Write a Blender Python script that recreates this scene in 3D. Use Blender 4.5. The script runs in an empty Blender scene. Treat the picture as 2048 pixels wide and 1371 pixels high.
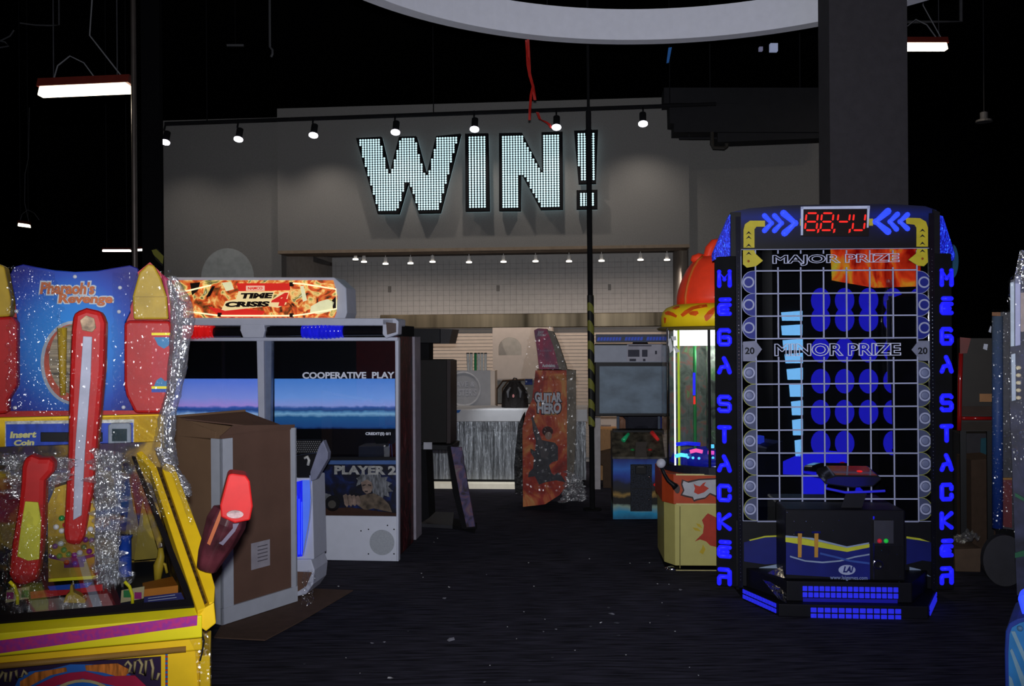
import bpy, bmesh, math, random
from mathutils import Vector, Matrix, noise

# ---------------------------------------------------------------- camera, world, key light, exposure
C = bpy.context.scene.collection
FPX, CX, CY, EYE, ROLL = 1900.0, 1024.0, 685.5, 1.64, math.radians(0.4)
cam_d = bpy.data.cameras.new('camera'); cam_d.sensor_width = 36.0; cam_d.lens = 36.0 * FPX / 2048.0
cam_d.clip_start = 0.05; cam_d.clip_end = 100
cam = bpy.data.objects.new('camera', cam_d); C.objects.link(cam)
cam.matrix_world = Matrix.Translation((0, 0, EYE)) @ Matrix.Rotation(math.radians(90), 4, 'X') @ Matrix.Rotation(-ROLL, 4, 'Z')
bpy.context.scene.camera = cam

world = bpy.data.worlds.new('dark_hall'); bpy.context.scene.world = world; world.use_nodes = True
world.node_tree.nodes['Background'].inputs[0].default_value = (0.6, 0.65, 1.0, 1)
world.node_tree.nodes['Background'].inputs[1].default_value = 0.0

def lamp(name, kind, loc, energy, color=(1, 1, 1), target=None, **kw):
    d = bpy.data.lights.new(name, kind); d.energy = energy; d.color = color
    for k, v in kw.items(): setattr(d, k, v)
    o = bpy.data.objects.new(name, d); C.objects.link(o); o.location = loc
    if target is not None:
        o.rotation_euler = (Vector(target) - Vector(loc)).to_track_quat('-Z', 'Y').to_euler()
    return o
# the camera's own flash, just above the lens, tilted a little upwards
lamp('camera_flash', 'SPOT', (0.0, 0.02, EYE + 0.12), 1180, (0.93, 0.95, 1.0), target=(0.4, 6, 2.75),
     spot_size=math.radians(92), spot_blend=1.0, shadow_soft_size=0.035)

vs = bpy.context.scene.view_settings
vs.view_transform = 'Standard'; vs.look = 'None'; vs.gamma = 1.0; vs.use_curve_mapping = False
vs.exposure = 0.0
bpy.context.scene.cycles.use_denoising = True
bpy.context.scene.cycles.max_bounces = 6
bpy.context.scene.cycles.transparent_max_bounces = 16
bpy.context.scene.cycles.caustics_reflective = False
bpy.context.scene.cycles.caustics_refractive = False

# ---------------------------------------------------------------- materials
def srgb(r, g, b):
    f = lambda c: (c/255/12.92 if c <= 10 else ((c/255+0.055)/1.055)**2.4)
    return (f(r), f(g), f(b))
def _new(name):
    m = bpy.data.materials.new(name); m.use_nodes = True
    nt = m.node_tree; b = nt.nodes['Principled BSDF']
    tc = nt.nodes.new('ShaderNodeTexCoord')
    return m, nt, b, tc
def mat(name, col, rough=0.5, metal=0.0, var=0.12, scale=14.0, bump=0.0, bscale=60.0, emis=None, es=0.0, coat=0.0, spec=0.22, stretch=None):
    if not metal and rough > 0.22: rough = max(rough, 0.48); coat *= 0.12
    if max(col) < 0.035 and not coat: spec = min(spec, 0.15)
    m, nt, b, tc = _new(name)
    mp = nt.nodes.new('ShaderNodeMapping'); nt.links.new(tc.outputs['Object'], mp.inputs['Vector'])
    if stretch: mp.inputs['Scale'].default_value = stretch
    n = nt.nodes.new('ShaderNodeTexNoise'); n.inputs['Scale'].default_value = scale; n.inputs['Detail'].default_value = 5
    nt.links.new(mp.outputs['Vector'], n.inputs['Vector'])
    r = nt.nodes.new('ShaderNodeValToRGB'); nt.links.new(n.outputs['Fac'], r.inputs['Fac'])
    r.color_ramp.elements[0].position = 0.3; r.color_ramp.elements[1].position = 0.7
    r.color_ramp.elements[0].color = (*[c*(1-var) for c in col], 1); r.color_ramp.elements[1].color = (*[min(1, c*(1+var)) for c in col], 1)
    nt.links.new(r.outputs['Color'], b.inputs['Base Color'])
    b.inputs['Roughness'].default_value = rough; b.inputs['Metallic'].default_value = metal
    b.inputs['Specular IOR Level'].default_value = spec
    b.inputs['Coat Weight'].default_value = coat; b.inputs['Coat Roughness'].default_value = 0.08
    if bump:
        n2 = nt.nodes.new('ShaderNodeTexNoise'); n2.inputs['Scale'].default_value = bscale; n2.inputs['Detail'].default_value = 4
        nt.links.new(mp.outputs['Vector'], n2.inputs['Vector'])
        bp = nt.nodes.new('ShaderNodeBump'); bp.inputs['Strength'].default_value = bump; bp.inputs['Distance'].default_value = 0.02
        nt.links.new(n2.outputs['Fac'], bp.inputs['Height']); nt.links.new(bp.outputs['Normal'], b.inputs['Normal'])
    if emis:
        b.inputs['Emission Color'].default_value = (*emis, 1); b.inputs['Emission Strength'].default_value = es
    return m
def art(name, stops, scale=8.0, dist=1.5, detail=3.0, emis=0.0, rough=0.5, stretch=(1, 1, 1), coat=0.0, interp='LINEAR', off=(0, 0, 0)):
    """printed collage: distorted noise through a colour ramp"""
    m, nt, b, tc = _new(name)
    mp = nt.nodes.new('ShaderNodeMapping'); mp.inputs['Scale'].default_value = stretch; mp.inputs['Location'].default_value = off
    n = nt.nodes.new('ShaderNodeTexNoise'); n.inputs['Scale'].default_value = scale; n.inputs['Distortion'].default_value = dist; n.inputs['Detail'].default_value = detail
    r = nt.nodes.new('ShaderNodeValToRGB'); r.color_ramp.interpolation = interp
    nt.links.new(tc.outputs['Object'], mp.inputs['Vector']); nt.links.new(mp.outputs['Vector'], n.inputs['Vector']); nt.links.new(n.outputs['Fac'], r.inputs['Fac'])
    el = r.color_ramp.elements
    el[0].position = stops[0][0]; el[0].color = (*stops[0][1], 1); el[1].position = stops[-1][0]; el[1].color = (*stops[-1][1], 1)
    for p, c in stops[1:-1]:
        e = el.new(p); e.color = (*c, 1)
    nt.links.new(r.outputs['Color'], b.inputs['Base Color']); b.inputs['Roughness'].default_value = max(rough, 0.5); b.inputs['Coat Weight'].default_value = coat; b.inputs['Specular IOR Level'].default_value = 0.2
    if emis:
        nt.links.new(r.outputs['Color'], b.inputs['Emission Color']); b.inputs['Emission Strength'].default_value = emis
    return m
def ramp_z(name, stops, z0, z1, emis=0.0, rough=0.35, wob=0.0, wscale=20.0, axis=2, coat=0.0, noisecol=None):
    """picture whose colours change along one object axis (a screen picture or a printed gradient)"""
    m, nt, b, tc = _new(name)
    sp = nt.nodes.new('ShaderNodeSeparateXYZ'); nt.links.new(tc.outputs['Object'], sp.inputs[0])
    mr = nt.nodes.new('ShaderNodeMapRange'); mr.inputs[1].default_value = z0; mr.inputs[2].default_value = z1
    src = sp.outputs[axis]
    if wob:
        n = nt.nodes.new('ShaderNodeTexNoise'); n.inputs['Scale'].default_value = wscale; n.inputs['Detail'].default_value = 6
        nt.links.new(tc.outputs['Object'], n.inputs['Vector'])
        ma = nt.nodes.new('ShaderNodeMath'); ma.operation = 'MULTIPLY_ADD'; ma.inputs[1].default_value = wob
        nt.links.new(n.outputs['Fac'], ma.inputs[0]); nt.links.new(src, ma.inputs[2])
        sb = nt.nodes.new('ShaderNodeMath'); sb.operation = 'SUBTRACT'; sb.inputs[1].default_value = wob/2
        nt.links.new(ma.outputs[0], sb.inputs[0]); src = sb.outputs[0]
    nt.links.new(src, mr.inputs[0])
    r = nt.nodes.new('ShaderNodeValToRGB'); nt.links.new(mr.outputs[0], r.inputs['Fac'])
    el = r.color_ramp.elements
    el[0].position = stops[0][0]; el[0].color = (*stops[0][1], 1); el[1].position = stops[-1][0]; el[1].color = (*stops[-1][1], 1)
    for p, c in stops[1:-1]:
        e = el.new(p); e.color = (*c, 1)
    nt.links.new(r.outputs['Color'], b.inputs['Base Color']); b.inputs['Roughness'].default_value = max(rough, 0.5); b.inputs['Coat Weight'].default_value = coat; b.inputs['Specular IOR Level'].default_value = 0.2
    if emis:
        nt.links.new(r.outputs['Color'], b.inputs['Emission Color']); b.inputs['Emission Strength'].default_value = emis
        b.inputs['Base Color'].default_value = (0, 0, 0, 1)
    return m
def radial(name, stops, c, ax, az):
    """printed burst: colour by distance from a point of the board"""
    m = ramp_z(name, stops, 0.0, 1.0); nt = m.node_tree
    mr = [n for n in nt.nodes if n.type == 'MAP_RANGE'][0]; tc = [n for n in nt.nodes if n.type == 'TEX_COORD'][0]
    s = nt.nodes.new('ShaderNodeVectorMath'); s.operation = 'SUBTRACT'; s.inputs[1].default_value = c
    k = nt.nodes.new('ShaderNodeVectorMath'); k.operation = 'MULTIPLY'; k.inputs[1].default_value = (1/ax, 0, 1/az)
    l = nt.nodes.new('ShaderNodeVectorMath'); l.operation = 'LENGTH'
    nt.links.new(tc.outputs['Object'], s.inputs[0]); nt.links.new(s.outputs[0], k.inputs[0]); nt.links.new(k.outputs[0], l.inputs[0]); nt.links.new(l.outputs['Value'], mr.inputs[0])
    return m
def glow(name, col, s, scale=30, var=0.15):
    m = mat(name, tuple(c*0.35 for c in col), 0.3, emis=col, es=s, var=var, scale=scale)
    return m
def clear(name, fac=0.1, rough=0.02, tint=(1, 1, 1), facet=0.0, bump=0.0, bscale=25.0, white=0.0, glosscol=(1, 1, 1), detail=1.0, bd=0.006):
    """thin clear sheet: see-through, with a mirror share; crinkled when bump > 0"""
    m = bpy.data.materials.new(name); m.use_nodes = True; nt = m.node_tree
    for n in list(nt.nodes): nt.nodes.remove(n)
    out = nt.nodes.new('ShaderNodeOutputMaterial'); tr = nt.nodes.new('ShaderNodeBsdfTransparent'); gl = nt.nodes.new('ShaderNodeBsdfGlossy')
    tr.inputs[0].default_value = (*tint, 1); gl.inputs[0].default_value = (*glosscol, 1); gl.inputs['Roughness'].default_value = rough
    mx = nt.nodes.new('ShaderNodeMixShader'); mx.inputs[0].default_value = fac
    nt.links.new(tr.outputs[0], mx.inputs[1]); nt.links.new(gl.outputs[0], mx.inputs[2]); last = mx
    if white:
        df = nt.nodes.new('ShaderNodeBsdfDiffuse'); df.inputs[0].default_value = (0.8, 0.82, 0.9, 1)
        m2 = nt.nodes.new('ShaderNodeMixShader'); m2.inputs[0].default_value = white
        nt.links.new(mx.outputs[0], m2.inputs[1]); nt.links.new(df.outputs[0], m2.inputs[2]); last = m2
    if facet:      # creased film: every little cell is its own tilted mirror
        tc = nt.nodes.new('ShaderNodeTexCoord'); vo = nt.nodes.new('ShaderNodeTexVoronoi'); vo.inputs['Scale'].default_value = bscale
        ge = nt.nodes.new('ShaderNodeNewGeometry'); sb = nt.nodes.new('ShaderNodeVectorMath'); sb.operation = 'SUBTRACT'; sb.inputs[1].default_value = (0.5, 0.5, 0.5)
        sc_ = nt.nodes.new('ShaderNodeVectorMath'); sc_.operation = 'SCALE'; sc_.inputs['Scale'].default_value = facet
        ad = nt.nodes.new('ShaderNodeVectorMath'); ad.operation = 'ADD'; no = nt.nodes.new('ShaderNodeVectorMath'); no.operation = 'NORMALIZE'
        nt.links.new(tc.outputs['Object'], vo.inputs['Vector']); nt.links.new(vo.outputs['Color'], sb.inputs[0]); nt.links.new(sb.outputs[0], sc_.inputs[0])
        nt.links.new(sc_.outputs[0], ad.inputs[0]); nt.links.new(ge.outputs['Normal'], ad.inputs[1]); nt.links.new(ad.outputs[0], no.inputs[0]); nt.links.new(no.outputs[0], gl.inputs['Normal'])
    elif bump:
        tc = nt.nodes.new('ShaderNodeTexCoord'); n = nt.nodes.new('ShaderNodeTexNoise'); n.inputs['Scale'].default_value = bscale; n.inputs['Detail'].default_value = detail
        n.inputs['Distortion'].default_value = 0.8
        nt.links.new(tc.outputs['Object'], n.inputs['Vector'])
        bp = nt.nodes.new('ShaderNodeBump'); bp.inputs['Strength'].default_value = bump; bp.inputs['Distance'].default_value = bd
        nt.links.new(n.outputs['Fac'], bp.inputs['Height']); nt.links.new(bp.outputs['Normal'], gl.inputs['Normal'])
    nt.links.new(last.outputs[0], out.inputs[0])
    return m

M = {}
M['black'] = mat('black_plastic', (0.005, 0.005, 0.007), 0.4, spec=0.3)
M['matte'] = mat('matte_black', (0.006, 0.006, 0.007), 0.9, spec=0.1)
M['void'] = mat('black_painted_hall', (0.004, 0.004, 0.005), 0.95, spec=0.05, scale=2)
M['white'] = mat('white_lacquer', (0.44, 0.46, 0.56), 0.45, var=0.04)
M['whitemat'] = mat('white_paint', (0.74, 0.75, 0.84), 0.7, var=0.03, bump=0.02)
M['chrome'] = mat('chrome', (0.7, 0.7, 0.75), 0.12, 1.0)
M['steel'] = mat('streaked_steel', (0.075, 0.062, 0.042), 0.4, 1.0, stretch=(1.3, 1, 0.05), scale=3, var=0.75)  # broad vertical bands in the colour stand in for reflected lights
M['yellow'] = mat('yellow_cabinet', (0.86, 0.55, 0.012), 0.4, var=0.05, coat=0.15)
M['brightyellow'] = mat('bright_yellow_trim', (0.80, 0.68, 0.01), 0.35, var=0.04)
M['red'] = mat('red_plastic', (0.40, 0.010, 0.010), 0.3, var=0.1, coat=0.4)
M['blueprint'] = mat('blue_print', (0.01, 0.05, 0.32), 0.3, var=0.3, scale=6, coat=0.3)
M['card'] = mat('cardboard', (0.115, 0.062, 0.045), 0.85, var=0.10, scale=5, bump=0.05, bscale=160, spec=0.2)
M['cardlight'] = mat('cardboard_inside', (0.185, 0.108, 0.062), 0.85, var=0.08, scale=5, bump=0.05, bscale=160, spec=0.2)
M['rubber'] = mat('rubber', (0.012, 0.012, 0.014), 0.7)
M['glass'] = clear('clear_glass', 0.10, 0.0, tint=(0.93, 0.95, 0.97))
M['darkglass'] = clear('reflective_glass', 0.16, 0.0, tint=(0.9, 0.92, 0.95))
M['acrylic'] = clear('clear_acrylic', 0.06, 0.03, tint=(0.96, 0.97, 0.97))
M['film'] = clear('stretch_film', 0.08, 0.24, tint=(0.985, 0.985, 0.99), facet=1.45, bscale=150)
M['filmthin'] = clear('thin_stretch_film', 0.05, 0.22, tint=(0.99, 0.99, 0.99), facet=2.0, bscale=120)
M['filmheavy'] = clear('bunched_stretch_film', 0.30, 0.26, tint=(0.86, 0.86, 0.9), facet=0.85, bscale=130, white=0.06)
M['filmdull'] = clear('dull_wrap_film', 0.035, 0.25, tint=(0.93, 0.91, 0.89), facet=1.3, bscale=55)
M['bluegl'] = glow('blue_led', (0.015, 0.015, 1.0), 0.85)
M['bluegl2'] = glow('light_blue_led', (0.03, 0.07, 1.0), 1.1)
M['redled'] = glow('red_led', (1.0, 0.02, 0.012), 0.75)
M['tube'] = glow('warm_tube', (1.0, 0.86, 0.62), 5.0, var=0.02)
M['tubecool'] = glow('warm_white_tube', (1.0, 0.93, 0.82), 4.0, var=0.02)
M['spotlens'] = glow('spot_lens', (0.93, 0.88, 1.0), 5.0, var=0.02)

# ---------------------------------------------------------------- frames: local x right, y away, z up
class Frame:
    def __init__(s, X, Y, deg=0.0, Z=0.0):
        s.a = math.radians(deg); s.m = Matrix.Translation((X, Y, Z)) @ Matrix.Rotation(s.a, 4, 'Z'); s.i = s.m.inverted()
        s.cam = s.i @ Vector((0, 0, EYE))
    def ray(s, px, py):
        dx, v = px-CX, CY-py
        u, w = dx*math.cos(ROLL)+v*math.sin(ROLL), -dx*math.sin(ROLL)+v*math.cos(ROLL)
        return s.i.to_3x3() @ Vector((u/FPX, 1, w/FPX))
    def at(s, px, py, y=0.0):
        d = s.ray(px, py); return s.cam + d*((y-s.cam.y)/d.y)
    def on(s, px, py, p0, n):
        d = s.ray(px, py); n = Vector(n); return s.cam + d*((Vector(p0)-s.cam).dot(n)/d.dot(n))
    def low(s, px, py, z=0.0):
        d = s.ray(px, py); return s.cam + d*((z-s.cam.z)/d.z)
W0 = Frame(0, 0)

class MB:
    def __init__(s): s.bm = bmesh.new()
    def face(s, pts):
        return s.bm.faces.new([s.bm.verts.new(p) for p in pts])
    def prism(s, pts, d):
        d = Vector(d); a = [s.bm.verts.new(p) for p in pts]; b = [s.bm.verts.new(Vector(p)+d) for p in pts]
        s.bm.faces.new(a); s.bm.faces.new(b[::-1]); n = len(a)
        for i in range(n): s.bm.faces.new((a[i], b[i], b[(i+1) % n], a[(i+1) % n]))
        return s
    def box(s, x0, x1, y0, y1, z0, z1):
        return s.prism([(x0, y0, z0), (x1, y0, z0), (x1, y0, z1), (x0, y0, z1)], (0, y1-y0, 0))
    def hull(s, a, b):
        A = [s.bm.verts.new(p) for p in a]; B = [s.bm.verts.new(p) for p in b]; n = len(A)
        s.bm.faces.new(A); s.bm.faces.new(B[::-1])
        for i in range(n): s.bm.faces.new((A[i], B[i], B[(i+1) % n], A[(i+1) % n]))
        return s
    def tube(s, pts, r, n=8, caps=True):
        pts = [Vector(p) for p in pts]; rings = []; up = None
        for i, p in enumerate(pts):
            t = (pts[min(i+1, len(pts)-1)] - pts[max(i-1, 0)]).normalized()
            if up is None:
                up = Vector((0, 0, 1)) if abs(t.z) < 0.9 else Vector((0, 1, 0))
            up = (up - t*up.dot(t)).normalized(); sd = t.cross(up)
            rr = r[i] if isinstance(r, (list, tuple)) else r
            rings.append([s.bm.verts.new(p + (up*math.cos(2*math.pi*k/n)+sd*math.sin(2*math.pi*k/n))*rr) for k in range(n)])
        for a, b in zip(rings, rings[1:]):
            for k in range(n): s.bm.faces.new((a[k], a[(k+1) % n], b[(k+1) % n], b[k]))
        if caps: s.bm.faces.new(rings[0][::-1]); s.bm.faces.new(rings[-1])
        return s
    def lathe(s, prof, c=(0, 0, 0), n=24, sx=1, sy=1, rot=None, ring=False):
        c = Vector(c); rings = []
        for r, z in prof:
            rg_ = []
            for k in range(n):
                p = Vector((r*sx*math.cos(2*math.pi*k/n), r*sy*math.sin(2*math.pi*k/n), z))
                if rot: p = rot @ p
                rg_.append(s.bm.verts.new(c+p))
            rings.append(rg_)
        for a, b in zip(rings, rings[1:]):
            for k in range(n): s.bm.faces.new((a[k], a[(k+1) % n], b[(k+1) % n], b[k]))
        if ring:
            a, b = rings[-1], rings[0]
            for k in range(n): s.bm.faces.new((a[k], a[(k+1) % n], b[(k+1) % n], b[k]))
        else: s.bm.faces.new(rings[0][::-1]); s.bm.faces.new(rings[-1])
        return s
    def ball(s, c, r, sx=1, sy=1, sz=1, n=12):
        prof = [(max(r*math.sin(math.pi*i/n), 1e-4), -r*math.cos(math.pi*i/n)*sz) for i in range(n+1)]
        return s.lathe(prof, c, n*2, sx, sy)
    def dome(s, c, r, h, n=10, y=1):      # shallow button facing -y
        R = Matrix.Rotation(math.radians(90), 3, 'X')
        prof = [(r*math.cos(math.pi/2*i/4) if i < 4 else 1e-4, h*math.sin(math.pi/2*i/4)) for i in range(5)]
        return s.lathe(prof, c, n, rot=R)
    def grid(s, fn, nu, nv):
        v = [[s.bm.verts.new(fn(i/nu, j/nv)) for i in range(nu+1)] for j in range(nv+1)]
        for j in range(nv):
            for i in range(nu): s.bm.faces.new((v[j][i], v[j][i+1], v[j+1][i+1], v[j+1][i]))
        return s
def link(name, me, m, parent=None, frame=None, smooth=False, bev=0.0):
    o = bpy.data.objects.new(name, me); C.objects.link(o); me.materials.append(m)
    if parent is not None: o.parent = parent
    elif frame is not None: o.matrix_world = frame.m
    if smooth:
        for p in me.polygons: p.use_smooth = True
    if bev:
        b = o.modifiers.new('edge', 'BEVEL'); b.width = bev; b.segments = 2; b.limit_method = 'ANGLE'; b.angle_limit = math.radians(40)
    return o
def part(name, mb, m, parent=None, frame=None, smooth=False, bev=0.0, label=None):
    bmesh.ops.recalc_face_normals(mb.bm, faces=mb.bm.faces)
    me = bpy.data.meshes.new(name); mb.bm.to_mesh(me); mb.bm.free()
    o = link(name, me, m, parent, frame, smooth, bev)
    if label: o['label'] = label
    return o
def tag(o, label, cat, group=None, kind=None):
    o['label'] = label; o['category'] = cat
    if group: o['group'] = group
    if kind: o['kind'] = kind
    return o
def thing(name, label, cat, F, group=None):
    o = bpy.data.objects.new(name, None); C.objects.link(o); o.matrix_world = F.m; o.empty_display_size = 0.1
    return tag(o, label, cat, group)
def struct(name, mb, m, frame=None, **k):
    o = part(name, mb, m, None, frame, **k); o['kind'] = 'structure'; return o
def poly(name, F, pix, y, t, m, parent, **k):
    """flat panel: pixel outline laid on the local plane y, t thick away from the viewer"""
    mb = MB(); mb.prism([F.at(x, yy, y) for x, yy in pix], (0, t, 0))
    return part(name, mb, m, parent, **k)
def polys(name, F, lst, y, t, m, parent, **k):
    mb = MB()
    for pix in lst: mb.prism([F.at(x, yy, y) for x, yy in pix], (0, t, 0))
    return part(name, mb, m, parent, **k)
def rect(x0, y0, x1, y1): return [(x0, y0), (x1, y0), (x1, y1), (x0, y1)]
def ell(cx, cy, rx, ry, n=24, a0=0, a1=360):
    return [(cx+rx*math.cos(math.radians(a0+(a1-a0)*i/n)), cy+ry*math.sin(math.radians(a0+(a1-a0)*i/n))) for i in range(n if a1-a0 == 360 else n+1)]
def text(name, s, F, box, y, m, parent, depth=0.004, bold=0.0, outline=0.0, shear=0.0, frame_only=False, arc=0.0, smallcaps=0.0, label=None):
    """lettering fitted to a pixel box on the local plane y, standing `depth` proud of it"""
    cu = bpy.data.curves.new(name, 'FONT'); cu.body = s; cu.size = 1.0; cu.offset = bold; cu.resolution_u = 3
    if outline: cu.fill_mode = 'NONE'; cu.bevel_depth = outline; cu.bevel_resolution = 0
    else: cu.extrude = 0.5
    o = bpy.data.objects.new(name+'_src', cu); C.objects.link(o)
    bpy.context.view_layer.update()
    me = bpy.data.meshes.new_from_object(o.evaluated_get(bpy.context.evaluated_depsgraph_get()))
    bpy.data.objects.remove(o); bpy.data.curves.remove(cu); me.name = name
    xs = [v.co.x for v in me.vertices]; ys = [v.co.y for v in me.vertices]; zs = [v.co.z for v in me.vertices]
    x0, x1, y0, y1, z0, z1 = min(xs), max(xs), min(ys), max(ys), min(zs), max(zs)
    p0, p1 = F.at(box[0], box[3], y), F.at(box[2], box[1], y); hgt = p1.z-p0.z
    for v in me.vertices:
        a, b, c = (v.co.x-x0)/(x1-x0), (v.co.y-y0)/(y1-y0), (v.co.z-z0)/max(z1-z0, 1e-6)
        zz = p0.z + b*hgt + arc*hgt*(1-(2*a-1)**2)
        v.co = Vector((p0.x + a*(p1.x-p0.x) + shear*b*hgt, y - c*depth, zz))
    me.materials.clear(); o = link(name, me, m, parent, None if parent else F)
    if label: o['label'] = label
    return o
def hsh(i, k=0.0): return noise.noise(Vector((i*12.9898+k, i*4.1414, k*7.77)))

# ================================================================ THE ROOM
FW = Frame(-0.34, 10.9, -5.0)            # the WIN wall: local x along it, y behind it
carp = mat('striped_carpet', (0.025, 0.024, 0.037), 0.95, var=0.8, scale=5, stretch=(0.9, 9, 1), spec=0.1, bump=0.3, bscale=40)
struct('floor', MB().box(-12, 12, -6, 24, -0.05, 0.0), carp)
struct('ceiling', MB().box(-12, 12, -6, 24, 7.2, 7.3), M['void'])
struct('wall_left', MB().box(-12.1, -12, -6, 24, 0, 7.2), M['void'])
struct('wall_right', MB().box(12, 12.1, -6, 24, 0, 7.2), M['void'])
struct('wall_far', MB().box(-12, 12, 24, 24.1, 0, 7.2), M['void'])
struct('wall_behind', MB().box(-12, 12, -6.1, -6, 0, 7.2), M['void'])

stucco = mat('grey_stucco', (0.145, 0.140, 0.134), 0.85, var=0.10, scale=90, bump=0.35, bscale=220, spec=0.25)
def wx(px, py, y=0): return FW.at(px, py, y).x
def wz(px, py, y=0): return FW.at(px, py, y).z
xl, xr = wx(555, 350), wx(1378, 350)
ztop = wz(900, 207); zbot = wz(960, 495)
struct('wall_back', MB().box(xl, xr, 0, 0.30, zbot, ztop), stucco, FW)
# recessed side wings of the back wall
xll = wx(327, 350, 0.12); 
struct('wall_back_left', MB().box(xll, xl, 0.12, 0.30, 0, wz(440, 238, 0.12)), stucco, FW)
struct('wall_back_right', MB().box(xr, wx(1715, 350, 0.12), 0.12, 0.30, 0, ztop), stucco, FW)
struct('wall_disc', MB().prism([FW.at(x, y, 0.115) for x, y in ell(455, 556, 53, 60, 32)], (0, 0.004, 0)), mat('lighter_wall_disc', (0.235, 0.25, 0.25), 0.85), FW)  # flat disc, paler than the stucco around it
# niche behind the counter
slat = mat('cream_slats', (0.50, 0.43, 0.37), 0.6, var=0.04)
tilem = mat('white_tiles', (0.30, 0.29, 0.28), 0.5, var=0.05)
YN = 2.3
struct('wall_niche', MB().box(xl, xr, YN, YN+0.1, 0, 2.95), tilem, FW)
ln = MB()
for i in range(60):
    x = xl+0.05+i*0.085
    if x < xr: ln.box(x, x+0.004, YN-0.003, YN, 2.0, 2.80)
for i in range(11): ln.box(xl, xr, YN-0.003, YN, 2.02+i*0.072, 2.024+i*0.072)
struct('trim_2', ln, mat('tile_joint', (0.20, 0.195, 0.19), 0.8), FW)
struct('wall_niche_left', MB().box(xl-0.1, xl, 0.30, YN+0.1, 0, 2.95), mat('niche_side_paint', (0.26, 0.24, 0.22), 0.8), FW)
struct('wall_niche_right', MB().box(xr, xr+0.1, 0.30, YN+0.1, 0, 2.95), mat('niche_side_paint_right', (0.26, 0.24, 0.22), 0.8), FW)  # same paint colour as the left side wall
struct('ceiling_niche', MB().box(xl-0.1, xr+0.1, 0.30, YN+0.1, 2.86, 2.95), mat('niche_ceiling', (0.14, 0.115, 0.10), 0.8), FW)
struct('trim_3', MB().box(xl, xr, -0.012, 0.34, zbot-0.035, zbot), mat('fascia_edge', (0.16, 0.12, 0.085), 0.7), FW)
# slatted lower wall
sl = MB()
for i in range(38):
    z = 0.06+i*0.048
    sl.hull([(xl, YN-0.015, z), (xr, YN-0.015, z), (xr, YN-0.03, z+0.04), (xl, YN-0.03, z+0.04)], [(xl, YN, z), (xr, YN, z), (xr, YN, z+0.04), (xl, YN, z+0.04)])
struct('trim_4', sl, slat, FW)
zh0, zh1 = wz(900, 656, YN-0.15), wz(900, 628, YN-0.15)
o = part('steel_band', MB().box(wx(760, 640, YN-0.15), xr-0.01, YN-0.15, YN-0.04, zh0, zh1), M['steel'], None, FW, bev=0.01)
tag(o, 'long brushed steel hood band above the prize counter', 'hood')
# switch plates on the tile
for i, (px, py) in enumerate([(779, 578), (996, 576), (1219, 574)]):
    o = part('socket_plate', MB().prism([FW.at(x, y, YN-0.012) for x, y in rect(px-3, py-6, px+3, py+6)], (0, 0.009, 0)), mat('grey_plate_%d' % i, (0.10, 0.095, 0.09), 0.5), None, FW)
    tag(o, ['grey wall socket nearest the racing marquee, above the steel band', 'grey wall socket on the tiles straight under the letter N', 'grey wall socket on the tiles right of the black pole'][i], 'socket', 'sockets on the tiled wall')

# column in front of the right wing
FC = Frame(2.40, 7.2, -1.5)
x0 = FC.at(1660, 300).x; x1 = FC.at(1816, 300).x
struct('column_1', MB().box(x0, x1, 0, 0.28, 0, 7.2), mat('grey_painted_column', (0.034, 0.031, 0.036), 0.8, var=0.1, bump=0.1), FC)
FC2 = Frame(-3.55, 9.6, 0)
struct('column_2', MB().box(FC2.at(283, 300).x, FC2.at(320, 300).x, 0, 0.08, 0, 7.2), M['void'], FC2)
# ================================================================ WIN! LETTERS
LET = {
 'letter_w': ('W', [(712,276),(762,273),(779,345),(798,273),(832,272),(853,349),(872,272),(921,267),(880,425),(837,426),(815,365),(797,427),(755,427)], 'black letter W packed with white bulbs on the grey wall'),
 'letter_i': ('I', [(930,267),(976,266),(979,421),(931,422)], 'black letter I packed with white bulbs, between the W and the N'),
 'letter_n': ('N', [(998,266),(1044,265),(1084,342),(1083,264),(1125,263),(1126,418),(1081,419),(1042,346),(1041,421),(998,421)], 'black letter N packed with white bulbs, beside the exclamation mark'),
}
def inside(p, poly):
    c = False; j = len(poly)-1
    for i in range(len(poly)):
        (xi, yi), (xj, yj) = poly[i], poly[j]
        if (yi > p[1]) != (yj > p[1]) and p[0] < (xj-xi)*(p[1]-yi)/(yj-yi)+xi: c = not c
        j = i
    return c
bulb_m = glow('cool_white_bulb', (0.60, 0.84, 0.90), 1.15, var=0.03)
YL = -0.16
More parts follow.
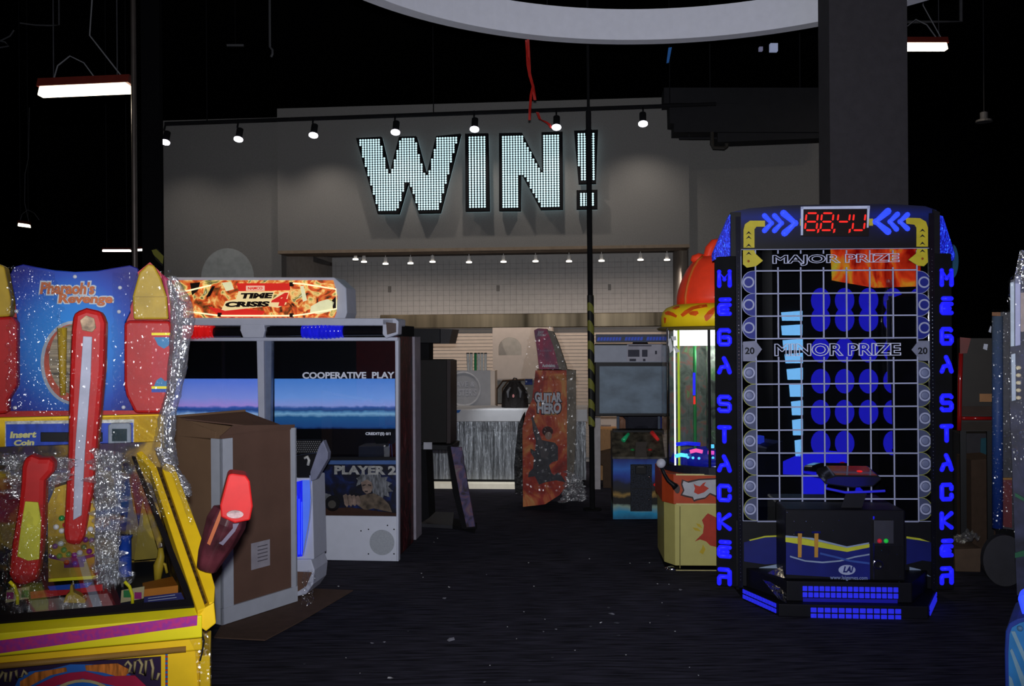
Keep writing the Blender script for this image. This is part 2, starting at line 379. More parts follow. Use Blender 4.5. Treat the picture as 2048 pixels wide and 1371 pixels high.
def sign_letter(nm, polys_px, label):
    t = thing(nm, label, 'sign letter', FW, 'letters of the lit word on the wall')
    b = MB(); gl = MB(); bl = MB(); n = 0
    for pp in polys_px:
        q = [FW.at(x, y, YL) for x, y in pp]
        b.prism(q, (0, 0.09, 0))
        cx = sum(v.x for v in q)/len(q); cz = sum(v.z for v in q)/len(q)
        L = [(v.x, v.z) for v in q]
        x0 = min(v[0] for v in L); x1 = max(v[0] for v in L); z0 = min(v[1] for v in L); z1 = max(v[1] for v in L)
        nx = max(1, int((x1-x0-0.03)/0.0305)); nz = int((z1-z0-0.03)/0.0262)
        for i in range(nx+1):
            x = x0+0.02+i*(x1-x0-0.04)/max(nx, 1)
            for k in range(nz+1):
                z = z0+0.02+k*(z1-z0-0.04)/nz
                if inside((x, z), L) and inside((x+0.021, z), L) and inside((x-0.021, z), L) and inside((x, z+0.02), L) and inside((x, z-0.02), L):
                    bl.dome((x, YL-0.001, z), 0.0122, 0.009, 8); n += 1
        # halo strip on the back of the can, shining at the wall
        gl.prism([Vector((v.x, YL+0.092, v.z)) for v in q], (0, 0.004, 0))
    part('can', b, M['matte'], t)
    o = part('bulbs', bl, bulb_m, t, smooth=True); o['kind'] = 'stuff'; o['label'] = 'rows of white bulbs'
    part('halo_panel', gl, glow('halo_'+nm, (0.55, 0.85, 0.95), 0.75), t, label='pale glowing back of the letter')
for nm, (ch, pp, lb) in LET.items(): sign_letter(nm, [pp], lb)
sign_letter('exclamation_mark', [[(1148,261),(1196,259),(1192,366),(1157,367)], [(1153,380),(1195,379),(1195,417),(1153,418)]], 'black exclamation mark packed with white bulbs, behind the thin pole')

# ================================================================ TRACK LIGHTS
YT = -0.62
def track(nm, label, F, y, a, b, drops):
    p, q = F.at(*a, y), F.at(*b, y)
    t = thing(nm, label, 'track', F)
    mb = MB(); mb.tube([p, q], 0.02, 6); part('rail', mb, M['matte'], t)
    for d in drops:
        mb = MB(); x = p.x+(q.x-p.x)*d; z = p.z+(q.z-p.z)*d; mb.tube([(x, y, z), (x, y, 7.19)], 0.006, 5); part('hanger', mb, M['matte'], t)
track('lighting_track', 'long black lighting track hung before the lit letters', FW, YT, (330, 247), (1432, 208), (0.08, 0.5, 0.92))
LP = [(331, 283, 'at the far left end, by the dark column'), (477, 277, 'second from the left end'), (627, 269, 'third from the left end'), (791, 263, 'over the letter W'), (949, 257, 'over the letter I'), (1113, 253, 'over the letter N'), (1286, 246, 'right of the exclamation mark')]
for i, (px, py, w) in enumerate(LP):
    c = FW.at(px, py, YT); t = thing('track_spotlight', 'black cylinder spotlight on the front track, '+w, 'spotlight', FW, 'spotlights on the front track')
    topz = FW.at(px, py-30, YT).z-0.0
    R = Matrix.Rotation(math.radians(-24), 3, 'X')
    mb = MB(); mb.lathe([(0.036, 0.0), (0.036, 0.125)], c, 16, rot=R); part('can', mb, M['matte'], t, smooth=False)
    mb = MB(); mb.lathe([(0.050, -0.016), (0.050, -0.004)], c, 16, rot=R); part('lens', mb, M['spotlens'], t)
    mb = MB(); mb.tube([c+Vector((0, -0.03, 0.12)), c+Vector((0, 0, 0.19))], 0.010, 6); part('stem', mb, M['matte'], t)
    wp = FW.m @ (c+Vector((0, 0.0, -0.05))); tp = FW.m @ Vector((c.x, 0.0, c.z-1.5))
    lamp('track_spot_light', 'SPOT', wp, 25 if i > 1 else 16, (1.0, 0.90, 0.80), target=tp, spot_size=math.radians(112), spot_blend=1.0, shadow_soft_size=0.03)
# inner tracks
YI = 0.95
t = thing('lighting_track', 'grey lighting track inside the counter niche', 'track', FW)
p, q = FW.at(745, 503, YI), FW.at(1375, 498, YI)
part('rail', MB().box(p.x, q.x, YI-0.02, YI+0.02, p.z, p.z+0.03), mat('dark_bronze', (0.06, 0.045, 0.04), 0.5), t)
part('hanger', MB().box(p.x+0.3, p.x+0.32, YI-0.01, YI+0.01, p.z+0.03, 2.86), M['matte'], t)
part('hanger', MB().box(q.x-0.5, q.x-0.48, YI-0.01, YI+0.01, p.z+0.03, 2.86), M['matte'], t)
IN = [(675, 506, 'leftmost'), (711, 517, 'second from left'), (728, 522, 'third from left'), (771, 526, 'fourth from left'), (821, 525, 'under the left stroke of the W'), (865, 522, 'under the right half of the W'), (938, 523, 'under the letter I'), (1007, 522, 'under the left leg of the N'), (1071, 521, 'under the middle of the N'), (1138, 521, 'just left of the black pole'), (1203, 520, 'just right of the black pole'), (1281, 518, 'second from the right end'), (1334, 518, 'at the right end')]
whl = mat('white_lamp_body', (0.5, 0.48, 0.46), 0.5)
for i, (px, py, w) in enumerate(IN):
    c = FW.at(px, py, YI); t = thing('niche_spotlight', 'small white spotlight in the counter niche, '+w, 'spotlight', FW, 'spotlights inside the counter niche')
    mb = MB(); mb.lathe([(0.022, 0.0), (0.022, 0.07)], c, 12); part('can', mb, whl, t)
    mb = MB(); mb.lathe([(0.036, -0.016), (0.036, 0.0)], c, 12); part('lens', mb, M['tubecool'], t)
    mb = MB(); mb.tube([c+Vector((0, 0, 0.07)), (c.x, c.y, max(c.z+0.09, 2.859))], 0.006, 5); part('stem', mb, whl, t)
    if i in (1, 4, 6, 8, 10, 12):
        lamp('niche_spot_light', 'SPOT', FW.m @ (c+Vector((0, 0.02, -0.04))), 42, (1.0, 0.84, 0.72), target=FW.m @ Vector((c.x, YN, 0.7)), spot_size=math.radians(120), spot_blend=1.0, shadow_soft_size=0.04)
# dark bulkhead bits at the left end of the niche ceiling
o = part('ceiling_beam', MB().prism([FW.at(x, y, 1.4) for x, y in [(608, 506), (660, 524), (660, 530), (640, 527), (608, 518)]], (0, 0.1, 0)), mat('dark_bulkhead', (0.035, 0.03, 0.028), 0.7), None, FW)
tag(o, 'short dark slanting duct cover at the left end of the niche', 'duct')

# ================================================================ CEILING RING
RC = Vector((1.104, 5.73)); RR = 2.766; Z0 = EYE+2.66
F = Frame(RC.x, RC.y, 0)
t = thing('ceiling_ring', 'huge white ring hanging below the dark ceiling', 'ceiling ring', F)
mb = MB(); n = 128; ri, ro, h = RR-0.13, RR, 0.27
rings = []
for k in range(n):
    a = 2*math.pi*k/n
    rings.append([mb.bm.verts.new((r*math.cos(a), r*math.sin(a), z)) for r, z in ((ri, Z0), (ro, Z0), (ro, Z0+h), (ri, Z0+h))])
for k in range(n):
    a, b = rings[k], rings[(k+1) % n]
    for j in range(4): mb.bm.faces.new((a[j], b[j], b[(j+1) % 4], a[(j+1) % 4]))
part('ring_band', mb, M['whitemat'], t)
for k in range(8):
    a = 2*math.pi*(k+0.37)/8; mb = MB(); mb.tube([((RR-0.06)*math.cos(a), (RR-0.06)*math.sin(a), Z0+h-0.01), ((RR-0.06)*math.cos(a), (RR-0.06)*math.sin(a), 7.2)], 0.004, 5); part('suspension_wire', mb, M['rubber'], t)

# ================================================================ POLES AND TAPE
tapem = mat('caution_tape', (0.30, 0.28, 0.02), 0.4)
nt = tapem.node_tree; wv = nt.nodes.new('ShaderNodeTexWave'); wv.inputs['Scale'].default_value = 3.4; wv.bands_direction = 'DIAGONAL'; wv.inputs['Distortion'].default_value = 2.5
tc = nt.nodes.new('ShaderNodeTexCoord'); rp = nt.nodes.new('ShaderNodeValToRGB'); rp.color_ramp.interpolation = 'CONSTANT'
rp.color_ramp.elements[0].color = (0.01, 0.01, 0.01, 1); rp.color_ramp.elements[1].position = 0.55; rp.color_ramp.elements[1].color = (0.17, 0.17, 0.03, 1)
nt.links.new(tc.outputs['Object'], wv.inputs['Vector']); nt.links.new(wv.outputs['Fac'], rp.inputs['Fac']); nt.links.new(rp.outputs['Color'], nt.nodes['Principled BSDF'].inputs['Base Color'])
F = Frame(0, 9.3, 0); b = F.at(1184, 900); X = b.x
F = Frame(X, 9.3, 0)
o = part('support_pole', MB().tube([(0, 0, 0), (-0.012, 0, 3.9)], 0.026, 12).tube([(-0.012, 0, 3.88), (-0.02, 0, 7.2)], 0.014, 10).lathe([(0.035, 3.66), (0.035, 3.72)], (-0.012, 0, 0), 12).lathe([(0.09, 0), (0.09, 0.015)], (0, 0, 0), 16), M['matte'], None, F, smooth=False)
tag(o, 'thin black pole standing before the exclamation mark', 'pole')
o = part('caution_tape', MB().tube([(0, 0, F.at(1184, 852).z), (-0.005, 0, F.at(1180, 590).z)], 0.033, 12), tapem, None, F)
tag(o, 'yellow and black striped tape wound round the thin pole', 'tape')
F = Frame(W0.at(269, 400, 6.6).x, 6.6, 0)
o = part('support_pole', MB().tube([(0, 0, 0), (0, 0, 7.2)], 0.018, 12), mat('bronze_pole', (0.06, 0.05, 0.045), 0.4, 0.6), None, F)
tag(o, 'slim dark pole beside the hanging lamp at upper left', 'pole')
F = Frame(0, 9.592, 0)
poly('caution_tape', F, [(303, 500), (315, 497), (327, 512), (325, 532), (312, 520)], 0, 0.004, tapem, None)
o = bpy.data.objects['caution_tape.001']; o.matrix_world = F.m; tag(o, 'dangling end of striped tape above the gold obelisk', 'tape')

# ================================================================ HANGING TUBE LAMPS
def tube_lamp(label, a, b, Y, r, energy=0.0, group='hanging tube lamps'):
    F = Frame(0, Y, 0); p, q = F.at(*a), F.at(*b)
    Fo = Frame((p.x+q.x)/2, Y, 0); p, q = Fo.at(*a), Fo.at(*b)
    t = thing('tube_lamp', label, 'lamp', Fo, group)
    d = (q-p)
    mb = MB(); mb.hull([p+Vector((0, -r*1.2, 0)), p+Vector((0, r*1.2, 0)), p+Vector((0, r*0.7, r*1.3)), p+Vector((0, -r*0.7, r*1.3))], [q+Vector((0, -r*1.2, 0)), q+Vector((0, r*1.2, 0)), q+Vector((0, r*0.7, r*1.3)), q+Vector((0, -r*0.7, r*1.3))])
    part('housing', mb, mat('red_brown_housing', (0.09, 0.012, 0.008), 0.5), t)
    mb = MB(); mb.hull([p+Vector((r*.4, -r*1.1, 0)), p+Vector((r*.4, r*1.1, 0)), p+Vector((0, r*0.9, -r*1.3)), p+Vector((0, -r*0.9, -r*1.3))], [q+Vector((-r*.4, -r*1.1, 0)), q+Vector((-r*.4, r*1.1, 0)), q+Vector((0, r*0.9, -r*1.3)), q+Vector((0, -r*0.9, -r*1.3))])
    part('diffuser', mb, M['tube'] if r > 0.03 else M['tubecool'], t, bev=0.006)
    for s in (0.15, 0.85):
        c = p+d*s+Vector((0, 0, r*1.2)); mb = MB(); mb.tube([c, (c.x, c.y, 7.2)], 0.004, 5); part('wire', mb, mat('grey_wire', (0.03, 0.03, 0.035), 0.6), t)
    if r > 0.03:
        c = p+d*0.9+Vector((0, 0, r*1.2))
        mb = MB(); mb.tube([c, c+Vector((-0.35*d.length, 0, 0.3)), c+Vector((-0.3*d.length, 0, 0.75)), c+Vector((0, 0, 1.0)), c+Vector((0.02, 0, 1.8))], 0.005, 5); part('cable', mb, mat('white_cable', (0.12, 0.12, 0.13), 0.6), t)
        c = p+d*0.15+Vector((0, 0, r*1.2))
        mb = MB(); mb.tube([c, c+Vector((0.03, 0, 0.1)), c+Vector((0.12, 0, 0.17)), c+Vector((0.22, 0, 0.12)), c+Vector((0.3, 0, 0.01))], 0.005, 5); part('cable', mb, mat('white_cable_b', (0.12, 0.12, 0.13), 0.6), t)
    if energy: lamp('tube_lamp_light', 'AREA', Fo.m @ ((p+q)/2+Vector((0, 0, -r*2))), energy, (1, 0.86, 0.66), shape='RECTANGLE', size=abs(d.x), size_y=0.1)
    return t
tube_lamp('big glowing tube lamp hanging at the upper left', (80, 176), (262, 168), 6.9, 0.048, 9)
tube_lamp('glowing tube lamp half hidden behind the grey column', (1790, 88), (1893, 88), 8.6, 0.043, 9)
tube_lamp('tiny glowing lamp low at the far left edge', (37, 446), (60, 449), 15.0, 0.036)
tube_lamp('small distant tube lamp above the blue backboard', (205, 499), (262, 499), 15.0, 0.024)
tube_lamp('small distant tube lamp just left of the gold obelisk top', (271, 498), (300, 497), 15.6, 0.024)

# ================================================================ DUCTS, PIPES AND CABLES UNDER THE CEILING
ductm = mat('black_duct', (0.008, 0.008, 0.010), 0.7)
FD = Frame(0, 10.3, -4)
for x in (1420, 1600):
    a = FD.at(x, 176, 0.15); o = part('duct_hanger', MB().tube([a, (a.x, a.y, 7.2)], 0.008, 6), M['matte'], None, FD); tag(o, 'thin black rod holding the ducts, '+('nearer the track' if x < 1500 else 'nearer the column'), 'rod', 'duct rods')
def duct(nm, label, cat, pix, y, dpt, m=ductm):
    o = part(nm, MB().prism([FD.at(a, b, y) for a, b in pix], (0, dpt, 0)), m, None, FD); return tag(o, label, cat)
duct('air_duct', 'broad black air duct, topmost of the stack right of the track', 'duct', rect(1328, 175, 1665, 206), 0.02, 0.30)
duct('air_duct', 'black air duct with a stepped end, under the topmost duct', 'duct', [(1339, 207), (1665, 205), (1665, 264), (1348, 264), (1348, 247), (1340, 246)], 0.0, 0.3)
duct('air_duct', 'lowest black duct, lined up over the right wing of the wall', 'duct', [(1435, 265), (1665, 265), (1665, 275), (1435, 284)], 0.03, 0.25)
mb = MB(); [mb.tube([FD.at(x, 276, 0.08), (FD.at(x, 276, 0.08).x, 0.08, FD.at(x, 264, 0.08).z)], 0.006, 5) for x in (1378,)]; a, b = FD.at(1358, 276, 0.08), FD.at(1440, 276, 0.08); mb.tube([a, b], 0.018, 8)
o = part('pipe', mb, ductm, None, FD); tag(o, 'short straight black pipe below the duct stack', 'pipe')
mb = MB(); mb.tube([FD.at(*p, 0.0) for p in ((1424, 264), (1424, 288), (1427, 295), (1448, 296), (1453, 292), (1453, 287))], 0.022, 8)
o = part('pipe', mb, mat('dark_iron_pipe', (0.02, 0.018, 0.016), 0.5), None, FD); tag(o, 'bent iron pipe elbow under the ducts', 'pipe')
FB = Frame(0, 8.455, 0)
redm = mat('red_ribbon', (0.35, 0.012, 0.008), 0.5)
def ribbon(label, pts, w, F=FB):
    mb = MB(); L = [F.at(x-w, y) for x, y in pts]; Rr = [F.at(x+w, y)+Vector((0, 0.02*math.sin(i*1.9), 0)) for i, (x, y) in enumerate(pts)]
    for i in range(len(pts)-1): mb.prism([L[i], Rr[i], Rr[i+1], L[i+1]], (0, 0.003, 0))
    o = part('red_ribbon', mb, redm, None, F); tag(o, label, 'ribbon', 'red ribbons')
ribbon('long red ribbon dangling from the ring towards the track', [(1053, 80), (1055, 105), (1056, 130), (1060, 152), (1066, 172), (1070, 200)], 3)
ribbon('red ribbon end hanging lower, twisted, with a pointed tip', [(1056, 78), (1060, 152), (1066, 172), (1062, 190), (1060, 215), (1059, 240)], 2.5)
ribbon('short faded red ribbon slanting beside the spotlight over the N', [(1074, 222), (1080, 238), (1090, 243), (1098, 248), (1103, 256)], 3, Frame(0, (FW.m @ FW.at(1085, 225, YT)).y, 0))
def bit(nm, label, cat, pix, Y, m, t=0.02):
    F = Frame(0, Y, 0); q = [F.at(a, b) for a, b in pix]; r = thing(nm, label, cat, F); part('body', MB().prism(q, (0, t, 0)), m, r, bev=0.002)
    mx, my = (min(v.x for v in q)+max(v.x for v in q))/2, max(v.z for v in q); mb = MB(); mb.tube([(mx, t/2, my-0.004), (mx, t/2, 7.2)], 0.003, 5); part('hanging_wire', mb, M['matte'], r); return r
bit('junction_box', 'larger pale square box under the ceiling, below the ring', 'box', rect(1541, 86, 1556, 102), 11, glow('pale_lit_box', (0.35, 0.4, 0.6), 0.5), 0.06)  # weak emission put into the box so it looks lit
bit('junction_box', 'smaller pale box under the ceiling, left of the larger one', 'box', rect(1519, 93, 1526, 101), 11, glow('pale_lit_box_b', (0.25, 0.25, 0.4), 0.35), 0.05)  # smaller box gets the same added glow, weaker
bit('blue_tag', 'thin blue strip hanging below the ring', 'strip', [(1337, 95), (1344, 94), (1338, 125), (1333, 126)], 9.5, mat('blue_strip', (0.03, 0.16, 0.5), 0.5))
bit('conduit', 'short pale conduit high over the left spotlights', 'conduit', rect(453, 88, 487, 92), 9.5, mat('dull_conduit', (0.05, 0.05, 0.055), 0.5), 0.02)
mb = MB(); F = Frame(0, 9.5, 0); mb.tube([Vector((F.at(540, 94).x, 0, 7.2))]+[F.at(*p) for p in ((540, 94), (545, 100), (545, 108), (542, 114))], 0.012, 6)
o = part('cable_loop', mb, mat('dull_cable', (0.05, 0.05, 0.055), 0.5), None, F); tag(o, 'small hooked cable under the dark ceiling', 'cable')
mb = MB(); F = Frame(0, 7.5, 0); mb.tube([F.at(*p) for p in ((40, 46), (70, 50), (100, 51), (118, 50))]+[Vector((F.at(119, 50).x, 0, 7.2))], 0.006, 6)
o = part('cable_run', mb, mat('dull_cable_b', (0.035, 0.035, 0.04), 0.5), None, F); tag(o, 'grey cable high in the upper left corner', 'cable')
mb = MB(); mb.tube([F.at(*p) for p in ((28, 60), (20, 72), (4, 80), (-10, 86))], 0.006, 6).tube([F.at(*p) for p in ((-8, 80), (10, 84), (18, 92), (0, 95))], 0.006, 6)
o = part('cable_run', mb, mat('dull_cable_c', (0.035, 0.035, 0.04), 0.5), None, F); tag(o, 'curled grey cable at the very left edge', 'cable')
# right: conduit with pendant speaker
F = Frame(0, 9.0, 0)
mb = MB(); mb.tube([F.at(1812, 44), F.at(1922, 43), Vector((F.at(1925, 43).x, 0, 7.2))], 0.016, 8); o = part('conduit', mb, mat('grey_conduit', (0.035, 0.035, 0.04), 0.5), None, F); tag(o, 'grey conduit above the lamp behind the column', 'conduit')
Fp = Frame(F.at(1968, 240).x, 9.0, 0); t = thing('pendant_speaker', 'small dark pendant hanging at the far right', 'pendant', Fp)
c = Fp.at(1968, 244); mb = MB(); mb.lathe([(0.075, 0), (0.07, 0.02), (0.035, 0.03), (0.035, 0.09), (0.01, 0.1)], c, 16); part('shade', mb, mat('grey_pendant', (0.05, 0.048, 0.05), 0.5), t)
mb = MB(); mb.tube([c+Vector((0, 0, 0.09)), (c.x, c.y, 7.2)], 0.004, 5); part('wire', mb, M['rubber'], t)

# ================================================================ PRIZE COUNTER
t = thing('prize_counter', 'white topped prize counter with crinkled silver front panels', 'counter', FW)
ca, cb = wx(835, 900, -0.05), wx(1172, 900, -0.05)
zt, zs = wz(960, 818, -0.05), wz(960, 842, -0.05); zk = wz(960, 958, -0.05)
part('countertop', MB().box(ca-0.02, cb+0.02, -0.10, 0.62, zs, zt), mat('white_counter', (0.40, 0.40, 0.42), 0.4, var=0.04), t, bev=0.006)
sil = mat('crinkled_silver', (0.32, 0.34, 0.37), 0.32, 0.7, var=0.65, scale=6, stretch=(7, 1, 0.35), bump=1.0, bscale=9)
part('front_panel', MB().box(ca, wx(1043, 900, -0.05), -0.05, -0.03, zk, zs), sil, t)
part('front_panel', MB().box(wx(1047, 900, -0.05), cb, -0.05, -0.03, zk, zs), sil, t)
part('carcass', MB().box(ca+0.01, cb-0.01, -0.03, 0.55, 0.09, zs), mat('counter_body', (0.12, 0.12, 0.12), 0.6), t)
part('kick_board', MB().box(ca+0.05, cb-0.05, 0.06, 0.5, 0, 0.09), M['black'], t)
part('kick_light', MB().box(wx(855, 900, -0.2), wx(1042, 900, -0.2), -0.20, -0.03, 0.0, wz(960, 967, -0.2)), mat('lit_plinth', (0.42, 0.40, 0.34), 0.6, emis=(1, 0.92, 0.75), es=0.28), t, label='pale lit plinth strip')
pc = FW.m @ Vector((wx(1000, 900, -0.3), -0.55, 0.75))
lamp('counter_fill_spot', 'SPOT', FW.m @ Vector((wx(1010, 900), -0.55, 1.9)), 70, (0.9, 0.95, 1), target=FW.m @ Vector((wx(1012, 900), 0, 0.45)), spot_size=math.radians(45), spot_blend=1.0, shadow_soft_size=0.03)  # added spot in mid-air brightens the front, standing in for inner LEDs
mb = MB().prism([FW.at(x, y, -0.104) for x, y in [(907, 820), (922, 819), (918, 825), (905, 826)]], (0, 0.003, 0))
o = part('blue_tape', mb, mat('blue_masking_tape', (0.01, 0.07, 0.25), 0.6), None, FW); tag(o, 'scrap of blue masking tape on the white counter edge', 'tape')
# back shelving: white cabinet with half-round hole
YC = 1.2
t = thing('shelf_unit', 'tall white shelf unit with a half round opening', 'cabinet', FW)
fp = [FW.at(x, y, YC) for x, y in rect(985, 655, 1105, 757)]
hole = [FW.at(x, y, YC) for x, y in [(1000.5, 710)] + ell(1020, 697, 23, 23, 18, 180, 360) + [(1040.5, 710)]]
mb = MB()
# panel around the hole: strips
X0, X1, Z1_, Z0_ = fp[0].x, fp[1].x, fp[0].z, fp[2].z
hx0, hx1 = min(v.x for v in hole), max(v.x for v in hole); hz0, hz1 = min(v.z for v in hole), max(v.z for v in hole)
mb.box(X0, hx0, YC, YC+0.02, Z0_, Z1_); mb.box(hx1, X1, YC, YC+0.02, Z0_, Z1_); mb.box(hx0, hx1, YC, YC+0.02, Z0_, hz0)
arc = [v for v in hole]
mb.prism(arc[1:-1]+[Vector((hx1, YC, Z1_)), Vector((hx0, YC, Z1_))], (0, 0.02, 0))
cream = mat('cream_laminate', (0.55, 0.47, 0.41), 0.55, var=0.04)
part('front_board', mb, cream, t)
part('back_board', MB().box(X0, X1, YC+0.32, YC+0.34, 0, Z1_), mat('grey_laminate', (0.24, 0.23, 0.21), 0.6), t)
part('side_board', MB().box(X0, X0+0.02, YC+0.02, YC+0.32, 0, Z1_), cream, t)
part('side_board', MB().box(X1-0.02, X1, YC+0.02, YC+0.32, 0, Z1_), cream, t)
part('shelf', MB().box(X0+0.02, X1-0.02, YC+0.01, YC+0.32, Z0_-0.02, Z0_), cream, t)
part('shelf', MB().box(X0+0.02, X1-0.02, YC+0.01, YC+0.32, zt-0.05, zt-0.03), cream, t)
# frosted panel with embossed round logo, front of a low cabinet
YB = 0.66
t = thing('display_cabinet', 'low grey cabinet with a round embossed badge, left of the backpack', 'cabinet', FW)
g = mat('frosted_grey', (0.30, 0.30, 0.32), 0.4, var=0.05)
a = FW.at(898, 741, YB); b = FW.at(981, 818, YB)
part('front_board', MB().box(a.x, b.x, YB, YB+0.3, zt-0.1, a.z), g, t)
part('side_board', MB().box(b.x, b.x+0.055, YB+0.01, YB+0.3, zt-0.1, a.z), cream, t, label='cream side board')
mb = MB(); c = FW.at(927, 778, YB)
R90 = Matrix.Rotation(math.radians(90), 3, 'X')
mb.lathe([(0.185, 0), (0.215, 0.0), (0.215, 0.012), (0.205, 0.018), (0.192, 0.012)], c, 40, rot=R90, ring=True)
part('badge_ring', mb, mat('pale_emboss', (0.42, 0.42, 0.45), 0.35), t)
for s, bx in (("DAVE &", (902, 762, 950, 773)), ("BUSTER'S", (901, 777, 953, 791))): text('badge_lettering', s, FW, bx, YB-0.001, mat('pale_emboss_text', (0.36, 0.36, 0.40), 0.35), t, 0.006, bold=0.02)
# clutch of tubes standing on it
tubecol = [mat('white_tube', (0.62, 0.62, 0.60), 0.5), mat('green_tube', (0.02, 0.22, 0.08), 0.5)]
for i, px in enumerate([937, 942.5, 951, 957.5, 964, 971]):
    Fl = FW; p = FW.at(px, 741, YB+0.08); q = FW.at(px+(-1.5 if i == 0 else 0), 707, YB+0.08)
    tt = thing('rolled_tube', ['white rolled tube leaning at the left of the row on the grey cabinet', 'second white rolled tube, left of the green one', 'green rolled tube in the row on the grey cabinet', 'white rolled tube just right of the green one', 'white rolled tube, second from the right of the row', 'white rolled tube at the right end of the row'][i], 'tube', FW, 'rolled tubes on the grey cabinet')
    mb = MB(); mb.tube([(p.x, p.y, a.z), (q.x, q.y, q.z)], 0.017, 10); part('sleeve', mb, tubecol[1 if i == 2 else 0], tt)
    mb = MB(); mb.tube([(q.x, q.y, q.z), (q.x, q.y, q.z+0.012)], 0.0175, 10); part('cap', mb, M['rubber'], tt)
# wire rack and backpack
t = thing('wire_rack', 'bent chrome wire rack beside the black backpack', 'rack', FW)
rb = mat('dark_wire', (0.10, 0.06, 0.04), 0.4, 0.5)
for dx, yy in ((0, 0.40), (11, 0.5)):
    mb = MB(); mb.tube([Vector((FW.at(994+dx, 817, yy).x, yy, zt+0.009)), FW.at(994+dx, 776, yy), FW.at(1006+dx, 760, yy), FW.at(1050, 758, yy)], 0.008, 6); part('hoop', mb, rb, t)
Fk = FW; base = FW.at(1030, 817, 0.25)
t = thing('backpack', 'small black backpack with grey straps standing on the counter', 'backpack', FW)
def bp(u, v):
    a = 2*math.pi*u; zz = v
    w = 0.158*(1-0.08*zz)*(1-max(0, zz-0.45)**2*2.1); d = 0.09*(1-0.3*zz)
    return Vector((base.x+w*math.copysign(abs(math.cos(a))**0.75, math.cos(a)), 0.25+d*math.sin(a)+0.006*math.sin(9*a), zt+0.004+0.30*zz))
mb = MB(); mb.grid(bp, 36, 12); part('bag_body', mb, mat('black_nylon', (0.010, 0.008, 0.008), 0.6, bump=0.4, bscale=30), t, smooth=True)
mb = MB(); mb.ball((base.x, 0.25, zt+0.30), 0.075, 1, 0.7, 0.25, 8); part('bag_top', mb, M['rubber'], t, smooth=True)
sm = mat('grey_strap', (0.10, 0.10, 0.11), 0.5)
for s in (-1, 1):
    mb = MB(); mb.tube([(base.x+s*0.045, 0.17, zt+0.24), (base.x+s*0.075, 0.15, zt+0.19), (base.x+s*0.07, 0.15, zt+0.12)], [0.010, 0.018, 0.008], 8); part('strap', mb, sm, t, smooth=True, label='grey padded strap')
mb = MB(); mb.ball((base.x-0.01, 0.155, zt+0.14), 0.013, 1, 0.5, 1.6, 6); part('tag', mb, mat('red_white_tag', (0.5, 0.2, 0.2), 0.5), t, label='red and white tag')
mb = MB(); mb.tube([(base.x-0.03, 0.25, zt+0.31), (base.x-0.01, 0.25, zt+0.345), (base.x+0.02, 0.25, zt+0.34), (base.x+0.03, 0.25, zt+0.31)], 0.006, 6); part('handle', mb, M['rubber'], t)
o = part('blue_tape', MB().prism([FW.at(x, y, YC+0.006) for x, y in rect(1050, 757, 1065, 769)], (0, 0.004, 0)), mat('blue_card', (0.01, 0.03, 0.16), 0.6), None, FW); tag(o, 'square of dark blue tape hanging from the white shelf edge', 'tape')
# ================================================================ GRID TOWER GAME (right)
FM = Frame(2.043, 6.02, -5)
mbk = M['black']
T = thing('stacker_arcade', 'tall black prize arcade machine with blue lit side letters and a white grid window', 'arcade machine', FM)
hw = 0.60; zb0 = FM.at(1670, 1042).z; zt0 = FM.at(1670, 497).z
ztp = FM.at(1670, 412).z
# shell: back, tapered sides, roof, floor
mb = MB(); mb.box(-0.46, 0.46, 0.62, 0.66, 0.05, ztp-0.05)
mb.prism([(-0.62, 0.02, 0.05), (-0.60, 0.02, 0.05), (-0.44, 0.64, 0.05), (-0.46, 0.66, 0.05)], (0, 0, ztp-0.1))
mb.prism([(0.62, 0.02, 0.05), (0.60, 0.02, 0.05), (0.44, 0.64, 0.05), (0.46, 0.66, 0.05)], (0, 0, ztp-0.1))
mb.prism([(-0.60, 0.02, ztp-0.08), (0.60, 0.02, ztp-0.08), (0.45, 0.65, ztp-0.08), (-0.45, 0.65, ztp-0.08)], (0, 0, 0.03))
mb.prism([(-0.60, 0.02, 0.45), (0.60, 0.02, 0.45), (0.45, 0.65, 0.45), (-0.45, 0.65, 0.45)], (0, 0, 0.03))
part('cabinet_shell', mb, M['matte'], T)
part('lower_front', MB().box(-0.62, 0.62, 0.0, 0.03, 0.08, zb0), mbk, T)
# window
gp = [FM.at(1482, 499), FM.at(1865, 497), FM.at(1868, 1042), FM.at(1485, 1042)]
part('window_glass', MB().prism(gp, (0, 0.006, 0)), M['darkglass'], T)
# header
hd = [(1463, 500), (1463, 424), (1500, 416), (1560, 411), (1670, 408), (1790, 408), (1850, 412), (1873, 420), (1873, 497)]
navy = ramp_z('navy_header', [(0, (0.002, 0.002, 0.004)), (0.45, (0.003, 0.004, 0.03)), (0.75, (0.004, 0.012, 0.13)), (1, (0.004, 0.005, 0.02))], FM.at(1670, 490).z, FM.at(1670, 412).z, rough=0.3)
poly('header_panel', FM, hd, 0.008, 0.08, navy, T)
ln = mat('white_print', (0.22, 0.24, 0.36), 0.5, emis=(0.45, 0.48, 0.75), es=0.11, var=0.05)  # slight emission added to brighten the printed lines, which are no lamps
def lines(name, segs, w, m, F=FM, y=-0.002, parent=T, t=0.0015):
    mb = MB()
    for (a, b, c, d) in segs:
        p, q = F.at(a, b, y), F.at(c, d, y); dd = (q-p); dd.y = 0; dd.normalize(); n = Vector((-dd.z, 0, dd.x))*w/2
        mb.prism([p-n, q-n, q+n, p+n], (0, t, 0))
    return part(name, mb, m, parent)
X = [1511, 1556, 1601.5, 1647, 1693, 1739.5, 1786, 1834]
Yr = [541.5, 587, 632, 677, 722, 768, 814, 860, 905.5, 951, 997, 1042]
def skew(x, y): return x+(y-541)*0.0075
segs = []
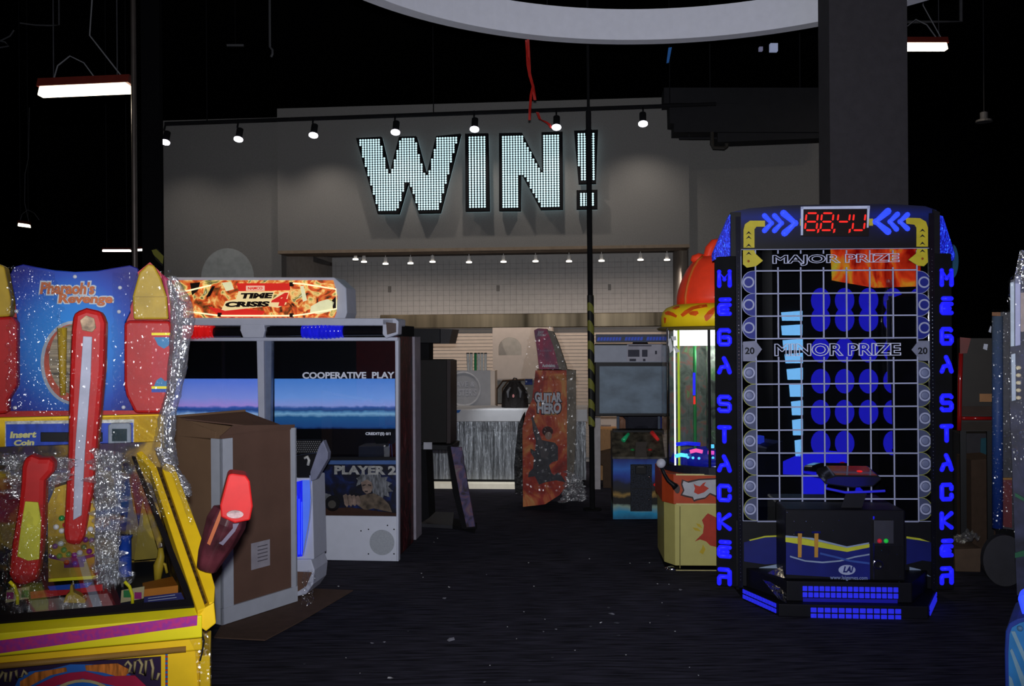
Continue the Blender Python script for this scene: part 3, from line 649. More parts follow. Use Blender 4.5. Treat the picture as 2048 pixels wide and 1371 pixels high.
for i, y in enumerate(Yr): segs.append((skew(1511, y), y, skew(1834, y), y-2.2+(2.5 if y > 900 else 0)))
for i, x in enumerate(X):
    if i in (0, 7):
        segs.append((x-0.3, 500, skew(x, 1042), 1042))
    else:
        segs.append((x, 500, x, 507)); segs.append((x, 534, skew(x, 677), 677)); segs.append((skew(x, 713), 713, skew(x, 1042), 1042))
lines('playfield_grid', segs, 0.0085, ln)
lines('window_border', [(1482, 499, 1865, 496), (1482, 499, 1486, 1041), (1865, 496, 1869, 1042), (1486, 1041, 1568, 1042), (1817, 1042, 1869, 1042)], 0.004, ln)
lnt = mat('white_outline_print', (0.3, 0.32, 0.42), 0.5, emis=(0.5, 0.53, 0.8), es=0.42)  # stronger added emission whitens the printed outline letters
text('prize_lettering', 'MAJOR PRIZE', FM, (1545, 506, 1799, 532), -0.003, lnt, T, 0.002, bold=0.03, outline=0.022)
text('prize_lettering', 'MINOR PRIZE', FM, (1549, 685, 1802, 712), -0.003, lnt, T, 0.002, bold=0.03, outline=0.022)
blueb = mat('blue_badge', (0.008, 0.014, 0.16), 0.4, emis=(0.01, 0.02, 0.4), es=0.06); greyb = mat('grey_badge', (0.055, 0.065, 0.13), 0.4)
yel = mat('yellow_piping', (0.40, 0.33, 0.02), 0.4, emis=(0.6, 0.5, 0.02), es=0.06); rimy = mat('yellow_rim', (0.30, 0.32, 0.08), 0.4)
ballm = mat('silver_ball_print', (0.14, 0.16, 0.28), 0.3)
cyc = [564, 609, 655] + [745+i*45.4 for i in range(7)]
for side in (0, 1):
    for j, cy in enumerate(cyc):
        sk = (cy-541)*0.0075
        ed = 1511+sk-1 if side == 0 else 1834+sk+1; s = -1 if side == 0 else 1
        q = [(ed, cy-22)] + [(ed+s*(4+21*math.sin(math.radians(a))), cy-22*math.cos(math.radians(a))) for a in range(0, 181, 15)] + [(ed, cy+22)]
        poly('prize_badge', FM, [(ed-0, cy-22.8)]+[(ed+s*(4+22.5*math.sin(math.radians(a))), cy-22.8*math.cos(math.radians(a))) for a in range(0, 181, 15)]+[(ed, cy+22.8)], 0.000-0.0015, 0.001, rimy if j > 2 else ln, T)
        poly('badge_fill', FM, q, -0.0025, 0.001, blueb if j < 3 else greyb, T)
        cx = ed+s*13
        mb = MB(); c = FM.at(cx, cy, -0.003); mb.lathe([(0.029, 0), (0.036, 0), (0.036, 0.002), (0.026, 0.002)], c, 24, rot=R90, ring=True); part('badge_ring', mb, ln, T)
        if j > 2:
            mb = MB(); mb.dome(c, 0.024, 0.004, 16); part('badge_ball', mb, ballm, T, smooth=True)
silv = mat('silver_plate_print', (0.17, 0.18, 0.26), 0.35)
poly('points_plate', FM, [(1486, 683), (1511, 681), (1524, 698), (1511, 716), (1510, 722), (1486, 722)], -0.003, 0.001, silv, T)
poly('points_plate', FM, [(1860, 681), (1837, 681), (1823, 699), (1837, 715), (1838, 721), (1860, 721)], -0.003, 0.001, silv, T)
dk = mat('dark_lettering', (0.008, 0.008, 0.012), 0.6)
text('points_lettering', '20', FM, (1490, 694, 1509, 708), -0.0032, dk, T, 0.001, bold=0.03)
text('points_lettering', '20', FM, (1836, 694, 1855, 708), -0.0032, dk, T, 0.001, bold=0.03)
# yellow pipes
pl = [(1487, 495), (1487, 460), (1490, 448), (1500, 441), (1530, 441), (1530, 453), (1513, 453), (1509, 458), (1509, 495)]
pr = [(1833, 493), (1833, 455), (1829, 449), (1813, 447), (1811, 435), (1840, 436), (1852, 443), (1856, 455), (1856, 493)]
al = [(1486, 500), (1508, 500), (1511, 507), (1526, 521), (1512, 532), (1494, 535), (1486, 528)]
ar = [(1834, 497), (1855, 497), (1856, 524), (1848, 532), (1836, 531), (1817, 519), (1832, 507)]
for nm_, q_ in (('yellow_pipe', pl), ('yellow_arrow', al), ('pipe_joint', [(1606, 437), (1600, 437), (1600, 451), (1606, 451)]), ('yellow_pipe', pr), ('yellow_arrow', ar), ('pipe_joint', [(1738, 437), (1746, 437), (1746, 451), (1738, 451)])): poly(nm_, FM, q_, -0.004, 0.003, yel, T)
for cx, ys in ((1497.5, (466, 475, 491, 507)), (1845, (461, 472, 487, 502))):
    for yy in ys:
        mb = MB(); mb.prism([FM.at(cx-6, yy+3, -0.006), FM.at(cx, yy-4, -0.006), FM.at(cx+6, yy+3, -0.006), FM.at(cx, yy, -0.006)], (0, 0.001, 0)); part('chevron_mark', mb, dk, T)
od = mat('orange_dot', (0.25, 0.06, 0.005), 0.5)
for c in ((1497, 522), (1845, 517)):
    mb = MB(); mb.dome(FM.at(*c, -0.005), 0.008, 0.003, 10); part('pipe_dot', mb, od, T)
# blue chevrons
def cap_stroke(mb, pts, r, F, y, flat=0.6):
    P = [F.at(a, b, y) for a, b in pts]
    mb.tube(P, r, 8)
    for p in P: mb.ball(p, r, n=4)
for pts in ([(1529, 431), (1543, 446), (1529, 461)], [(1549, 431), (1563, 446), (1549, 461)], [(1567, 426), (1590, 446), (1569, 466)]):
    mb = MB(); cap_stroke(mb, pts, 0.017 if pts[0][0] < 1560 else 0.022, FM, -0.012); part('chevron_light', mb, M['bluegl2'], T, smooth=True)
for pts in ([(1815, 429), (1800, 443), (1815, 457)], [(1795, 428), (1780, 443), (1793, 458)], [(1776, 422), (1752, 443), (1776, 463)]):
    mb = MB(); cap_stroke(mb, pts, 0.017 if pts[0][0] > 1785 else 0.022, FM, -0.012); part('chevron_light', mb, M['bluegl2'], T, smooth=True)
# display
dsp = poly('score_display', FM, rect(1604, 415, 1738, 472), -0.012, 0.02, mat('display_back', (0.006, 0.002, 0.002), 0.25), T)
fr = [[(1602, 413), (1740, 411), (1740, 417), (1602, 418)], [(1602, 413), (1607, 413), (1606, 470), (1602, 470)], [(1735, 412), (1740, 411), (1737, 455), (1734, 455)]]
polys('display_frame', FM, fr, -0.02, 0.012, mat('frame_silver', (0.35, 0.38, 0.5), 0.4, emis=(0.4, 0.45, 0.7), es=0.2), T)
def seg7(F, x, y, w, h, lit, parent, sl=3.0):
    th = 3.6; Pt = lambda a, b: (x+a+sl*(1-b/h), y+b)
    S = {'a': (2, 0, w-2, 0), 'g': (2, h/2, w-2, h/2), 'd': (2, h, w-2, h), 'f': (0, 2, 0, h/2-2), 'e': (0, h/2+2, 0, h-2), 'b': (w, 2, w, h/2-2), 'c': (w, h/2+2, w, h-2)}
    mb = MB()
    for k in lit:
        a, b, c, d = S[k]; p, q = Pt(a, b), Pt(c, d)
        if abs(b-d) < 1: pp = [(p[0], p[1]), (p[0]+th/2, p[1]-th/2), (q[0]-th/2, q[1]-th/2), (q[0], q[1]), (q[0]-th/2, q[1]+th/2), (p[0]+th/2, p[1]+th/2)]
        else: pp = [(p[0], p[1]), (p[0]+th/2, p[1]+th/2), (q[0]+th/2, q[1]-th/2), (q[0], q[1]), (q[0]-th/2, q[1]-th/2), (p[0]-th/2, p[1]+th/2)]
        mb.prism([F.at(u, v, -0.014) for u, v in pp], (0, 0.002, 0))
    return part('digit', mb, M['redled'], parent)
for x, lit in ((1610, 'abcdefg'), (1641, 'abcdefg'), (1674, 'fgb'), (1705, 'bcdef')): seg7(FM, x, 426, 23, 34, lit, T)
mb = MB()
for x in (1635, 1667, 1698):
    mb.prism([FM.at(a, b, -0.014) for a, b in [(x, 458), (x+4, 457), (x+3, 464), (x-1, 466)]], (0, 0.002, 0))
part('digit_commas', mb, M['redled'], T)
# side letter columns
GL = {'M': [[(0, 0), (0, 1), (.5, .45), (1, 1), (1, 0)]], 'E': [[(0.15, 1), (1, 1)], [(1, .62), (0.1, .62), (0, .5), (0, .08), (.1, 0), (1, 0)], [(0, .3), (.8, .3)]],
      'G': [[(.95, .92), (.85, 1), (.12, 1), (0, .88), (0, .12), (.12, 0), (.88, 0), (1, .12), (1, .42), (.9, .5), (.4, .5)]], 'A': [[(.45, 1), (.78, .5), (1, 0)], [(.68, .42), (.2, .35), (0, 0)]],
      'S': [[(1, .9), (.88, 1), (.12, 1), (0, .88), (0, .6), (.1, .5), (.9, .5), (1, .4), (1, .12), (.88, 0), (.12, 0), (0, .1)]], 'T': [[(0, 1), (1, 1)], [(.5, 1), (.5, 0)]],
      'C': [[(1, .7), (1, .88), (.88, 1), (.12, 1), (0, .88), (0, .12), (.12, 0), (.88, 0), (1, .12), (1, .3)]], 'K': [[(0, 1), (0, 0)], [(1, 1), (.1, .5), (1, 0)]],
      'R': [[(0.05, 1), (.85, 1), (1, .88), (1, 0)], [(1, .5), (.1, .5), (0, .4), (0, 0)]]}
ys = [557, 613, 674, 730, 807, 868, 926, 985, 1042, 1097, 1152]
word = 'MEGASTACKER'
for side in (-1, 1):
    ch = math.radians(14)*side
    fx = FM.at(1432, 800).x if side < 0 else FM.at(1909, 800).x      # outer edge
    ix = side*0.612
    # face runs from inner edge (y=0) outwards and back
    out = Vector((fx, abs(fx-ix)*math.tan(abs(ch)), 0)); inn = Vector((ix, 0.0, 0)); dirv = (out-inn).normalized(); nrm = Vector((dirv.y*side, -dirv.x*side, 0))
    if nrm.y > 0: nrm = -nrm
    z1 = FM.at(1450, 512).z; z0 = 0.07
    mb = MB(); mb.prism([(inn.x, inn.y, z0), (out.x, out.y, z0), (out.x*0.96, out.y+0.22, z0), (inn.x, inn.y+0.24, z0)], (0, 0, z1-z0))
    part('side_tower', mb, M['matte'], T, bev=0.006)
    mb = MB(); mb.box(min(ix, ix-side*0.03), max(ix, ix-side*0.03), -0.012, 0.0, z0, z1+0.25); part('rivet_strip', mb, mat('dark_trim_strip', (0.012, 0.012, 0.02), 0.25, 0.5), T)
    mb = MB()
    for k in range(90):
        zz = z0+0.05+k*(z1-z0)/90; mb.dome((ix-side*0.015, -0.012, zz), 0.004, 0.003, 5)
    o = part('rivets', mb, M['chrome'], T); o['kind'] = 'stuff'
    # letters
    W_ = (out-inn).length; cpx = 1449 if side < 0 else 1892
    for chr_, yy in zip(word, ys):
        pc_ = FM.on(cpx, yy, inn, nrm)
        if side > 0: pc_ = FM.on(cpx, yy-2, inn, nrm)
        mb = MB(); lw, lh, r = 0.066, 0.090, 0.0146
        for st in GL[chr_]:
            P = [pc_ + dirv*side*((a-.5)*lw) + Vector((0, 0, (b-.5)*lh)) + nrm*0.006 for a, b in st]
            mb.tube(P, r, 8)
            for p in P: mb.ball(p, r, n=4)
        part('lit_letter', mb, M['bluegl'], T, smooth=True, label='blue lit letter '+chr_)
    # glitter wing
    gm = art('blue_glitter', [(0.3, (0.0, 0.0, 0.06)), (0.5, (0.005, 0.01, 0.45)), (0.64, (0.02, 0.07, 0.9)), (0.74, (0.15, 0.7, 1.0))], 26, 2.0, 6, emis=0.55, stretch=(2.5, 1, 1))
    if side < 0: wp = [(1460, 428), (1464, 470), (1465, 510), (1428, 519), (1427, 505)]
    else: wp = [(1878, 430), (1886, 432), (1910, 508), (1908, 520), (1876, 505)]
    poly('glitter_wing', FM, wp, 0.03, 0.10, gm, T)
    mb = MB(); wq = [(1462, 424), (1482, 424), (1482, 512), (1462, 512)] if side < 0 else [(1866, 418), (1880, 424), (1880, 508), (1866, 506)]
    poly('corner_post', FM, wq, -0.008, 0.05, mbk, T)
poly('side_disc', FM, [(1907, 492)]+ell(1905, 522, 12, 34, 12, -80, 80)+[(1905, 552)], 0.12, 0.02, mat('teal_disc', (0.01, 0.06, 0.11), 0.4), T)
# curtain of machine base
base_o = [(-0.585, -0.05), (-0.43, -0.40), (0.43, -0.40), (0.59, -0.05), (0.62, 0.6), (-0.62, 0.6)]
part('plinth', MB().prism([(x, y, 0.0) for x, y in base_o], (0, 0, 0.075)), mbk, T, bev=0.005)
base_i = [(-0.56, 0.0), (-0.37, -0.33), (0.36, -0.33), (0.56, 0.0)]
part('upper_step', MB().prism([(x, y, 0.075) for x, y in base_i], (0, 0, 0.12)), mbk, T, bev=0.005)
def ledstrip(name, a, b, z0, z1, n, m, parent=T, rows=2):
    a, b = Vector(a), Vector(b); mb = MB(); d = (b-a)/n; nn = Vector((d.y, -d.x, 0)).normalized()
    if nn.y > 0: nn = -nn
    for i in range(n):
        for r in range(rows):
            p = a+d*(i+.5)+nn*0.001; zz0 = z0+(z1-z0)*r/rows; zz1 = z0+(z1-z0)*(r+1)/rows; g = (zz1-zz0)*0.1
            hwv = d*0.42
            mb.prism([Vector((*(p-hwv)[:2], zz0+g)), Vector((*(p+hwv)[:2], zz0+g)), Vector((*(p+hwv)[:2], zz1-g)), Vector((*(p-hwv)[:2], zz1-g))], nn*0.006)
    return part(name, mb, m, parent, bev=0.003)
zA = lambda py, y: FM.at(1700, py, y).z
M['ledstrip'] = mat('blue_led_blocks', (0.01, 0.012, 0.3), 0.3, emis=(0.025, 0.03, 1.0), es=0.55, var=0.4, scale=60)
ledstrip('step_lights', (FM.at(1604, 1180, -0.335).x, -0.335, 0), (FM.at(1797, 1180, -0.335).x, -0.335, 0), zA(1196, -0.335), zA(1171, -0.335), 17, M['ledstrip'])
part('step_glow', MB().box(FM.at(1606, 1180, -0.338).x, FM.at(1795, 1180, -0.338).x, -0.338, -0.333, zA(1208, -0.338), zA(1197, -0.338)), mat('dim_blue_led', (0.005, 0.005, 0.1), 0.3, emis=(0.01, 0.01, 0.6), es=0.25), T)
ledstrip('step_lights', (FM.at(1620, 1225, -0.405).x, -0.405, 0), (FM.at(1803, 1225, -0.405).x, -0.405, 0), zA(1238, -0.405), zA(1214, -0.405), 13, M['ledstrip'])
ledstrip('corner_lights', (-0.588, -0.055, 0), (-0.44, -0.385, 0), 0.012, 0.078, 12, M['ledstrip'])
ledstrip('corner_lights', (0.592, -0.055, 0), (0.44, -0.385, 0), 0.012, 0.078, 10, M['ledstrip'])
# decorated lower front panels and desk
navyp = mat('navy_print', (0.006, 0.010, 0.13), 0.35, var=0.3, scale=4, coat=0.3)
yl2 = mat('lime_print', (0.45, 0.46, 0.03), 0.4); wsw = mat('pale_swoosh', (0.22, 0.28, 0.40), 0.4); bsw = mat('mid_blue_swoosh', (0.03, 0.07, 0.30), 0.4)
polys('blue_panel', FM, [[(1488, 1084), (1530, 1072), (1571, 1070), (1571, 1126), (1530, 1128), (1488, 1122)]], -0.004, 0.003, navyp, T)
polys('blue_panel', FM, [[(1813, 1074), (1850, 1080), (1872, 1088), (1872, 1124), (1845, 1120), (1813, 1128)]], -0.004, 0.003, navyp, T)
for q_ in ([(1494, 1150), (1520, 1134), (1558, 1127), (1571, 1128), (1571, 1136), (1540, 1138), (1505, 1150)], [(1819, 1133), (1840, 1138), (1862, 1153), (1845, 1149), (1819, 1142)]): poly('swoosh', FM, q_, -0.005, 0.002, wsw, T)
for q_ in ([(1498, 1079), (1530, 1071), (1571, 1069), (1571, 1072), (1530, 1074), (1500, 1081)], [(1813, 1072), (1840, 1076), (1860, 1083), (1840, 1080), (1813, 1076)]): poly('yellow_line', FM, q_, -0.005, 0.002, yl2, T)
DY = -0.30
dz0, dz1 = FM.at(1690, 1160, DY).z, FM.at(1690, 1019, DY).z; dxa, dxb = FM.at(1571, 1100, DY).x, FM.at(1811, 1100, DY).x
part('control_desk', MB().box(dxa, dxb, DY, 0.0, dz0, dz1), mbk, T, bev=0.01)
DF = DY-0.004
ldoor = poly('desk_door', FM, [(1572, 1076), (1640, 1078), (1694, 1095), (1740, 1088), (1740, 1158), (1572, 1148)], DF, 0.004, navyp, T)
poly('desk_stripe', FM, [(1571, 1074), (1610, 1076), (1694, 1095), (1739, 1087), (1739, 1094), (1694, 1103), (1571, 1083)], DF-0.002, 0.002, yl2, T)
poly('desk_stripe', FM, [(1571, 1070), (1625, 1075), (1694, 1092), (1738, 1084), (1738, 1087), (1694, 1095), (1610, 1078), (1571, 1074)], DF-0.002, 0.002, wsw, T)
def sweep(pts, w): 
    return [(x, y-w) for x, y in pts]+[(x, y+w) for x, y in pts[::-1]]
poly('desk_swoosh', FM, sweep([(1580, 1112), (1610, 1121), (1645, 1124), (1680, 1121), (1710, 1113), (1739, 1108)], 1.5), DF-0.003, 0.002, wsw, T)
poly('desk_swoosh', FM, sweep([(1640, 1106), (1670, 1113), (1700, 1121), (1739, 1126)], 2), DF-0.004, 0.002, bsw, T)
poly('maker_badge', FM, ell(1694, 1139, 17, 10, 24), DF-0.004, 0.002, mat('badge_silver', (0.30, 0.34, 0.5), 0.3), T)
text('badge_lettering', 'LAI', FM, (1686, 1132, 1704, 1144), DF-0.005, navyp, T, 0.002, bold=0.05, shear=0.25)
text('web_address', 'www.laigames.com', FM, (1660, 1151, 1735, 1160), DF-0.002, mat('pale_lettering', (0.2, 0.25, 0.45), 0.4), T, 0.002, bold=0.01)
strap = mat('orange_strap', (0.40, 0.20, 0.03), 0.6)
for x in (1599, 1632):
    mb = MB(); mb.prism([FM.at(a, b, DF-0.008) for a, b in [(x-3, 1066), (x+5, 1066), (x+4, 1114), (x-3, 1114)]], (0, 0.006, 0)); st = part('cable_strap', mb, strap, T)
    mb = MB(); mb.prism([FM.at(a, b, DF-0.014) for a, b in rect(x-9, 1062, x+9, 1066)], (0, 0.012, 0)); part('clasp', mb, M['chrome'], T)
part('coin_housing', MB().prism([FM.at(a, b, DF-0.03) for a, b in rect(1748, 1040, 1788, 1087)], (0, 0.03, 0)), mat('coin_unit', (0.03, 0.03, 0.04), 0.3), T, bev=0.004)
for c, m in (((1759, 1081), 'redb'), ((1772, 1081), 'grnb')):
    mm = mat(m, (0.35, 0.01, 0.02) if m == 'redb' else (0.01, 0.35, 0.04), 0.3, emis=(0.6, 0.02, 0.05) if m == 'redb' else (0.02, 0.8, 0.08), es=0.3)
    mb = MB(); mb.dome(FM.at(*c, DF-0.031), 0.014, 0.012, 12); part('coin_button', mb, mm, T, smooth=True)
part('desk_edge', MB().prism([FM.at(a, b, DF-0.006) for a, b in rect(1746, 1032, 1749, 1158)], (0, 0.006, 0)), M['chrome'], T)
mb = MB(); mb.prism([FM.at(a, b, DF-0.004) for a, b in rect(1750, 1092, 1808, 1158)], (0, 0.004, 0)); part('coin_door', mb, mat('door_black_gloss', (0.01, 0.01, 0.012), 0.15), T)
mb = MB(); mb.lathe([(0.02, 0), (0.028, 0), (0.028, 0.01), (0.02, 0.01)], FM.at(1756, 1128, DF-0.005), 20, rot=R90, ring=True); part('lock_ring', mb, M['chrome'], T)
mb = MB()
for (a, b) in [(1588, 1042), (1612, 1042), (1645, 1042), (1588, 1068), (1623, 1054), (1700, 1060), (1666, 1060), (1678, 1040), (1574, 1024), (1740, 1036), (1784, 1047), (1784, 1084), (1763, 1100), (1776, 1108), (1794, 1108), (1800, 1152), (1798, 1162)]:
    mb.dome(FM.at(a, b, DF-0.001), 0.0045, 0.004, 6)
part('screws', mb, M['chrome'], T)
# joystick head on its neck
mb = MB(); mb.hull([FM.at(a, b, -0.22) for a, b in [(1680, 1020), (1722, 1020), (1734, 985), (1692, 985)]], [FM.at(a, b, -0.10) for a, b in [(1684, 1020), (1720, 1020), (1730, 985), (1694, 985)]])
part('console_neck', mb, mat('neck_black', (0.008, 0.008, 0.01), 0.25), T)
hy = -0.30
p0 = [FM.at(a, b, hy) for a, b in [(1650, 968), (1652, 956), (1672, 950), (1758, 951), (1764, 958), (1748, 972), (1706, 976)]]
mb = MB(); mb.prism(p0, (0, 0.24, 0.03)); part('console_head', mb, mat('console_black', (0.01, 0.01, 0.012), 0.18, coat=0.5), T, bev=0.008)
mb = MB(); mb.tube([FM.at(a, b, hy-0.008) for a, b in [(1652, 976), (1690, 984), (1730, 983), (1770, 981)]], 0.007, 8); part('console_edge_light', mb, mat('edge_blue', (0.01, 0.01, 0.2), 0.3, emis=(0.03, 0.03, 0.9), es=0.4), T)
for i, (a, b) in enumerate([(1688, 949), (1719, 947)]):
    mb = MB(); c = FM.at(a, b, hy+0.10); mb.lathe([(0.022, -0.01), (0.022, 0.010), (0.014, 0.020), (0.001, 0.022)], c, 16); part('console_button', mb, mat('red_button_%d' % i, (0.4, 0.01, 0.01), 0.2, emis=(1, 0.02, 0.02), es=0.5 if i else 0.12), T, smooth=True)
mb = MB(); mb.prism([FM.at(a, b, hy+0.10) for a, b in [(1694, 952), (1698, 945), (1712, 942), (1716, 952)]], (0, 0.05, 0)); part('joystick_boot', mb, mat('grey_boot', (0.15, 0.15, 0.16), 0.4), T, bev=0.004)
# clear corner flap with glinting plastic
mb = MB()
A = [FM.at(1520, 1152, -0.10), FM.at(1569, 1128, -0.20), FM.at(1573, 1205, -0.36), FM.at(1556, 1196, -0.34)]
mb.grid(lambda u, v: (A[0].lerp(A[1], u)).lerp(A[3].lerp(A[2], u), v)+Vector((0, -0.02*abs(noise.noise(Vector((u*6, v*6, 3)))), 0)), 16, 16)
part('wrinkled_plastic', mb, clear('wrinkled_clear', 0.35, 0.22, tint=(0.6, 0.6, 0.65), bump=1.0, bscale=22), T, smooth=True)

# ---- the machine across the aisle whose lights mirror in the window (stands right of the camera, outside the frame)
D = 3.5
def mir(px, py): v = FM.at(px, py, D); return Vector((v.x, -D, v.z))
T2 = thing('ball_wall_machine', 'machine across the aisle with rows of blue discs, mirrored in the window', 'arcade machine', FM)
a, b = mir(1545, 480), mir(1900, 1010)
part('cabinet', MB().box(min(a.x, b.x), max(a.x, b.x), -D-0.6, -D-0.03, 0.0, a.z+0.1), M['matte'], T2)
REF = 1/0.16
discm = mat('blue_disc_light', (0.01, 0.01, 0.3), 0.4, emis=(0.013, 0.012, 0.58), es=0.36*REF)
for ri, yy in enumerate([600, 638, 700, 762, 824, 886]):
    for ci, xx in enumerate([1642, 1690, 1738, 1787, 1838]):
        if (ri == 5 and ci in (2,)): continue
        c = mir(xx, yy); sc = (FM.at(xx+19, yy, D).x-FM.at(xx, yy, D).x)
        mb = MB(); mb.prism([(c.x+sc*math.cos(q*math.pi/12), -D, c.z+sc*1.33*math.sin(q*math.pi/12)) for q in range(24)], (0, -0.02, 0)); part('disc_light', mb, discm, T2)
mq = art('fiery_marquee', [(0.35, (0.25, 0.0, 0.0)), (0.5, (0.8, 0.05, 0.01)), (0.62, (0.7, 0.35, 0.02)), (0.72, (0.5, 0.5, 0.05))], 3.5, 1.5, 3, emis=0.55*REF*0.55, stretch=(1, 1, 0.6), off=(0.4, 0, 0.2))
mb = MB(); mb.prism([mir(*p) for p in [(1662, 497), (1840, 485), (1842, 572), (1750, 575), (1665, 560)]], (0, -0.02, 0)); part('marquee', mb, mq, T2)
cy_m = mat('cyan_bar_light', (0.1, 0.3, 0.5), 0.4, emis=(0.13, 0.36, 0.66), es=0.75*REF)
for i, (x0, x1, y0, y1) in enumerate([(1563, 1605, 624, 641), (1563, 1605, 651, 670), (1566, 1606, 680, 700), (1570, 1606, 708, 726), (1574, 1606, 738, 759), (1579, 1606, 769, 793), (1583, 1606, 803, 830), (1585, 1606, 840, 870), (1590, 1605, 881, 912)]):
    mb = MB(); mb.prism([mir(*p) for p in [(x0, y0), (x1, y0-3), (x1, y1), (x0+2, y1)]], (0, -0.02, 0)); part('bar_light', mb, cy_m, T2)
mb = MB(); mb.prism([mir(*p) for p in [(1562, 925), (1600, 908), (1650, 900), (1697, 905), (1697, 950), (1745, 1000), (1740, 1018), (1608, 1016), (1606, 950), (1562, 948)]], (0, -0.02, 0))
part('tray_light', mb, mat('deep_blue_light', (0.01, 0.01, 0.3), 0.4, emis=(0.01, 0.01, 0.6), es=0.5*REF), T2)
# ================================================================ YELLOW EGYPTIAN COIN MACHINE (left)
FP = Frame(-1.556, 3.01, 17)
P = thing('coin_pusher_machine', 'yellow Egyptian coin machine with blue backboard, wrapped in stretch film', 'arcade machine', FP)
ye = M['yellow']
zr = FP.at(300, 1232, 0).z; zl = FP.at(300, 1310, 0).z
gold = mat('gold_print', (0.42, 0.27, 0.02), 0.35, coat=0.3); cream2 = mat('cream_print', (0.42, 0.34, 0.17), 0.4)
# cabinet body
mb = MB(); mb.box(-0.52, 0.53, 0.03, 0.5, 0.04, zl); xk = FP.at(322, 905, 0.98).x; mb.prism([(-0.54, 0, zl), (0.54, 0, zl), (xk+0.02, 1.1, zl), (-0.54, 1.1, zl)], (0, 0, zr-0.03-zl))
part('cabinet_body', mb, ye, P, bev=0.006)
part('side_skirt', MB().box(0.53, 0.565, 0.01, 0.3, 0.04, zl-0.02), ye, P, bev=0.004)
# front ledge with purple strip
part('front_ledge', MB().prism([(-0.56, -0.03, zr-0.075), (-0.56, -0.03, zr-0.005), (-0.56, 0.03, zr+0.010), (-0.56, 0.03, zr-0.10)], (1.10, 0, 0)), M['brightyellow'], P, bev=0.003)
q = [FP.at(x, y, -0.033) for x, y in [(-220, 1272+36), (395, 1230), (394, 1250), (-220, 1304+33)]]
purp = art('purple_strip', [(0.4, (0.48, 0.03, 0.20)), (0.6, (0.32, 0.03, 0.28))], 60, 0.5, emis=0, stretch=(1, 1, 1))
part('purple_strip', MB().prism(q, (0, 0.004, 0)), purp, P)
# moulding
q = [FP.at(x, y, 0) for x, y in [(-220, 1350), (372, 1296)]]
mb = MB(); mb.tube([q[0]+Vector((0, -0.006, 0)), q[1]+Vector((0, -0.006, 0))], 0.010, 8); part('moulding', mb, mat('tan_moulding', (0.32, 0.17, 0.04), 0.4), P, smooth=True)
# lower front art
def pl_(nm, pix, y, t, m, par=P, **k): return poly(nm, FP, pix, y, t, m, par, **k)
navy2 = mat('night_print', (0.02, 0.008, 0.04), 0.35, coat=0.3)
fa = pl_('front_art', [(-60, 1338), (322, 1312), (322, 1500), (-60, 1500)], 0.026, 0.004, navy2)
pl_('art_arch', [(38, 1355), (60, 1342), (100, 1338), (140, 1328), (180, 1328), (230, 1330), (262, 1350), (290, 1371), (290, 1480), (20, 1480), (30, 1371)], 0.022, 0.003, mat('art_blue', (0.02, 0.11, 0.42), 0.35), fa)
pl_('art_wing', [(40, 1362), (70, 1344), (132, 1334), (134, 1342), (100, 1350), (60, 1371), (40, 1390)], 0.019, 0.003, mat('art_orange', (0.48, 0.14, 0.02), 0.35, var=0.5, scale=40, stretch=(3, 1, 0.4)), fa)
pl_('art_wing', [(170, 1330), (235, 1326), (262, 1340), (250, 1352), (235, 1352), (205, 1344), (172, 1340)], 0.019, 0.003, mat('art_orange_b', (0.48, 0.14, 0.02), 0.35, var=0.5, scale=40, stretch=(3, 1, 0.4)), fa)
pl_('art_band', [(70, 1371), (110, 1352), (140, 1345), (170, 1342), (210, 1352), (270, 1350), (292, 1371), (292, 1400), (230, 1371), (165, 1356), (110, 1371), (80, 1400)], 0.017, 0.003, mat('art_crimson', (0.36, 0.01, 0.05), 0.35), fa)
pl_('art_disc', ell(165, 1420, 78, 62, 32), 0.015, 0.003, cream2, fa)
pl_('art_disc', ell(165, 1424, 72, 60, 32), 0.012, 0.003, mat('art_sky', (0.01, 0.12, 0.5), 0.35), fa)
for sq in ([(250, 1330), (256, 1322), (262, 1330), (258, 1342), (268, 1346), (270, 1322), (278, 1318), (284, 1328), (280, 1345), (290, 1350), (292, 1320), (302, 1318), (306, 1335), (304, 1358), (314, 1358), (318, 1345)],
           [(-4, 1360), (6, 1342), (12, 1345), (10, 1362), (20, 1362), (22, 1342), (32, 1340), (34, 1356), (44, 1352), (48, 1340), (54, 1348)]):
    mb = MB(); mb.tube([FP.at(a, b, 0.018) for a, b in sq], 0.0048, 6); part('art_scroll', mb, cream2, fa, smooth=True)
mb = MB()
for i in range(9):
    yy = 1306+i*9; mb.prism([FP.at(a, b, 0.024) for a, b in rect(330.5, yy, 335.5, yy+4)], (0, 0.004, 0))
part('blue_beads', mb, mat('bead_blue', (0.02, 0.12, 0.4), 0.4), P)
mb = MB()
for i in range(8):
    yy = 1311+i*9; mb.prism([FP.at(a, b, 0.024) for a, b in rect(330.5, yy, 335.5, yy+3)], (0, 0.004, 0))
part('red_beads', mb, mat('bead_red', (0.45, 0.03, 0.03), 0.4), P)
# corner block under the rails and hinge strip
part('corner_block', MB().prism([FP.at(x, y, -0.02) for x, y in [(397, 1222), (428, 1204), (432, 1246), (412, 1262), (398, 1252)]], (0, 0.10, 0)), ye, P, bev=0.004)
mb = MB(); mb.prism([FP.at(x, y, -0.01) for x, y in [(375, 1270), (400, 1252), (415, 1268), (424, 1330), (420, 1400), (398, 1400), (390, 1300)]], (0, 0.02, 0)); part('folded_film', mb, M['film'], P, label='loose transparent film fold')
mb = MB(); mb.tube([FP.at(a, b, -0.015) for a, b in [(402, 1260), (408, 1280), (404, 1305), (400, 1320)]], 0.003, 6); part('loose_cord', mb, M['rubber'], P)
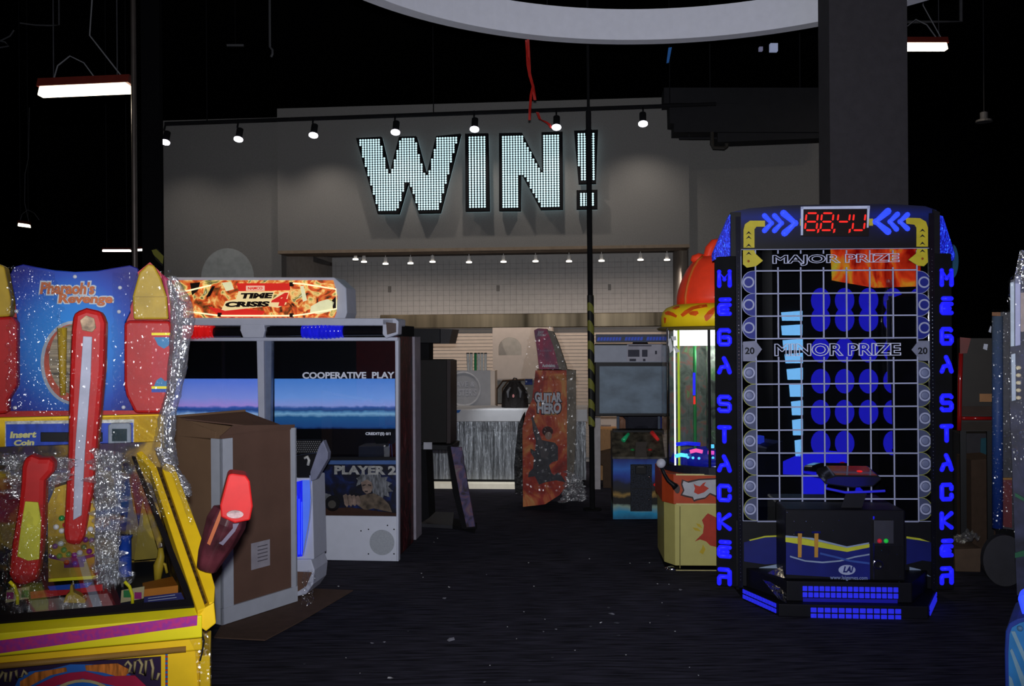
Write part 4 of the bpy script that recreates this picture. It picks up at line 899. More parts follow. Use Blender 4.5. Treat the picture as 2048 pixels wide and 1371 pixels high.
# side rails (sloping)
SL0, SL1 = Vector((0, 0.02, zr+0.012)), None
yb = 0.98
pT = FP.at(285, 905, yb); SL1 = Vector((0, yb, pT.z))
sn = Vector((0, -(SL1.z-SL0.z), SL1.y-SL0.y)).normalized()
def sl(px, py, off=0.0): return FP.on(px, py, SL0+sn*off, sn)
for nm, pix, off in (('side_rail', [(395, 1222), (300, 935), (273, 905), (283, 900), (313, 932), (412, 1215)], 0.02), ('side_rail', [(418, 1205), (324, 935), (330, 925), (348, 930), (405, 1080), (430, 1172), (428, 1204)], 0.03)):
    q = [sl(x, y, off) for x, y in pix]; mb = MB(); mb.prism(q, -sn*0.06); part(nm, mb, ye, P, bev=0.003)
mb = MB(); q = [sl(x, y, 0.005) for x, y in [(411, 1214), (312, 932), (324, 935), (419, 1206)]]; mb.prism(q, -sn*0.03); part('hinge_channel', mb, mat('hinge_dark', (0.05, 0.03, 0.01), 0.4, var=0.8, scale=60), P)
mb = MB(); q = [sl(-130, 1010, 0.02), sl(-150, 980, 0.02), sl(-260, 1270, 0.02), sl(-240, 1290, 0.02)]; mb.prism(q, -sn*0.06); part('side_rail', mb, ye, P)
# black border and glass over the playfield
part('glass_border', MB().prism([sl(*p, 0.004) for p in [(-230, 1262), (392, 1210), (386, 1196), (-225, 1248)]], -sn*0.008), M['black'], P)
part('glass_border', MB().prism([sl(*p, 0.004) for p in [(386, 1196), (268, 905), (262, 908), (372, 1197)]], -sn*0.008), M['black'], P)
part('playfield_glass', MB().prism([sl(*p, 0.0) for p in [(-230, 1262), (386, 1208), (268, 905), (-120, 925)]], -sn*0.005), M['glass'], P)
# tub: floor, back, sides
part('playfield_tub', MB().prism([(-0.5, 0.05, zr-0.03), (0.5, 0.05, zr-0.03), (xk, yb, zr-0.03), (-0.5, yb, zr-0.03)], (0, 0, 0.01)), mat('playfield_dark', (0.02, 0.02, 0.025), 0.3), P)
bk = art('egypt_print', [(0.35, (0.03, 0.01, 0.05)), (0.47, (0.02, 0.014, 0.02)), (0.56, (0.16, 0.09, 0.012)), (0.66, (0.36, 0.22, 0.015)), (0.76, (0.05, 0.03, 0.10))], 6, 1.2, 5)
part('playfield_back', MB().box(-0.5, xk, yb-0.03, yb, zr-0.02, FP.at(100, 899, yb).z+0.02), bk, P)
part('playfield_side', MB().prism([(0.5, 0.05, zr-0.02), (xk, yb, zr-0.02), (xk, yb, SL1.z-0.02)], (0.015, 0, 0)), bk, P)
YP = 0.45
orange = mat('orange_print', (0.45, 0.14, 0.01), 0.4)
pl_('centre_board', [(95, 1010), (110, 975), (150, 962), (178, 975), (190, 1010), (190, 1158), (97, 1162)], YP, 0.02, mat('centre_yellow', (0.36, 0.23, 0.015), 0.35, var=0.4, scale=10))
cm = [('purple_bulb', (0.12, 0.02, 0.2)), ('white_bulb', (0.5, 0.5, 0.5)), ('green_bulb', (0.02, 0.2, 0.05)), ('blue_bulb', (0.02, 0.06, 0.35)), ('red_bulb', (0.35, 0.02, 0.02))]
random.seed(4)
for i in range(26):
    a = math.pi*(1.15+1.75*(i % 13)/12); rr = 36 if i < 13 else 24
    c = FP.at(146+rr*math.cos(a)*1.05, 1080+rr*math.sin(a)*1.4-4, YP-0.002); k = random.choice(cm)
    if k[0] not in M: M[k[0]] = mat(k[0], k[1], 0.2, coat=0.6)
    mb = MB(); mb.dome(c, 0.011, 0.010, 10); part('target_bulb', mb, M[k[0]], P, smooth=True)
pl_('centre_arch', [(97, 1115), (110, 1118), (128, 1122), (128, 1135), (168, 1133), (168, 1118), (190, 1112), (190, 1106), (165, 1112), (130, 1115), (97, 1107)], YP-0.006, 0.005, mat('arch_purple', (0.10, 0.01, 0.09), 0.4))
pl_('centre_sign', [(97, 1163), (196, 1156), (196, 1150), (97, 1157)], YP-0.01, 0.006, M['brightyellow'])
pl_('red_apron', [(60, 1183), (205, 1168), (205, 1180), (62, 1197)], YP-0.2, 0.01, M['red'])
pl_('blue_apron', [(95, 1172), (185, 1164), (175, 1174), (140, 1178), (100, 1180)], YP-0.21, 0.005, M['blueprint'])
tray = mat('silver_tray', (0.42, 0.44, 0.43), 0.3)
part('coin_tray', MB().prism([FP.low(x, y, zr+0.005) for x, y in [(62, 1200), (215, 1186), (232, 1222), (50, 1240)]], (0, 0, -0.015)), tray, P)
for cx in (33, 263):
    mb = MB(); cc = [FP.at(a, b, 0.22) for a, b in [(cx-22, 1205), (cx-20, 1180), (cx+26, 1172), (cx+24, 1196)]]; mb.prism(cc, (0, 0.006, 0)); fl = part('flag_board', mb, cream2, P)
    pl_('green_square', rect(cx-16 if cx > 100 else cx+10, 1180, cx-1 if cx > 100 else cx+24, 1194), 0.216, 0.003, mat('flag_green', (0.02, 0.16, 0.04), 0.4), fl)
    pl_('magenta_square', rect(cx+6 if cx > 100 else cx-20, 1184, cx+20 if cx > 100 else cx-6, 1197), 0.216, 0.003, mat('flag_magenta', (0.28, 0.01, 0.12), 0.4), fl)
    mb = MB(); mb.tube([FP.at(a, b, 0.2) for a, b in [(cx+2, 1208), (cx+2, 1190), (cx-4, 1172), (cx-14, 1162)]], 0.006, 6); part('flag_stem', mb, M['brightyellow'], P, smooth=True)
mb = MB(); mb.prism([FP.at(a, b, 0.2) for a, b in [(126, 1205), (132, 1190), (139, 1184), (140, 1170), (145, 1168), (147, 1184), (160, 1190), (172, 1200), (170, 1206)]], (0, 0.04, 0)); part('gold_sphinx', mb, gold, P, bev=0.003)
mb = MB(); a_, b_ = FP.at(250, 1150, 0.55), FP.at(250, 1070, 0.55); mb.lathe([(0.03, 0), (0.024, 0.01), (0.024, b_.z-a_.z-0.01), (0.03, b_.z-a_.z)], a_, 16); part('blue_column', mb, M['blueprint'], P, smooth=True)
pl_('pyramid', [(268, 1120), (285, 1000), (320, 1115)], 0.75, 0.03, mat('pyramid_gold', (0.22, 0.15, 0.01), 0.4))
pl_('pyramid', [(245, 1118), (262, 970), (290, 1118)], 0.8, 0.03, mat('pyramid_gold_b', (0.17, 0.11, 0.01), 0.4))
mb = MB(); mb.tube([FP.at(a, b, 0.6) for a, b in [(315, 1160), (317, 1130), (322, 1112), (321, 1095)]], [0.014, 0.02, 0.014, 0.009], 8); mb.tube([FP.at(a, b, 0.6) for a, b in [(318, 1122), (330, 1128), (334, 1145)]], 0.006, 6); part('gold_figurine', mb, gold, P, smooth=True)
part('orange_ledge', MB().prism([FP.low(x, y, zr+0.03) for x, y in [(285, 1165), (345, 1152), (356, 1170), (286, 1178)]], (0, 0, -0.03)), orange, P)
pl_('instruction_card', [(288, 1193), (362, 1184), (372, 1204), (288, 1214)], 0.10, 0.003, mat('card_navy', (0.012, 0.012, 0.09), 0.35))
lines('card_lettering', [(296, 1196+i*5, 350+i*3, 1189+i*5) for i in range(4)], 0.0016, mat('card_ink', (0.4, 0.4, 0.45), 0.5), F=FP, y=0.096, parent=P)
# coin panel
YQ = 1.0
pl_('coin_panel', [(-60, 836), (322, 828), (330, 905), (-60, 922)], YQ, 0.05, ye, bev=0.004)
pl_('coin_panel_print', [(10, 842), (268, 838), (268, 902), (10, 906)], YQ-0.004, 0.004, mat('white_border_print', (0.45, 0.45, 0.42), 0.5, var=0.4, scale=80))
pl_('coin_panel_print', [(12, 848), (266, 845), (266, 897), (12, 901)], YQ-0.008, 0.004, mat('royal_print', (0.012, 0.045, 0.36), 0.35, var=0.35, scale=14, stretch=(2, 1, 0.7), coat=0.3))
text('insert_coin_lettering', 'Insert', FP, (20, 861, 72, 876), YQ-0.009, mat('pale_yellow_ink', (0.55, 0.52, 0.22), 0.5), P, 0.003, bold=0.05, shear=0.15)
text('insert_coin_lettering', 'Coin', FP, (27, 878, 68, 891), YQ-0.009, mat('pale_yellow_ink_b', (0.55, 0.52, 0.22), 0.5), P, 0.003, bold=0.05, shear=0.15)
pl_('coin_slot', rect(81, 864, 205, 883), YQ-0.012, 0.006, M['black'], bev=0.002)
pl_('bill_acceptor', [(216, 850), (222, 846), (258, 845), (262, 850), (262, 902), (216, 904)], YQ-0.03, 0.03, mat('grey_acceptor', (0.20, 0.23, 0.28), 0.35), bev=0.005)
pl_('bill_slot', rect(224, 857, 254, 882), YQ-0.033, 0.006, mat('mirror_slot', (0.08, 0.12, 0.14), 0.1, 0.6))
# backboard
YG = 1.10
cb_ = FP.at(142, 690, YG); blu = radial('backboard_blue', [(0, (0.01, 0.24, 0.66)), (0.45, (0.01, 0.17, 0.56)), (0.72, (0.006, 0.05, 0.36)), (0.9, (0.004, 0.010, 0.20)), (1, (0.004, 0.006, 0.15))], cb_, 0.34, 0.42)
bb = pl_('backboard', [(20, 548), (28, 533), (46, 528), (75, 534), (110, 540), (150, 543), (195, 541), (235, 534), (260, 530), (276, 536), (280, 560), (272, 590), (262, 620), (250, 645), (250, 780), (262, 792), (268, 828), (14, 828), (16, 800), (30, 780), (34, 640), (30, 600)], YG, 0.04, blu, bev=0.004)
pl_('lower_band', [(-60, 822), (330, 820), (330, 829), (-60, 837)], YG-0.01, 0.04, M['red'])
for cx, cy in ((150, 553), (33, 622), (238, 623), (30, 815), (247, 814), (240, 575)):
    mb = MB(); mb.dome(FP.at(cx, cy, YG-0.001), 0.009, 0.006, 10); part('bolt', mb, M['boltm'] if 'boltm' in M else M.setdefault('boltm', mat('silver_bolt', (0.5, 0.52, 0.6), 0.2, coat=0.8)), P, smooth=True)
tt_o = mat('pale_outline', (0.42, 0.46, 0.5), 0.4); tt_r = mat('terracotta_title', (0.42, 0.10, 0.02), 0.4)
for s, bx in (("Pharaoh's", (80, 564, 188, 588)), ('Revenge', (116, 588, 224, 611))):
    text('title_shadow', s, FP, (bx[0]-3, bx[1]-3, bx[2]+3, bx[3]+3), YG-0.002, tt_o, P, 0.004, bold=0.10, shear=0.12)
    text('title_lettering', s, FP, bx, YG-0.008, tt_r, P, 0.005, bold=0.04, shear=0.12)
# mummy case picture on the backboard
pl_('mummy_case', ell(148, 725, 67, 84, 36), YG-0.006, 0.006, mat('case_rim', (0.30, 0.34, 0.40), 0.4))
pl_('mummy_case', ell(148, 725, 60, 78, 36), YG-0.010, 0.006, mat('case_rim_red', (0.36, 0.05, 0.02), 0.4, var=0.5, scale=14))
pl_('mummy_case', ell(148, 718, 50, 70, 36), YG-0.014, 0.006, mat('case_stripes', (0.25, 0.20, 0.13), 0.4, var=0.9, scale=9, stretch=(0.3, 1, 7)))
mb = MB(); mb.tube([FP.at(124, 655, YG-0.02), FP.at(126, 790, YG-0.02)], [0.02, 0.012], 8); part('mummy_inlay', mb, gold, P, smooth=True)
# obelisk pillars
yg = mat('obelisk_yellow', (0.40, 0.26, 0.02), 0.35, var=0.12)
pl_('obelisk_red', [(248, 645), (258, 640), (340, 641), (344, 652), (346, 780), (330, 826), (270, 826), (252, 790), (248, 770)], YG-0.06, 0.12, M['red'], bev=0.012)
pl_('obelisk_edge', [(263, 640), (258, 592), (274, 545), (300, 524), (322, 545), (336, 580), (340, 640)], YG+0.0, 0.03, M['red'])
pl_('obelisk_top', [(267, 638), (265, 592), (278, 545), (296, 527), (308, 530), (322, 556), (334, 594), (337, 638)], YG-0.06, 0.10, yg, bev=0.008)
pl_('obelisk_top', [(266, 592), (334, 592), (334, 594), (266, 594)], YG-0.065, 0.008, mat('crease', (0.30, 0.19, 0.01), 0.4))
pl_('obelisk_picture', [(303, 665), (341, 665), (341, 786), (303, 786)], YG-0.063, 0.004, mat('crimson_picture', (0.42, 0.01, 0.02), 0.35))
cyb = mat('teal_hill', (0.02, 0.16, 0.35), 0.4)
for pp, m_ in (([(303, 665), (341, 665), (341, 670), (303, 670)], M['brightyellow']), ([(308, 674), (341, 674), (341, 688), (328, 697), (316, 690)], cyb), ([(308, 772), (313, 760), (322, 754), (330, 762), (336, 758), (341, 764), (341, 772)], cyb), ([(303, 772), (341, 772), (341, 777), (303, 777)], M['brightyellow']), ([(303, 777), (341, 777), (341, 784), (303, 784)], M['blueprint'])):
    pl_('picture_shape', pp, YG-0.066, 0.003, m_)
pl_('obelisk_red', [(-110, 640), (25, 632), (34, 645), (34, 770), (16, 800), (16, 826), (-110, 840)], YG-0.06, 0.12, M['red'], bev=0.012)
pl_('obelisk_top', [(-85, 640), (-80, 590), (-45, 528), (-20, 520), (8, 532), (22, 600), (20, 632)], YG-0.06, 0.10, yg, bev=0.008)
part('back_box', MB().box(-0.50, 0.36, YG+0.04, YG+0.16, 0.05, FP.at(150, 560, YG).z), M['red'], P)
mb = MB(); mb.box(-0.5, xk+0.01, 1.0, YG+0.1, 0.04, FP.at(150, 835, 1.0).z); part('rear_cabinet', mb, ye, P)
# coin shooters in film
def shooter(label, pix, y, t, m, extra=()):
    o = pl_('coin_shooter', pix, y, t, m, bev=0.018, label=label)
    for e, mm, yy in extra: pl_('shooter_panel', e, yy, 0.012, mm, o, bev=0.002)
    return o
silverm = mat('silver_sleeve', (0.36, 0.37, 0.47), 0.4)
shooter('tall red coin shooter with a silver centre strip', [(142, 660), (146, 625), (172, 615), (203, 622), (211, 645), (208, 740), (197, 860), (186, 980), (170, 1070), (160, 1092), (130, 1088), (126, 1065), (135, 900), (138, 760)], 0.42, 0.10, M['red'],
        [([(166, 672), (184, 673), (181, 760), (170, 900), (163, 1030), (146, 1040), (150, 900), (160, 760)], silverm, 0.412), ([(160, 640), (172, 630), (188, 636), (192, 655), (184, 664), (164, 660)], mat('wrapped_print', (0.30, 0.20, 0.12), 0.3, var=0.8, scale=30), 0.412)])
shooter('short red coin shooter with a yellow front, at lower left', [(42, 935), (48, 914), (62, 910), (78, 916), (98, 916), (110, 924), (106, 944), (90, 962), (88, 1040), (82, 1110), (74, 1160), (50, 1172), (26, 1168), (16, 1150), (22, 1090), (34, 1020), (40, 970)], 0.25, 0.09, M['red'],
        [([(50, 1002), (76, 1004), (82, 1040), (78, 1118), (56, 1121), (34, 1112), (42, 1050)], mat('lime_sleeve', (0.50, 0.47, 0.04), 0.35), 0.242)])
# right-hand shooter pointing up and out
dkf = mat('dark_wrapped_barrel', (0.06, 0.012, 0.018), 0.25, var=0.6, coat=0.5)  # dark mottled tone is the barrel's own colour
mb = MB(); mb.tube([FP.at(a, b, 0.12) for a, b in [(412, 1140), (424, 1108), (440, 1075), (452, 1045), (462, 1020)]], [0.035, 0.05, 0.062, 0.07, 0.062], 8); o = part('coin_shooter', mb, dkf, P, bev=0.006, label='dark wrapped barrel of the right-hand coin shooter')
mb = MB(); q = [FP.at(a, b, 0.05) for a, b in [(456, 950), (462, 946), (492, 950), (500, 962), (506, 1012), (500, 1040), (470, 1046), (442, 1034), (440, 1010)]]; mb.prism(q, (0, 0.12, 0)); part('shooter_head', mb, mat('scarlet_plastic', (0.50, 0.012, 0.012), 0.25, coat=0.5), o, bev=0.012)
pl_('shooter_label', ell(470, 1028, 17, 8, 16), 0.04, 0.008, mat('silver_label', (0.45, 0.3, 0.3), 0.3, var=0.5, scale=40), o)
mb = MB(); mb.prism([FP.at(a, b, 0.06) for a, b in [(455, 1048), (478, 1046), (470, 1062), (446, 1090), (438, 1086)]], (0, 0.01, 0)); part('shooter_stripe', mb, mat('purple_grey_film', (0.12, 0.10, 0.15), 0.25), o)
mb = MB(); mb.prism([FP.at(a, b, 0.06) for a, b in [(432, 1040), (446, 1006), (440, 1040), (420, 1090), (414, 1086)]], (0, 0.01, 0)); part('shooter_stripe', mb, mat('orange_film', (0.35, 0.08, 0.02), 0.25), o)
# stretch film sheets
def sheet(nm, F, corners, nu, nv, amp, sc, m, par, seed=0.0, ys=None, label=None):
    c = corners
    def fn(u, v):
        x = (c[0][0]*(1-u)+c[1][0]*u)*(1-v)+(c[3][0]*(1-u)+c[2][0]*u)*v; y = (c[0][1]*(1-u)+c[1][1]*u)*(1-v)+(c[3][1]*(1-u)+c[2][1]*u)*v
        yy = (c[0][2]*(1-u)+c[1][2]*u)*(1-v)+(c[3][2]*(1-u)+c[2][2]*u)*v
        p = F.at(x, y, yy); nz = noise.noise(Vector((u*sc, v*sc*1.4, seed)))+0.5*noise.noise(Vector((u*sc*2.7, v*sc*3, seed+9)))
        p.y += amp*nz
        if u in (0.0, 1.0): p.x += amp*1.2*noise.noise(Vector((v*sc*2, seed, 1+u)))
        return p
    mb = MB(); mb.grid(fn, nu, nv); return part(nm, mb, m, par, smooth=True, label=label)
sheet('film_sheet', FP, [(20, 530, 1.0), (110, 545, 1.02), (150, 830, 0.98), (10, 830, 0.95)], 40, 90, 0.03, 9, M['film'], P, 1.0)
sheet('film_sheet', FP, [(225, 545, 1.0), (345, 540, 1.0), (345, 900, 0.93), (225, 900, 0.93)], 40, 90, 0.02, 7, M['filmthin'], P, 2.0)
sheet('film_sheet', FP, [(-10, 905, 0.30), (125, 900, 0.34), (100, 1185, 0.15), (-10, 1200, 0.15)], 50, 90, 0.03, 10, M['film'], P, 3.0)
sheet('film_sheet', FP, [(135, 660, 0.36), (212, 660, 0.36), (200, 1095, 0.36), (125, 1100, 0.36)], 24, 90, 0.02, 9, M['filmthin'], P, 4.0)
sheet('film_sheet', FP, [(185, 895, 0.40), (248, 905, 0.42), (238, 1165, 0.30), (190, 1170, 0.30)], 30, 90, 0.05, 12, M['filmheavy'], P, 5.0)
sheet('film_sheet', FP, [(240, 905, 0.62), (305, 905, 0.66), (345, 1040, 0.50), (245, 1000, 0.5)], 30, 50, 0.03, 8, M['film'], P, 6.0)
sheet('film_sheet', FP, [(0, 905, 0.36), (150, 915, 0.34), (140, 960, 0.30), (20, 1000, 0.28)], 40, 30, 0.04, 9, M['filmheavy'], P, 7.5)
# bunched outer film down the right side
pinkm = mat('pink_cover_strip', (0.36, 0.03, 0.09), 0.35, var=0.3)
pl_('side_cover', [(322, 545), (340, 560), (352, 580), (366, 620), (362, 700), (350, 780), (342, 800), (338, 640)], YG-0.02, 0.05, pinkm, bev=0.01)
def rope(c0, wid, seed, m, nm='film_bundle', yy=1.0, lab=None):
    def fn(u, v):
        i = v*(len(c0)-1); k = min(int(i), len(c0)-2); f = i-k
        x = c0[k][0]*(1-f)+c0[k+1][0]*f; y = c0[k][1]*(1-f)+c0[k+1][1]*f; w = wid*(c0[k][2]*(1-f)+c0[k+1][2]*f)
        a = 2*math.pi*u; r = 1+0.28*noise.noise(Vector((math.cos(a)*2.4, math.sin(a)*2.4, v*16+seed)))+0.15*noise.noise(Vector((math.cos(a)*5, math.sin(a)*5, v*44+seed)))
        p = FP.at(x+w*r*math.cos(a), y, yy); p.y += 0.035*r*math.sin(a); return p
    mb = MB(); mb.grid(fn, 36, 110); return part(nm, mb, m, P, smooth=True, label=lab)
rope([(345, 552, .4), (362, 590, .9), (372, 640, 1.0), (362, 700, .9), (355, 760, .8), (340, 820, .8), (334, 880, .9), (340, 930, 1.0)], 17, 3, M['filmheavy'], lab='sparkling bunched film hanging at the right side')
rope([(338, 560, .3), (352, 620, .7), (350, 700, .8), (342, 780, .7), (326, 840, .8), (318, 900, .9)], 14, 7, M['filmheavy'])
rope([(318, 895, .6), (338, 930, 1.0), (362, 968, 1.2), (378, 990, .4)], 15, 9, M['filmheavy'], yy=0.8)
rope([(345, 940, .3), (370, 1000, .6), (392, 1070, .5), (404, 1110, .2)], 12, 11, M['film'], yy=0.45)

# ================================================================ TALL CARDBOARD CRATE
xa, ya = -1.70, 5.54; FX = Frame(xa, ya, math.degrees(math.atan2(0.49, 0.31)), 0.013)
K = thing('cardboard_crate', 'open tall brown cardboard crate with white corner posts', 'crate', FX)
cw, cd, chh = 0.58, 0.45, 1.10      # local x runs along the right face, y to the left-back
bx = M['card']; t_ = 0.012
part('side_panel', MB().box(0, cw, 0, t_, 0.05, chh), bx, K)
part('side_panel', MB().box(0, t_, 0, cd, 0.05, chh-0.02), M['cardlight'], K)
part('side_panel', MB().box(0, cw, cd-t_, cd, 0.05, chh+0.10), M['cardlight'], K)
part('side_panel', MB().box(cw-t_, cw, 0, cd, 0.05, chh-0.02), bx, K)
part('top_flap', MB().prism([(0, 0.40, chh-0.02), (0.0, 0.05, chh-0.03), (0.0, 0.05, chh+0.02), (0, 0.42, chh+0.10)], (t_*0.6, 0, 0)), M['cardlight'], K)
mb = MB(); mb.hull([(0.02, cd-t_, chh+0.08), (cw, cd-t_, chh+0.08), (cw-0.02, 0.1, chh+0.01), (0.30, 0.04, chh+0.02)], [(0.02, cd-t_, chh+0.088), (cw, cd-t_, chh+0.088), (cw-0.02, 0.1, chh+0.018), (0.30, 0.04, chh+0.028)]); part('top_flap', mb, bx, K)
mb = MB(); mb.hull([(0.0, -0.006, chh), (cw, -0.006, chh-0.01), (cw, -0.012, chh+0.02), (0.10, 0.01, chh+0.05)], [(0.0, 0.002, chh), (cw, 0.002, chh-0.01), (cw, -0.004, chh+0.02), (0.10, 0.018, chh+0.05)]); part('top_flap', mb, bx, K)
wp_ = mat('white_corner_post', (0.40, 0.42, 0.48), 0.5, var=0.04)
part('corner_post', MB().box(-0.012, 0.075, -0.012, 0.0, 0.0, chh-0.02).box(-0.012, 0.0, -0.012, 0.075, 0.0, chh-0.02), wp_, K)
part('corner_post', MB().box(cw-0.03, cw+0.012, -0.012, 0.0, 0.0, chh-0.0).box(cw, cw+0.012, -0.012, 0.04, 0, chh), wp_, K)
part('bottom_rail', MB().box(-0.015, cw+0.01, -0.016, -0.002, 0.0, 0.095).box(-0.015, -0.002, -0.016, 0.16, 0.0, 0.095), wp_, K)
lab = mat('paper_label', (0.30, 0.28, 0.32), 0.6)
part('paper_label', MB().box(0.22, 0.37, -0.003, -0.001, 0.27, 0.43), lab, K)
mb = MB()
for i in range(5): mb.box(0.27, 0.35, -0.0045, -0.003, 0.31+i*0.022, 0.316+i*0.022)
part('label_print', mb, mat('grey_ink', (0.10, 0.09, 0.11), 0.6), K)
pf = [FX.low(x, y, 0.0) for x, y in [(428, 1272), (530, 1277), (600, 1240), (706, 1178), (560, 1172), (470, 1200)]]
o = part('cardboard_sheet', MB().prism([p+Vector((0, 0, 0.003-0.013)) for p in pf], (0, 0, 0.006)), mat('cardboard_sheet', (0.085, 0.050, 0.036), 0.85, spec=0.2), None, FX); tag(o, 'flat sheet of brown cardboard lying under the tall crate', 'cardboard')
FZ = Frame(W0.low(596, 1216).x, W0.low(596, 1216).y, 40)
o = part('film_scrap', MB().grid(lambda u, v: Vector((0.02+0.07*u+0.02*noise.noise(Vector((u*5, v*5, 2))), -0.02+0.05*noise.noise(Vector((u*6, v*6, 1))), 0.012+0.22*v)), 20, 30), M['film'], None, FZ, smooth=True); tag(o, 'crumpled clear film between the crate and the white pedestal', 'film')

# ================================================================ TWIN SCREEN SHOOTING GAME
FT = Frame(-1.885, 7.26, -6)
T = thing('shooting_arcade', 'wide white arcade cabinet with two blue sea screens and a lit marquee', 'arcade machine', FT)
wh = M['white']
ztc = FT.at(700, 650).z; zbt = FT.at(700, 1030).z; z0t = 0.04
xR = FT.at(797, 900).x
xLb = -xR
mb = MB(); mb.box(xLb, xR-0.03, 0.30, 0.74, 0.06, ztc); mb.box(xLb, xR-0.03, 0.02, 0.3, 0.06, FT.at(700, 918).z); part('cabinet_body', mb, M['matte'], T)
for cx0, cx1 in ((626, 793), (272, 512)):
    poly('lower_panel', FT, [(cx0, 1030), (cx1, 1032), (cx1, 1122), (cx0, 1119)], -0.004, 0.03, mat('lower_panel_white', (0.50, 0.52, 0.61), 0.5, var=0.03), T, bev=0.004)
mb = MB(); mb.lathe([(0.095, 0), (0.095, 0.004), (0.0001, 0.004)], FT.at(764, 1084, -0.008), 32, rot=R90); part('speaker_disc', mb, mat('speaker_grey', (0.30, 0.32, 0.36), 0.6, var=0.1, scale=80), T)
mb = MB()
for c in ((737, 1058), (788, 1058), (737, 1107), (788, 1107), (722, 1061), (775, 1050)): mb.dome(FT.at(*c, -0.004), 0.006, 0.003, 6)
part('screws', mb, M['black'], T)
# art panel with a generic night portrait-like blur
ap = poly('art_panel', FT, [(626, 920), (793, 920), (793, 1032), (626, 1030)], 0.0, 0.02, art('night_blue_art', [(0.4, (0.002, 0.002, 0.006)), (0.55, (0.002, 0.004, 0.025)), (0.7, (0.005, 0.015, 0.09))], 9, 1.0, 4, rough=0.3), T)
poly('art_band', FT, [(655, 920), (793, 920), (793, 928), (655, 928)], -0.003, 0.004, mat('art_band_blue', (0.04, 0.09, 0.25), 0.4), ap)
text('player_lettering', 'PLAYER 2', FT, (669, 931, 792, 948), -0.004, mat('metal_lettering', (0.30, 0.30, 0.30), 0.4, 0.3, var=0.3, scale=40), ap, 0.005, bold=0.05)
skin = mat('painted_beige', (0.17, 0.12, 0.10), 0.5, var=0.5, scale=18); pale = mat('painted_silver', (0.10, 0.105, 0.12), 0.5, var=0.8, scale=26, stretch=(2.5, 1, 0.7)); leath = mat('painted_brown', (0.075, 0.055, 0.04), 0.5, var=0.7, scale=22)
poly('art_shape', FT, [(712, 972), (716, 960), (712, 956), (720, 952), (722, 946), (732, 949), (740, 944), (748, 950), (760, 946), (762, 954), (776, 953), (772, 961), (784, 966), (776, 972), (786, 982), (776, 983), (780, 994), (768, 990), (764, 999), (756, 988), (748, 992), (744, 978), (736, 966), (724, 966)], -0.003, 0.003, pale, ap)
poly('art_shape', FT, [(722, 964), (734, 958), (743, 964), (746, 974), (742, 984), (733, 988), (725, 980)], -0.005, 0.003, skin, ap)
for q_ in ([(725, 969), (731, 968), (731, 970), (725, 971)], [(736, 968), (742, 969), (742, 971), (736, 970)], [(729, 981), (736, 981), (735, 983), (730, 983)]): poly('art_shape', FT, q_, -0.007, 0.002, M['black'], ap)
poly('art_shape', FT, [(628, 988), (642, 984), (660, 988), (668, 996), (664, 1010), (640, 1014), (628, 1010)], -0.0035, 0.003, pale, ap)
poly('art_shape', FT, [(716, 992), (732, 988), (748, 986), (764, 994), (778, 1008), (784, 1024), (764, 1020), (748, 1016), (730, 1020), (716, 1010)], -0.0035, 0.003, leath, ap)
for k_ in range(4): poly('art_shape', FT, [(686+k_*8, 990+k_), (692+k_*8, 987+k_), (696+k_*8, 992+k_), (698+k_*8, 1008-k_), (694+k_*8, 1014-k_), (689+k_*8, 1008)], -0.006, 0.003, skin, ap)
poly('art_shape', FT, [(628, 1014), (660, 1016), (700, 1014), (740, 1020), (793, 1026), (793, 1031), (628, 1030)], -0.006, 0.003, mat('painted_umber', (0.03, 0.012, 0.008), 0.6), ap)
poly('art_shape', FT, ell(665, 1006, 15, 16, 20), -0.006, 0.003, M['black'], ap); poly('art_shape', FT, ell(664, 1008, 8, 8, 20), -0.008, 0.003, mat('lens_grey', (0.05, 0.045, 0.04), 0.3), ap)
# bays
yS = 0.16
sk_r = ramp_z('sea_picture_right', [(0, srgb(8, 22, 60)), (0.05, srgb(28, 66, 118)), (0.24, srgb(32, 82, 130)), (0.30, srgb(120, 165, 195)), (0.345, srgb(70, 120, 165)), (0.375, srgb(38, 70, 120)), (0.43, srgb(50, 85, 150)), (0.47, srgb(135, 150, 210)), (0.62, srgb(110, 150, 215)), (1, srgb(72, 125, 200))], FT.at(700, 858, yS).z, FT.at(700, 757, yS).z, emis=1.0, wob=0.035, wscale=16, rough=0.6)
sk_l = ramp_z('sea_picture_left', [(0, srgb(8, 22, 60)), (0.05, srgb(28, 66, 118)), (0.22, srgb(32, 82, 140)), (0.30, srgb(150, 180, 215)), (0.345, srgb(70, 110, 175)), (0.375, srgb(38, 70, 130)), (0.43, srgb(60, 90, 170)), (0.47, srgb(165, 140, 215)), (0.62, srgb(130, 145, 220)), (1, srgb(85, 120, 215))], FT.at(450, 858, yS).z, FT.at(450, 757, yS).z, emis=1.0, wob=0.035, wscale=16, rough=0.6)
for (a_, b_, mm) in ((549, 790, sk_r), (290, 515, sk_l)):
    poly('screen_surround', FT, rect(a_-2, 680, b_+3, 920), yS+0.02, 0.02, mat('screen_black', (0.004, 0.004, 0.006), 0.3), T)
    poly('sea_screen', FT, rect(a_, 757, b_, 857), yS, 0.015, mm, T, label='lit screen showing sky over the sea')
    poly('bay_glass', FT, rect(a_-4, 682, b_+3, 918), 0.012, 0.006, M['darkglass'], T)
lt = mat('screen_lettering', (0.3, 0.3, 0.35), 0.5, emis=(0.55, 0.55, 0.62), es=0.8)
text('screen_text', 'COOPERATIVE  PLAY', FT, (605, 743, 789, 757), yS-0.002, lt, T, 0.003, bold=0.03)
text('screen_text', 'CREDIT(S) 0/1', FT, (731, 864, 781, 871), yS-0.002, lt, T, 0.003, bold=0.03)
